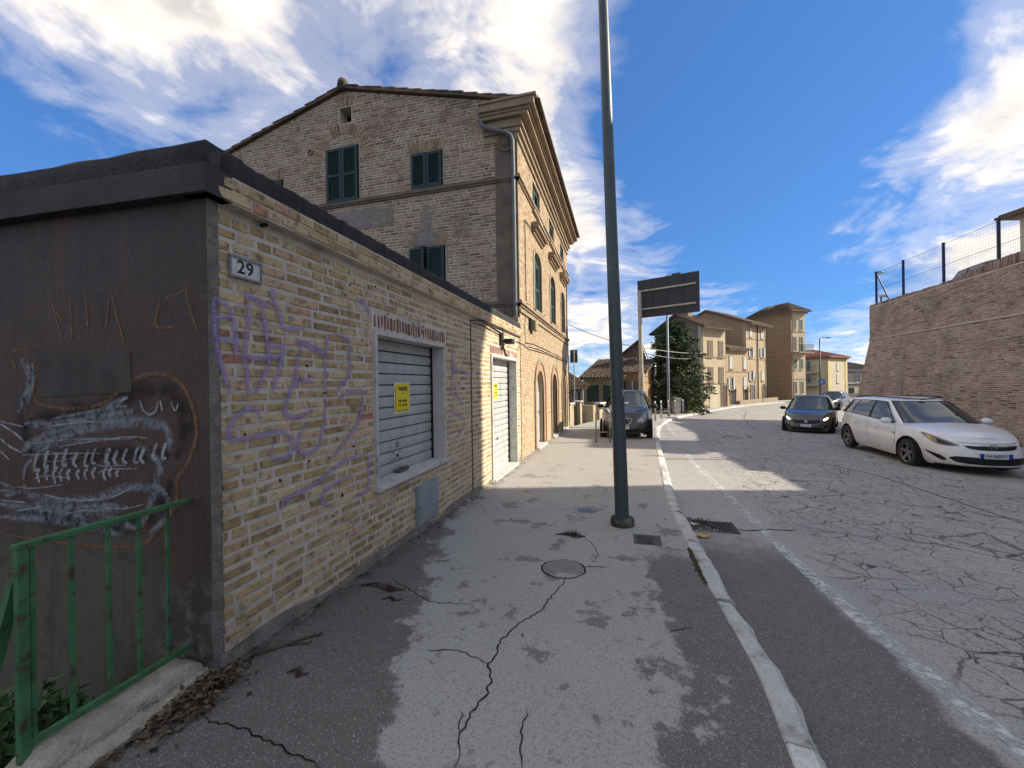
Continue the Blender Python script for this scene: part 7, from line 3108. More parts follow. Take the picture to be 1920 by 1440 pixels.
def hatch_extra(c):
    for sg in (1, -1):
        m = lambda f: (lambda a: (f(a)[0] * sg, f(a)[1]))
        c.patch('headlamp', lamp_lens, m(L_([(0, 0.36, 0.70), (0.25, 0.45, 0.60), (0.6, 0.62, 0.595), (1, 0.82, 0.74)])), m(L_([(0, 0.36, 0.73), (0.25, 0.45, 0.83), (0.6, 0.62, 0.925), (1, 0.82, 0.955)])), off=0.010)
        c.patch('headlamp_bulb', mk('lamp_inner', (0.5, 0.5, 0.47), rough=0.15, metal=0.3, bump=0), m(L_([(0, 0.46, 0.70), (0.5, 0.54, 0.655), (1, 0.62, 0.70)])), m(L_([(0, 0.46, 0.74), (0.5, 0.54, 0.80), (1, 0.62, 0.76)])), off=0.0125)
        c.patch('fog_slot', grille_black, m(line2((0.48, 0.10), (0.72, 0.12))), m(line2((0.48, 0.26), (0.72, 0.24))), off=0.005)
        c.patch('bumper_corner', lamp_amber if sg < 0 else grille_black, m(line2((0.66, 0.475), (0.80, 0.485))), m(line2((0.66, 0.49), (0.80, 0.50))), off=0.005, nu=4, nv=1)
    # shield grille with upright bars
    up = L_([(0, -0.215, 0.84), (0.5, 0, 0.87), (1, 0.215, 0.84)])
    lo = L_([(0, -0.215, 0.80), (0.25, -0.14, 0.60), (0.5, 0, 0.52), (0.75, 0.14, 0.60), (1, 0.215, 0.80)])
    c.patch('grille', grille_black, lo, up, nu=18, off=0.008)
    mb = MB()
    for k in range(9):
        a = 0.12 + 0.76 * k / 8
        p, q = lo(a), up(a)
        mb.tube([c.pt(c.idx(p[0]), p[1]) + Vector((0.02, 0, 0)), c.pt(c.idx(q[0]), q[1]) + Vector((0.02, 0, 0))], 0.006, 4)
    mb.build('grille_bars', chrome, c.T)
    mb = MB()
    ring = [lo(k / 16) for k in range(17)] + [up(1 - k / 16) for k in range(17)]
    pts = [c.pt(c.idx(s_), t_) + Vector((0.02, 0, 0)) for s_, t_ in ring]
    mb.tube(pts + [pts[0]], 0.013, 6)
    mb.build('grille_frame', chrome, c.T, True)
    c.patch('lower_intake', grille_black, line2((-0.45, 0.10), (0.45, 0.10)), line2((-0.45, 0.30), (0.45, 0.30)), nu=16, off=0.005)
    c.patch('bumper_strip', mk('bumper_grey', (0.10, 0.10, 0.10), rough=0.5, bump=0.1), line2((-0.78, 0.43), (0.78, 0.43)), line2((-0.78, 0.47), (0.78, 0.47)), nu=24, nv=1, off=0.012)
    c.plate(0.395, '', 0.36, 0.10)
    c.seams([-0.55, 0.62])
    c.handle(-0.35, 0.80)
    mb = MB()
    for (y0, y1, t1) in ((0.5, -0.05, 0.10), (-0.1, -0.55, 0.12)):
        a, b = c.gend(y0 / 0.7, 0.02, True, 0.012), c.gend(y1 / 0.7, t1, True, 0.016)
        mb.tube([a, b], 0.008, 5)
    mb.build('wiper', black, c.T)
    # papers behind the screen
    mb = MB()
    mb.grid(lambda a, b: c.gend(-0.30 + 0.42 * a, 0.36 + 0.05 * b, True, 0.009), 6, 1)
    mb.build('windscreen_sticker', plate_white, c.T)
    mb = MB()
    mb.grid(lambda a, b: c.gend(-0.74 + 0.10 * a, 0.10 + 0.13 * b, True, 0.009), 3, 2)
    mb.build('tax_disc', plate_white, c.T)


def sedan_extra(c):
    for sg in (1, -1):
        m = lambda f: (lambda a: (f(a)[0] * sg, f(a)[1]))
        up = L_([(0, 0.48, 0.80), (0.4, 0.66, 0.86), (1, 1.02, 0.93)])
        lo = L_([(0, 0.48, 0.77), (0.4, 0.66, 0.70), (1, 1.02, 0.86)])
        c.patch('headlamp', lamp_lens, m(lo), m(up), off=0.009)
        k = lambda f, d: (lambda a: (f(0.25 + 0.45 * a)[0] * sg, f(0.25 + 0.45 * a)[1] + d))
        c.patch('lit_lamp', lamp_on, k(lo, 0.03), k(up, -0.03), off=0.012)
        c.patch('fog_slot', grille_black, m(line2((0.60, 0.20), (0.88, 0.26))), m(line2((0.60, 0.42), (0.88, 0.44))), off=0.006)
    c.patch('grille', grille_black, L_([(0, -0.47, 0.74), (0.2, -0.38, 0.60), (0.5, 0, 0.57), (0.8, 0.38, 0.60), (1, 0.47, 0.74)]), line2((-0.47, 0.80), (0.47, 0.80)), nu=20, off=0.006)
    c.patch('lower_intake', grille_black, line2((-0.58, 0.08), (0.58, 0.08)), line2((-0.52, 0.30), (0.52, 0.30)), nu=18, off=0.006)
    p = c.pt(0, 0.71)
    mb = MB()
    mb.lathe(p + Vector((0.012, 0, 0)), (1, 0, 0), [(0.0, 0.016), (0.048, 0.014), (0.058, 0.012), (0.06, 0.0)], 20)
    mb.build('badge', chrome, c.T)
    c.plate(0.43, '', 0.48, 0.10)
    c.seams([-0.95, -0.05, 0.90])
    c.handle(-0.6, 0.80)
    c.handle(0.3, 0.79)


def plain_extra(c):
    for sg in (1, -1):
        m = lambda f: (lambda a: (f(a)[0] * sg, f(a)[1]))
        c.patch('headlamp', lamp_on if c.s.get('lit') else lamp_lens, m(line2((0.42, 0.74), (0.78, 0.80))), m(line2((0.42, 0.84), (0.84, 0.92))), off=0.009)
    c.patch('grille', grille_black, line2((-0.38, 0.62), (0.38, 0.62)), line2((-0.38, 0.80), (0.38, 0.80)), nu=14, off=0.006)
    c.patch('lower_intake', grille_black, line2((-0.55, 0.10), (0.55, 0.10)), line2((-0.5, 0.32), (0.5, 0.32)), nu=14, off=0.006)
    c.plate(0.45, '', 0.48, 0.10)
    c.seams([-0.8, 0.1, 0.95])


def spec_estate(paint):
    return dict(L=4.70, W=1.81, paint=paint, wr=0.325, wheels=(-1.42, 1.265), sill=0.19, endlift=0.03,
                front=[(0, -0.05), (0.15, 0.0), (0.35, 0.0), (0.55, -0.02), (0.8, -0.07), (1.0, -0.20)],
                rear=[(0, -0.10), (0.3, 0.0), (0.6, -0.02), (1.0, -0.16)], nf=3.1, nr=4.6,
                belt=[(-2.35, 1.0), (-1.6, 1.02), (-0.5, 0.985), (0.5, 0.945), (1.0, 0.935), (1.5, 0.89), (1.95, 0.82), (2.35, 0.735)], crown=0.075,
                green=dict(xf0=1.24, xf1=0.12, xr0=-2.18, xr1=-1.86, w0=1.66, w1=1.18, bow=0.12, n=7, nf=4.4, crown=0.035,
                           roof=[(-2.3, 1.36), (-1.9, 1.42), (-1.2, 1.475), (-0.4, 1.50), (0.15, 1.485), (0.6, 1.45), (1.3, 1.40)],
                           win=[(-1.98, -1.72, -1.30, -1.20), (-1.24, -1.14, -0.40, -0.44), (-0.28, -0.34, 0.72, 0.02)], wt=(0.09, 0.86)),
                extra=estate_extra, spokes=5, rim=alloy)


def spec_hatch(paint):
    return dict(L=3.78, W=1.70, paint=paint, wr=0.295, wheels=(-1.18, 1.21), sill=0.20, endlift=0.04,
                front=[(0, -0.06), (0.15, 0.0), (0.4, 0.0), (0.6, -0.05), (0.8, -0.13), (1.0, -0.30)],
                rear=[(0, -0.10), (0.4, 0.0), (1.0, -0.12)], nf=3.0, nr=4.5,
                belt=[(-1.9, 1.02), (-1.0, 0.985), (0.0, 0.955), (0.7, 0.95), (1.1, 0.92), (1.45, 0.85), (1.9, 0.72)], crown=0.085,
                green=dict(xf0=1.02, xf1=0.18, xr0=-1.78, xr1=-1.46, w0=1.56, w1=1.12, bow=0.1, n=6, nf=4.0, crown=0.035,
                           roof=[(-1.85, 1.40), (-1.2, 1.475), (-0.4, 1.51), (0.2, 1.49), (0.6, 1.45), (1.1, 1.40)],
                           win=[(-1.45, -1.25, -0.62, -0.6), (-0.5, -0.5, 0.58, 0.1)], wt=(0.09, 0.86)),
                extra=hatch_extra, spokes=7, mirror=black)


def spec_sedan(paint):
    return dict(L=4.50, W=1.79, paint=paint, wr=0.315, wheels=(-1.34, 1.30), sill=0.18, endlift=0.03,
                front=[(0, -0.06), (0.15, 0.0), (0.4, 0.0), (0.6, -0.02), (0.8, -0.08), (1.0, -0.22)],
                rear=[(0, -0.10), (0.4, 0.0), (1.0, -0.14)], nf=3.2, nr=4.5,
                belt=[(-2.25, 1.0), (-1.4, 1.0), (-0.4, 0.965), (0.5, 0.945), (1.0, 0.93), (1.5, 0.88), (1.9, 0.80), (2.25, 0.71)], crown=0.075,
                green=dict(xf0=1.18, xf1=0.16, xr0=-1.95, xr1=-1.1, w0=1.64, w1=1.17, bow=0.12, n=6.5, nf=4.2, crown=0.035,
                           roof=[(-2.1, 1.20), (-1.4, 1.36), (-0.7, 1.455), (-0.1, 1.475), (0.2, 1.46), (0.6, 1.43), (1.25, 1.38)],
                           win=[(-1.55, -1.05, -0.98, -0.92), (-0.92, -0.86, -0.06, -0.1), (0.04, 0.0, 0.74, 0.1)], wt=(0.09, 0.86)),
                extra=sedan_extra, spokes=5, mirror=black)


def spec_suv(paint, lit=False):
    d = dict(L=4.30, W=1.82, paint=paint, wr=0.35, wheels=(-1.30, 1.30), sill=0.24, endlift=0.05,
             front=[(0, -0.06), (0.15, 0.0), (0.4, 0.0), (0.7, -0.03), (1.0, -0.20)],
             rear=[(0, -0.08), (0.4, 0.0), (1.0, -0.08)], nf=3.4, nr=5,
             belt=[(-2.15, 1.12), (-1.0, 1.09), (0.0, 1.06), (0.8, 1.05), (1.2, 1.03), (1.7, 0.98), (2.15, 0.86)], crown=0.06,
             green=dict(xf0=1.02, xf1=0.22, xr0=-2.0, xr1=-1.72, w0=1.66, w1=1.26, bow=0.1, n=7, nf=4.4, crown=0.03,
                        roof=[(-2.1, 1.52), (-1.2, 1.60), (-0.3, 1.62), (0.25, 1.60), (1.1, 1.52)],
                        win=[(-1.7, -1.5, -1.0, -0.95), (-0.9, -0.86, -0.08, -0.1), (0.04, 0.0, 0.66, 0.16)], wt=(0.09, 0.86)),
             extra=plain_extra, spokes=5, lit=lit)
    return d


def make_cars():
    dirt = (0.30, 0.26, 0.20)
    white = paint_mat('car_white', (0.80, 0.81, 0.82), 0.0, (dirt, -0.48, 0.55), 0.32)
    # estate: front axle and rear axle on the road
    f, r = on_road(1702, 862), on_road(1600, 838)
    pc = Vector((7.24, 12.56, 0))
    hd = math.atan2(-1.0, -0.035)
    slope = (zr(pc.x, pc.y + 1.35) - zr(pc.x, pc.y - 1.35)) / 2.7
    s = spec_estate(white)
    s['pitch'] = math.atan(-slope)
    Car('estate_car', 'dirty white estate car with dented bumper and blue-edged number plate', s, (pc.x, pc.y, zr(pc.x, pc.y) + 0.005), hd)
    grey = paint_mat('car_charcoal', (0.045, 0.044, 0.042), 0.25, (dirt, -0.2, 0.12), 0.3)
    pc = Vector((0.20, 15.0, 0))
    s = spec_hatch(grey)
    s['pitch'] = 0.012
    Car('hatchback_car', 'dark grey hatchback with shield grille parked on the pavement', s, (pc.x, pc.y, zs(pc.x, pc.y) + 0.004), math.atan2(-1.0, -0.06))
    dk = paint_mat('car_dark_grey', (0.085, 0.086, 0.086), 0.45, (dirt, -0.5, 0.25), 0.28)
    pc = Vector((8.0, 20.4, 0))
    s = spec_sedan(dk)
    s['pitch'] = 0.02
    Car('saloon_car', 'dark grey saloon car with lit headlamps behind the white estate', s, (pc.x, pc.y, zr(pc.x, pc.y) + 0.005), math.atan2(-0.90, -0.43))
    sv = paint_mat('car_bronze_black', (0.035, 0.033, 0.028), 0.3, None, 0.3)
    p = G2(1562, 37)
    Car('suv_car', 'dark off-roader with pale bonnet following the grey saloon', spec_suv(sv, True), (p.x, p.y, zr(p.x, p.y) + 0.005), math.atan2(-0.80, -0.60))
    sil = paint_mat('car_silver', (0.40, 0.42, 0.43), 0.5, None, 0.25)
    blk = paint_mat('car_black', (0.02, 0.022, 0.025), 0.2, None, 0.25)
    for (px, y, m_, lab) in ((0, 19.6, blk, 'black car parked on the terrace, roof showing over the wall'), (0, 14.8, sil, 'silver car parked on the terrace, roof showing over the wall')):
        Car('terrace_car', lab, spec_suv(m_), (14.3, y, 4.435), R(-90))


make_cars()
# ------------------------------------------------------------------ street furniture and small things
def lamp_post():
    b = on_pave(1167, 984)
    T = thing('street_lamp', b, 'tall dark green-grey lamp post with mossy concrete collar on the pavement', 'street lamp')
    m = mk('lamp_post_paint', (0.045, 0.064, 0.066), (0.060, 0.080, 0.081), 0.42, spec=0.5, vs=3, fine=60, fa=0.12, bump=0.08, dirt=(0.12, 0.12, 0.105), dirt_s=5, dirt_t=(0.58, 0.74))
    dep = (CMI @ b).z * -1
    # direction of the leaning shaft, from two points seen at the same depth
    top = P(1131, 10, dep)
    d = (top - b).normalized()
    h = 8.2
    pts = [b - d * 0.1, b + d * 0.6, b + d * 0.62, b + d * 4.0, b + d * h]
    mb = MB()
    mb.tube(pts, [0.082, 0.081, 0.081, 0.066, 0.045], 20)
    mb.build('pole', m, T, True, autosmooth=40)
    mb = MB()
    mb.lathe(b, (0, 0, 1), [(0.135, -0.05), (0.138, 0.06), (0.132, 0.085), (0.112, 0.098), (0.07, 0.10)], 28)
    mb.build('concrete_collar', mk('mossy_concrete', (0.16, 0.155, 0.135), (0.10, 0.10, 0.085), 0.95, vs=12, fine=70, fa=0.4, bump=0.8, bd=0.01, dirt=(0.035, 0.045, 0.015), dirt_s=6, dirt_t=(0.42, 0.6)), T, True, autosmooth=40)
    mb = MB()
    s0 = b + d * 1.5
    n = (EYE - s0); n.z = 0; n.normalize()
    s = n.cross(Vector((0, 0, 1)))
    st = mk('sticker', (0.5, 0.52, 0.52), rough=0.6, bump=0)
    q0, q1 = P(1164, 695, dep - 0.07), P(1168, 708, dep - 0.07)
    r = 0.0755
    mb.grid(lambda a, e: b + d * (1.52 + 0.09 * e) + (n * math.cos(0.75 + 0.5 * a) - s * math.sin(0.75 + 0.5 * a)) * r * 1.012, 6, 1)
    mb.build('sticker', st, T)
    mb = MB()
    t = b + d * h
    arm = Vector((1, 0.15, 0)).normalized()
    mb.tube([t, t + arm * 0.4 + Vector((0, 0, 0.25)), t + arm * 1.6 + Vector((0, 0, 0.4))], 0.035, 8)
    mb.build('arm', m, T, True)
    mb = MB()
    e = t + arm * 1.6 + Vector((0, 0, 0.4))
    mb.box(e, arm, Vector((-arm.y, arm.x, 0)), (0, 0, 1), -0.1, 0.6, -0.13, 0.13, -0.05, 0.06)
    mb.build('lantern', m, T, bevel=0.03)


lamp_post()


def railing():
    X = -2.385
    green = mk('railing_green', (0.042, 0.135, 0.058), (0.070, 0.19, 0.086), 0.5, vs=9, fine=60, fa=0.12, bump=0.2, dirt=(0.075, 0.04, 0.022), dirt_s=13, dirt_t=(0.53, 0.62))
    y0 = 1.055
    T = thing('railing', (X, y0, 0.0), 'rusty green iron railing on the low stone kerb beside the dark wall', 'railing')
    H = lambda px, py: hit(px, py, (X, 0, 0), (1, 0, 0))
    top = (H(45, 1016).z + H(355, 938).z) / 2
    bot = (H(65, 1392).z + H(362, 1194).z) / 2
    y1 = GY0 - 0.03
    mb = MB()
    mb.aabb(X - 0.022, X + 0.022, y0 - 0.03, y1, top - 0.018, top + 0.006)
    mb.build('top_rail', green, T, bevel=0.004)
    mb = MB()
    mb.aabb(X - 0.012, X + 0.012, y0 - 0.02, y1, bot - 0.03, bot)
    mb.build('bottom_rail', green, T, bevel=0.003)
    for px in (60, 135, 205, 262, 316):
        y = H(px, 1150).y
        mb = MB()
        mb.aabb(X - 0.008, X + 0.008, y - 0.0085, y + 0.0085, bot - 0.002, top - 0.017)
        mb.build('baluster', green, T, bevel=0.002)
    mb = MB()
    yp = y0 - 0.005
    mb.aabb(X - 0.018, X + 0.018, yp - 0.02, yp + 0.014, -0.25, top - 0.018)
    mb.build('post', green, T, bevel=0.005)
    mb = MB()
    a, b = Vector((X - 0.02, yp, top - 0.10)), Vector((X - 0.42, yp - 0.10, -0.6))
    u = (b - a).normalized()
    mb.tube([a, b], 0.025, 4)
    mb.build('strut', green, T)
    # next bay of the railing, running on towards the camera
    mb = MB()
    rng = random.Random(3)
    # low kerb wall
    stone = mk('old_kerb_stone', (0.50, 0.45, 0.34), (0.34, 0.305, 0.23), 0.92, vs=8, fine=70, fa=0.45, bump=0.9, bd=0.012, dirt=(0.075, 0.078, 0.035), dirt_s=5, dirt_t=(0.52, 0.68))
    K = thing('kerb_wall', (X, 1.0, 0), 'low crumbling stone kerb under the green railing', 'low wall')
    ys = [(0.2, 1.0), (1.012, 1.70)]
    for (a, b) in ys:
        mb = MB()
        n = 12
        prof = [(0.085, -0.15), (0.088, 0.03), (0.075, 0.075), (0.05, 0.10), (-0.03, 0.112), (-0.09, 0.10), (-0.10, -0.3)]
        rows = []
        for i in range(n + 1):
            y = a + (b - a) * i / n
            e = 0.6 if i in (0, n) else 1.0
            rows.append([Vector((X + 0.03 + w + rng.uniform(-.008, .008), y, zs(0, y) + (h * e if h > 0 else h) + rng.uniform(-.009, .009))) for (w, h) in prof])
        for i in range(n):
            for k in range(len(prof) - 1):
                mb.face([rows[i][k], rows[i + 1][k], rows[i + 1][k + 1], rows[i][k + 1]])
        mb.face(rows[0]); mb.face(rows[-1][::-1])
        mb.build('kerb_block', stone, K, True, weld=1e-4, autosmooth=45)
    mb = MB()
    n = 14
    rows = []
    for i in range(n + 1):
        y = 0.2 + 1.5 * i / n
        rows.append([Vector((X + 0.10 + 0.0, y, zs(0, y) - 0.1)), Vector((X + 0.125 + rng.uniform(-.01, .01), y, zs(0, y) + 0.045 + rng.uniform(-.012, .012))), Vector((X + 0.155 + rng.uniform(-.015, .015), y, zs(0, y) + 0.03)), Vector((X + 0.20 + rng.uniform(-.015, .015), y, zs(0, y) - 0.02))])
    for i in range(n):
        for k in range(3):
            mb.face([rows[i][k], rows[i + 1][k], rows[i + 1][k + 1], rows[i][k + 1]][::-1])
    mb.build('mortar_fillet', stone, K, True, weld=1e-4)
    return T


railing()


def leaf_shape(mb, p, d, n, ln, w, fold=0.25, col=None):
    s = d.cross(n).normalized()
    m = p + d * ln * 0.45
    t = p + d * ln
    up = n * w * fold
    mb.face([p, m - s * w / 2 + up, t, m], col=col)
    mb.face([p, m, t, m + s * w / 2 + up], col=col)


def vegetation():
    rng = random.Random(12)
    weed = mk('weed_leaf', (0.040, 0.095, 0.024), (0.065, 0.13, 0.038), 0.6, vs=12, bump=0, fa=0.1)
    stem = mk('weed_stem', (0.06, 0.08, 0.03), rough=0.8, bump=0)
    spots = [(-2.62, 1.26, 0.50), (-2.70, 1.10, 0.60), (-2.57, 1.42, 0.40), (-2.90, 1.30, 0.45), (-2.58, 0.95, 0.40)]
    labs = ['tall leafy green weed behind the railing post', 'bushy green weed behind the rusty post of the railing', 'low green weed growing against the bottom rail',
            'green weed further down behind the railing', 'small green weed by the end of the stone kerb']
    for (x, y, h), lab in zip(spots, labs):
        z0 = -1.16
        T = thing('weed_plant', (x, y, z0), lab, 'plant', 'weeds behind the railing')
        ms, ml = MB(), MB()
        top = zs(0, 1) + h - 0.32
        for k in range(11):
            a = rng.uniform(0, 6.28)
            o = Vector((x, y, z0))
            e = Vector((x + rng.uniform(-.16, .16), y + rng.uniform(-.16, .16), top + rng.uniform(-0.35, 0.05)))
            mid = o.lerp(e, 0.5) + Vector((rng.uniform(-.05, .05), rng.uniform(-.05, .05), 0))
            ms.tube([o, mid, e], 0.005, 4, cap=False)
            for j in range(46):
                f = 0.70 + 0.30 * rng.random()
                p = mid.lerp(e, (f - 0.5) * 2) if f > .5 else o.lerp(mid, f * 2)
                d = Vector((rng.uniform(-1, 1), rng.uniform(-1, 1), rng.uniform(-.3, .6))).normalized()
                nn = Vector((rng.uniform(-.4, .4), rng.uniform(-.4, .4), 1)).normalized()
                leaf_shape(ml, p, d, nn, rng.uniform(0.05, 0.095), rng.uniform(0.028, 0.05))
        ms.build('stem', stem, T)
        tag(ml.build('foliage', weed, T), kind='stuff')
    # dry leaves in the corner and along the wall foot
    dry = []
    for i, c in enumerate(((0.11, 0.068, 0.038), (0.16, 0.115, 0.07), (0.06, 0.035, 0.022), (0.22, 0.17, 0.11))):
        dry.append(mk('dry_leaf_%d' % i, c, rough=0.85, vs=20, bump=0))
    mb = MB()
    def scatter(n, fx, fy, zf, s0=0.02, s1=0.06):
        for _ in range(n):
            x, y = fx(), fy()
            z = zf(x, y)
            d = Vector((rng.uniform(-1, 1), rng.uniform(-1, 1), rng.uniform(-.25, .35))).normalized()
            nn = Vector((rng.uniform(-.5, .5), rng.uniform(-.5, .5), 1)).normalized()
            k = len(mb.f)
            leaf_shape(mb, Vector((x, y, z)), d, nn, rng.uniform(s0, s1), rng.uniform(0.012, 0.032), rng.uniform(0.1, 0.6))
            mi = rng.randrange(4)
            mb.m[k] = mb.m[k + 1] = mi
    heap = lambda x, y: zs(x, y) + 0.006 + max(0, 0.07 - 0.28 * math.hypot(x + 2.14, y - 1.60)) * rng.random()
    scatter(420, lambda: -2.17 + abs(rng.gauss(0, 0.09)) - 0.02, lambda: rng.gauss(1.56, 0.12), heap)
    scatter(150, lambda: -2.17 + abs(rng.gauss(0, 0.045)), lambda: rng.uniform(0.7, 1.5), lambda x, y: zs(x, y) + 0.008, 0.015, 0.04)
    scatter(170, lambda: -2.2 + abs(rng.gauss(0, 0.05)), lambda: rng.uniform(1.8, 6.0), lambda x, y: zs(x, y) + 0.008, 0.012, 0.035)
    scatter(50, lambda: rng.uniform(-2.1, 0.5), lambda: rng.uniform(1.5, 7.0), lambda x, y: zs(x, y) + 0.006, 0.01, 0.022)
    o = mb.build('leaf_litter', dry)
    tag(o, 'dry brown leaves and debris along the foot of the wall', 'leaf litter', None, 'stuff')
    bark = mk('twig_bark', (0.075, 0.06, 0.035), (0.10, 0.085, 0.05), 0.9, vs=20, bump=0.3)
    for pl, r, lab in (([(470, 1228), (520, 1215), (560, 1200), (604, 1187)], 0.008, 'long curved twig on the asphalt by the wall'), ([(540, 1210), (562, 1206), (580, 1206), (584, 1200)], 0.007, 'short broken twig lying across the longer one'),
                       ([(430, 1262), (450, 1254), (468, 1250)], 0.005, 'thin dark stick at the garage corner')):
        mb = MB()
        mb.tube([on_pave(x, y, r) for x, y in pl], r, 6)
        tag(mb.build('twig', bark, None, True), lab, 'twig')
    # tuft of dry grass in the pavement hole
    c = on_pave(1073, 1003)
    T = thing('grass_tuft', c, 'dry dark grass tuft in a pavement hole near the lamp post', 'grass tuft')
    mb = MB()
    for _ in range(70):
        a = rng.uniform(0, 6.28)
        p = c + Vector((math.cos(a) * rng.uniform(0, .09), math.sin(a) * rng.uniform(0, .06), 0))
        e = p + Vector((rng.uniform(-.05, .05), rng.uniform(-.05, .05), rng.uniform(0.02, 0.07)))
        s = Vector((0.003, 0, 0))
        mb.face([p - s, p + s, e])
    tag(mb.build('blades', dry[2], T), kind='stuff')
    # moss beside the kerb
    mb = MB()
    moss = mk('moss', (0.060, 0.068, 0.025), (0.035, 0.042, 0.018), 0.95, vs=25, bump=0.5)
    for _ in range(150):
        y = rng.triangular(3.5, 4.35, 3.95)
        x = kx(y) - abs(rng.gauss(0, 0.014)) - 0.002
        p = Vector((x, y, zs(x, y)))
        s = rng.uniform(0.008, 0.02)
        mb.face([p + Vector((-s, -s, 0.001)), p + Vector((s, -s, 0.001)), p + Vector((0, 0, s * .9))])
        mb.face([p + Vector((s, -s, 0.001)), p + Vector((s, s, 0.001)), p + Vector((0, 0, s * .9))])
    tag(mb.build('moss', moss), 'green moss in the joint behind the kerb stones', 'moss', None, 'stuff')


vegetation()


def covers():
    iron = mk('cast_iron', (0.10, 0.092, 0.08), (0.07, 0.065, 0.058), 0.7, metal=0.3, vs=10, bump=0.4)
    # square inspection cover by the lamp post
    c = on_pave(1212, 1013, 0.0)
    T = thing('inspection_cover', c, 'small rectangular iron inspection cover beside the lamp post', 'cover')
    z = zs(c.x, c.y)
    mb = MB()
    mb.aabb(c.x - 0.13, c.x + 0.15, c.y - 0.15, c.y + 0.15, z - 0.02, z + 0.004)
    mb.build('concrete_surround', mk('cover_concrete', (0.12, 0.115, 0.10), rough=0.9, vs=10, bump=0.5), T)
    mb = MB()
    mb.aabb(c.x - 0.09, c.x + 0.07, c.y - 0.1, c.y + 0.1, z + 0.0042, z + 0.009)
    lid = mb.build('lid', iron, T)
    mb = MB()
    for i in range(5):
        for j in range(5):
            x, y = c.x - 0.075 + i * 0.032, c.y - 0.08 + j * 0.038
            mb.aabb(x - 0.01, x + 0.01, y - 0.012, y + 0.012, z + 0.009, z + 0.013)
    mb.build('lid_tread', iron, lid)
    # blue painted mark
    c = on_pave(1100, 958)
    mb = MB()
    pts = []
    rng = random.Random(2)
    for k in range(14):
        a = 2 * math.pi * k / 14
        r = rng.uniform(0.85, 1.1)
        pts.append((c.x + 0.13 * r * math.cos(a), c.y + 0.11 * r * math.sin(a), zs(c.x, c.y) + 0.003))
    mb.face(pts)
    b = mb.build('valve_cover', mk('blue_cover', (0.07, 0.13, 0.26), (0.12, 0.155, 0.22), 0.6, vs=14, bump=0.2, dirt=(0.15, 0.145, 0.13), dirt_s=9, dirt_t=(0.5, 0.6)))
    tag(b, 'faded blue valve cover set in the pavement behind the lamp post', 'cover')
    # round cover
    c = on_pave(1056, 1066)
    mb = MB()
    mb.lathe(Vector((c.x, c.y, zs(c.x, c.y))), (0, 0, 1), [(0.18, -0.01), (0.18, 0.002), (0.165, 0.0025), (0.0, 0.0025)], 36)
    r = mb.build('round_cover', mk('cover_asphalt', (0.27, 0.262, 0.245), (0.22, 0.215, 0.2), 0.9, vs=12, fine=150, fa=0.5, bump=0.6))
    tag(r, 'round asphalt-filled cover outlined by a dark ring in the pavement', 'cover')
    # gutter grate
    c = on_road(1340, 988)
    z = zr(c.x, c.y)
    T = thing('drain_grate', (c.x, c.y, z), 'rusty iron drain grate full of leaves in the gutter', 'drain grate')
    w, l = 0.24, 0.20
    mb = MB()
    f = 0.03
    for (x0, x1, y0, y1) in ((-w, w, -l, -l + f), (-w, w, l - f, l), (-w, -w + f, -l + f, l - f), (w - f, w, -l + f, l - f)):
        mb.aabb(c.x + x0, c.x + x1, c.y + y0, c.y + y1, z - 0.03, z + 0.007)
    mb.build('frame', iron, T)
    mb = MB()
    mb.aabb(c.x - w + f, c.x + w - f, c.y - l + f, c.y + l - f, z - 0.02, z + 0.0022)
    mb.build('pit', dark_void, T)
    for k in range(12):
        x = c.x - w + f + (2 * w - 2 * f) * (k + 0.5) / 12
        mb = MB()
        mb.aabb(x - 0.009, x + 0.009, c.y - l + f, c.y + l - f, z + 0.0025, z + 0.0068)
        mb.build('bar', iron, T)
    mb = MB()
    rng = random.Random(5)
    drym = mk('grate_leaves', (0.075, 0.06, 0.04), (0.12, 0.10, 0.07), 0.9, vs=30, bump=0)
    for _ in range(330):
        x, y = c.x - 0.30 + abs(rng.gauss(0, 0.17)), c.y + rng.uniform(-.26, .26)
        d = Vector((rng.uniform(-1, 1), rng.uniform(-1, 1), rng.uniform(-.1, .2))).normalized()
        leaf_shape(mb, Vector((x, y, zr(x, y) + 0.012)), d, Vector((rng.uniform(-.4, .4), rng.uniform(-.4, .4), 1)).normalized(), rng.uniform(.015, .045), rng.uniform(.01, .025))
    tag(mb.build('gutter_leaves', drym, T), kind='stuff')
    # yellow and white litter
    for px, py, col, lab, s in ((1318, 1008, (0.72, 0.50, 0.05), 'crumpled yellow wrapper in the gutter next to the drain grate', 0.07), (1300, 986, (0.62, 0.61, 0.58), 'white scrap of paper on the drain grate', 0.045)):
        p = on_road(px, py)
        p.z = zr(p.x, p.y) + 0.009
        mb = MB()
        rng = random.Random(px)
        mb.grid(lambda a, b: p + Vector(((a - .5) * s * 2.2, (b - .5) * s, 0.012 * math.sin(a * 9 + b * 5) + 0.012 + rng.uniform(0, .01))), 6, 3)
        tag(mb.build('litter', mk('litter_%d' % px, col, rough=0.6, bump=0), None, True), lab, 'litter')
    # cigarette butt near the leaves
    p, q = on_pave(283, 1353, 0.008), on_pave(300, 1346, 0.008)
    mb = MB()
    mb.tube([p, p.lerp(q, 0.7)], 0.0065, 8)
    mb2 = MB()
    mb2.tube([p.lerp(q, 0.7), q], 0.0066, 8)
    T = thing('cigarette_butt', p, 'orange and white cigarette butt among the dry leaves', 'cigarette butt')
    mb.build('filter', mk('butt_orange', (0.55, 0.28, 0.10), rough=0.8, bump=0), T)
    mb2.build('paper', mk('butt_white', (0.6, 0.58, 0.52), rough=0.8, bump=0), T)


covers()


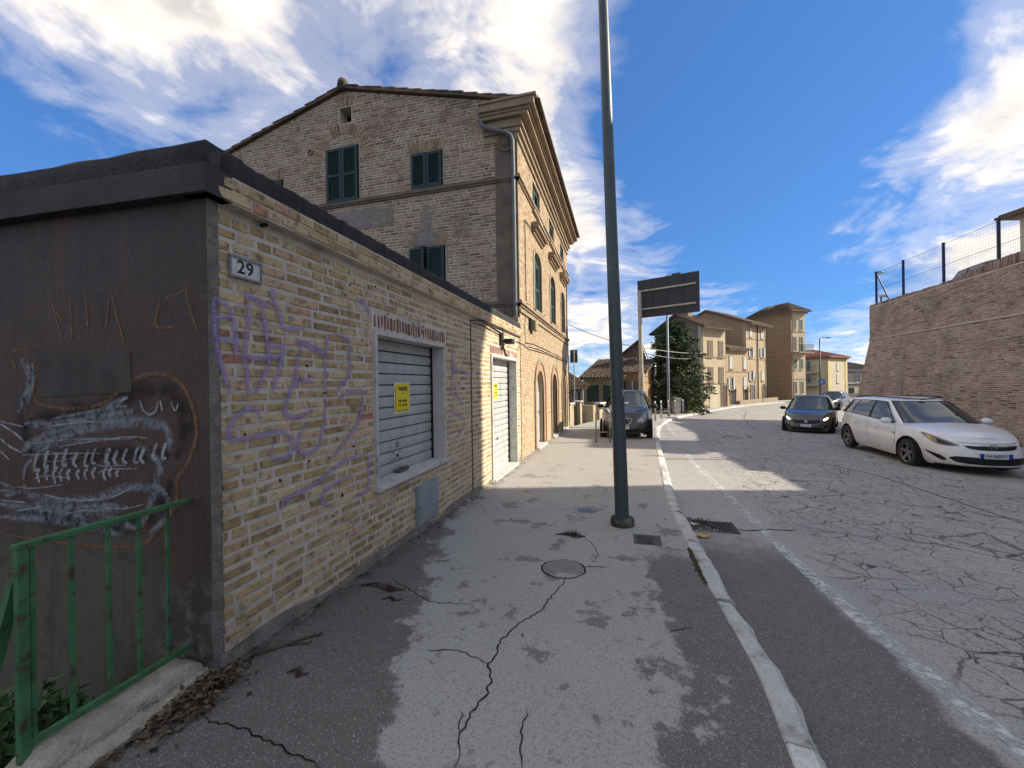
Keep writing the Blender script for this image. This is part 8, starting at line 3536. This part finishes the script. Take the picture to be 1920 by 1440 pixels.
def hoops_and_bins():
    st = mk('stainless', (0.38, 0.38, 0.38), (0.30, 0.30, 0.30), 0.35, metal=0.7, vs=10, bump=0.05)
    first = on_pave(1131, 829)
    spots = [(first, Vector((0.985, 0.1, 0)))]
    for px, dep in ((1237, 20.6), (1246, 22.4), (1259, 24.4), (1270, 26.2), (1282, 28.2)):
        y = G2(px, dep).y
        x = kx(y) - 0.42
        t = Vector((kx(y + 0.5) - kx(y - 0.5), 1.0, 0)).normalized()
        spots.append((Vector((x, y, zs(x, y))), t))
    for i, (p, u) in enumerate(spots):
        lab = ('steel bicycle hoop standing in front of the parked hatchback', 'first steel bicycle hoop along the kerb behind the hatchback',
               'second steel bicycle hoop along the kerb behind the hatchback', 'steel bicycle hoop right beside the slim grey street lamp',
               'steel bicycle hoop between the slim street lamp and the utility cabinet', 'steel bicycle hoop in front of the wheeled bins')[i]
        T = thing('bicycle_hoop', p, lab, 'bicycle hoop', 'bicycle hoops along the kerb')
        u = u.normalized()
        w, h = 0.205, 1.02
        pts = [p - u * w + Vector((0, 0, -0.05)), p - u * w + Vector((0, 0, h - w))]
        for k in range(1, 12):
            a = math.pi - math.pi * k / 12
            pts.append(p + u * w * math.cos(a) + Vector((0, 0, h - w + w * math.sin(a))))
        pts += [p + u * w + Vector((0, 0, h - w)), p + u * w + Vector((0, 0, -0.05))]
        mb = MB()
        mb.tube(pts, 0.024, 10)
        mb.build('hoop', st, T, True)
        mb = MB()
        mb.tube([p - u * w + Vector((0, 0, 0.30)), p + u * w + Vector((0, 0, 0.30))], 0.015, 8)
        mb.tube([p + Vector((0, 0, 0.30)), p + Vector((0, 0, h - 0.24))], 0.010, 6)
        mb.build('crossbar', st, T, True)
    # cabinets and bins below the conifer
    def bin_(px, dep, w, h, col, lab, name, cat):
        y = G2(px, dep).y
        b = G2(px, dep)
        z = zs(0, y)
        T = thing(name, (b.x, b.y, z), lab, cat)
        u = Vector((0.9, 0.43, 0))
        n = Vector((0.43, -0.9, 0))
        m_ = mk(name + '_paint', col, rough=0.6, vs=6, bump=0.1)
        mb = MB()
        q = lambda a, d, zz, k: Vector((b.x, b.y, z)) + u * a * k + n * d * k + Vector((0, 0, zz))
        k0, k1 = 0.86, 1.0
        lo = [q(-w / 2, -w / 2, 0.06, k0), q(w / 2, -w / 2, 0.06, k0), q(w / 2, w / 2, 0.06, k0), q(-w / 2, w / 2, 0.06, k0)]
        hi = [q(-w / 2, -w / 2, h * .88, k1), q(w / 2, -w / 2, h * .88, k1), q(w / 2, w / 2, h * .88, k1), q(-w / 2, w / 2, h * .88, k1)]
        mb.face(lo[::-1]); mb.face(hi)
        for i in range(4):
            mb.face([lo[i], lo[(i + 1) % 4], hi[(i + 1) % 4], hi[i]])
        mb.build('body', m_, T, bevel=0.02)
        mb = MB()
        mb.box(Vector((b.x, b.y, z)), u, (0, 0, 1), n, -w / 2 - 0.02, w / 2 + 0.02, h * .885, h, -w / 2 - 0.02, w / 2 + 0.02)
        mb.build('lid', m_, T, bevel=0.03)
        for sg in (-1, 1):
            mb = MB()
            mb.lathe(q(sg * w * .35, -w * 0.4, 0.08, 1), u, [(0.0, -0.03), (0.08, -0.03), (0.08, 0.03), (0.0, 0.03)], 12)
            mb.build('wheel', rubber, T)
    bin_(1267, 28.5, 0.5, 1.15, (0.33, 0.34, 0.34), 'grey utility cabinet beside the bicycle hoops', 'utility_cabinet', 'cabinet')
    bin_(1279, 30.0, 0.55, 1.1, (0.02, 0.03, 0.05), 'dark blue wheeled bin under the conifer', 'wheeled_bin', 'bin')
    bin_(1290, 30.6, 0.5, 1.05, (0.36, 0.30, 0.08), 'yellow wheeled bin under the conifer', 'wheeled_bin', 'bin')


hoops_and_bins()


def signs_and_wires():
    cream = mk('sign_post_cream', (0.48, 0.45, 0.37), (0.38, 0.36, 0.30), 0.6, vs=4, fine=40, bump=0.1, dirt=(0.25, 0.20, 0.13), dirt_s=3, dirt_t=(0.6, 0.75))
    board = mk('sign_back_grey', (0.036, 0.046, 0.064), (0.045, 0.055, 0.073), 0.5, vs=2, bump=0.05)
    g = P(1203, 735, 17.0)
    zg = zs(g.x, g.y)
    T = thing('road_sign', (g.x, g.y, zg), 'large dark back of a road sign panel on a cream pole', 'road sign')
    mb = MB()
    zt = P(1200, 545, 17.0).z
    mb.tube([(g.x, g.y, zg - 0.1), (g.x, g.y, 2.0), (g.x, g.y, 2.02), (g.x - 0.03, g.y, zt)], [0.115, 0.115, 0.085, 0.08], 14)
    mb.build('pole', cream, T, True, autosmooth=40)
    A, B, C, D = P(1195, 527, 17.4), P(1311, 508, 15.9), P(1313, 584, 15.9), P(1197, 597, 17.4)
    B = Vector((B.x, B.y, A.z)); C = Vector((C.x, C.y, D.z))
    u = (B - A).normalized()
    V = Vector((0, 0, 1))
    n = u.cross(V)
    if n.dot(EYE - A) < 0:
        n = -n
    O = Vector((A.x, A.y, D.z))
    L, H = (B - A).length, A.z - D.z
    mb = MB()
    mb.box(O, u, V, n, 0, L, 0, H, -0.05, 0.0)
    bd = mb.build('panel', board, T)
    for k in range(1, 4):
        mb = MB()
        mb.box(O, u, V, n, L * k / 4 - 0.015, L * k / 4 + 0.015, 0.02, H - 0.02, 0.0005, 0.03)
        mb.build('stiffener', board, bd)
    for f in (0.22, 0.70):
        mb = MB()
        mb.tube([O + u * 0.02 + V * H * f + n * 0.07, O + u * (L - 0.12) + V * H * f + n * 0.07], 0.04, 8)
        mb.build('rail', cream, T)
    mb = MB()
    p = P(1203, 722, 16.88)
    mb.lathe(p, (EYE - p).normalized(), [(0.0, 0.0), (0.05, 0.002), (0.055, -0.005)], 14)
    mb.build('sticker', mk('yellow_sticker', (0.42, 0.27, 0.03), rough=0.6, bump=0), T)

    def lamp(px, base_y, top_y, dep, lab, arm, col, r=0.06):
        b = G2(px, dep)
        z = zs(0, b.y)
        t = P(px, top_y, dep).z
        L = thing('street_lamp', (b.x, b.y, z), lab, 'street lamp')
        mb = MB()
        mb.tube([(b.x, b.y, z - 0.1), (b.x, b.y, z + 1.2), (b.x, b.y, t)], [r * 1.25, r * 1.15, r * 0.75], 10)
        mb.build('pole', col, L, True)
        mb = MB()
        e = Vector((b.x, b.y, t)) + arm
        mb.tube([(b.x, b.y, t - 0.05), Vector((b.x, b.y, t)) + arm * 0.4 + Vector((0, 0, .08)), e], 0.03, 6)
        mb.build('arm', col, L, True)
        mb = MB()
        a = arm.normalized()
        mb.box(e, a, Vector((-a.y, a.x, 0)), (0, 0, 1), -0.1, 0.45, -0.1, 0.1, -0.03, 0.06)
        mb.build('lantern', board, L, bevel=0.02)
        return L
    grey = mk('lamp_galvanised', (0.20, 0.22, 0.26), (0.16, 0.18, 0.22), 0.5, metal=0.3, vs=4, bump=0.03)
    lamp(1253, 776, 517, 25.5, 'slim grey street lamp in front of the conifer', Vector((0.45, 0.2, 0.1)), grey, 0.075)
    lamp(1538, 745, 634, 46, 'slim dark street lamp in front of the yellow house', Vector((0.7, 0.1, 0.0)), board, 0.07)
    # blue round sign on that lamp
    b = G2(1540, 45.8)
    c = P(1541, 716, 45.7)
    S = thing('blue_sign', (b.x, b.y, zs(0, b.y)), 'small blue road sign with white arrow below the street lamp', 'road sign')
    n = (EYE - c); n.z = 0; n.normalize()
    mb = MB()
    mb.lathe(c, n, [(0.0, 0.0), (0.33, 0.0), (0.34, -0.01), (0.34, -0.03), (0.0, -0.03)], 24)
    mb.build('disc', mk('sign_blue', (0.05, 0.16, 0.42), rough=0.4, bump=0), S)
    s = n.cross(Vector((0, 0, 1)))
    mb = MB()
    mb.face([c + n * .004 + Vector((0, 0, .2)), c + n * .004 - s * .13 + Vector((0, 0, .02)), c + n * .004 + s * .13 + Vector((0, 0, .02))])
    mb.face([c + n * .004 - s * .045 + Vector((0, 0, .02)), c + n * .004 - s * .045 - Vector((0, 0, .2)), c + n * .004 + s * .045 - Vector((0, 0, .2)), c + n * .004 + s * .045 + Vector((0, 0, .02))])
    mb.build('arrow', wood_white, S)
    mb = MB()
    mb.tube([(c.x - n.x * .06, c.y - n.y * .06, zs(0, b.y)), (c.x - n.x * .06, c.y - n.y * .06, c.z + .3)], 0.03, 6)
    mb.build('pole', grey, S)
    # small dark sign seen from behind at the house corner
    p0 = P(1076, 668, 19.4)
    S = thing('corner_sign', (p0.x, p0.y, zs(0, p0.y)), 'small dark back of a road sign on a thin pole at the house corner', 'road sign')
    u = (P(1083, 668, 19.4) - P(1069, 668, 19.4)).normalized()
    n = u.cross(V)
    if n.dot(EYE - p0) < 0:
        n = -n
    mb = MB()
    mb.box(p0, u, V, n, -0.18, 0.18, -0.31, 0.31, -0.02, 0.0)
    mb.build('panel', mk('sign_back_green', (0.06, 0.065, 0.05), rough=0.6), S)
    mb = MB()
    mb.tube([p0 + n * 0.03 - V * 2.4, p0 + n * 0.03 + V * 0.28], 0.025, 7)
    mb.tube([p0 + n * 0.02 - u * 0.15 + V * 0.2, p0 + n * 0.02 + u * 0.15 + V * 0.2], 0.012, 5)
    mb.build('pole', galv, S)
    # overhead wires
    light = mk('wire_pale', (0.35, 0.34, 0.31), rough=0.6, bump=0)
    a = Vector((HX1 + 0.05, HY1 - 0.1, P(1066, 611, 17.9).z))
    W = thing('overhead_wire', a, 'pale and dark overhead wires crossing from the house to the pole and on', 'wire')
    def sag(p, q, s, r, m_):
        mb = MB()
        pts = []
        for k in range(15):
            t = k / 14
            x = p.lerp(q, t)
            x.z -= s * 4 * t * (1 - t)
            pts.append(x)
        mb.tube(pts, r, 5)
        mb.build('wire', m_, W)
    b = P(1200, 653, 17.3)
    sag(a, b, 0.10, 0.012, wire_mat)
    c = P(1318, 662, 36.8)
    sag(P(1205, 652, 17.2), c, 0.10, 0.022, light)
    sag(P(1205, 661, 17.2), P(1318, 668, 36.9), 0.25, 0.014, light)
    sag(c, P(1400, 660, 44), 0.15, 0.02, wire_mat)


signs_and_wires()
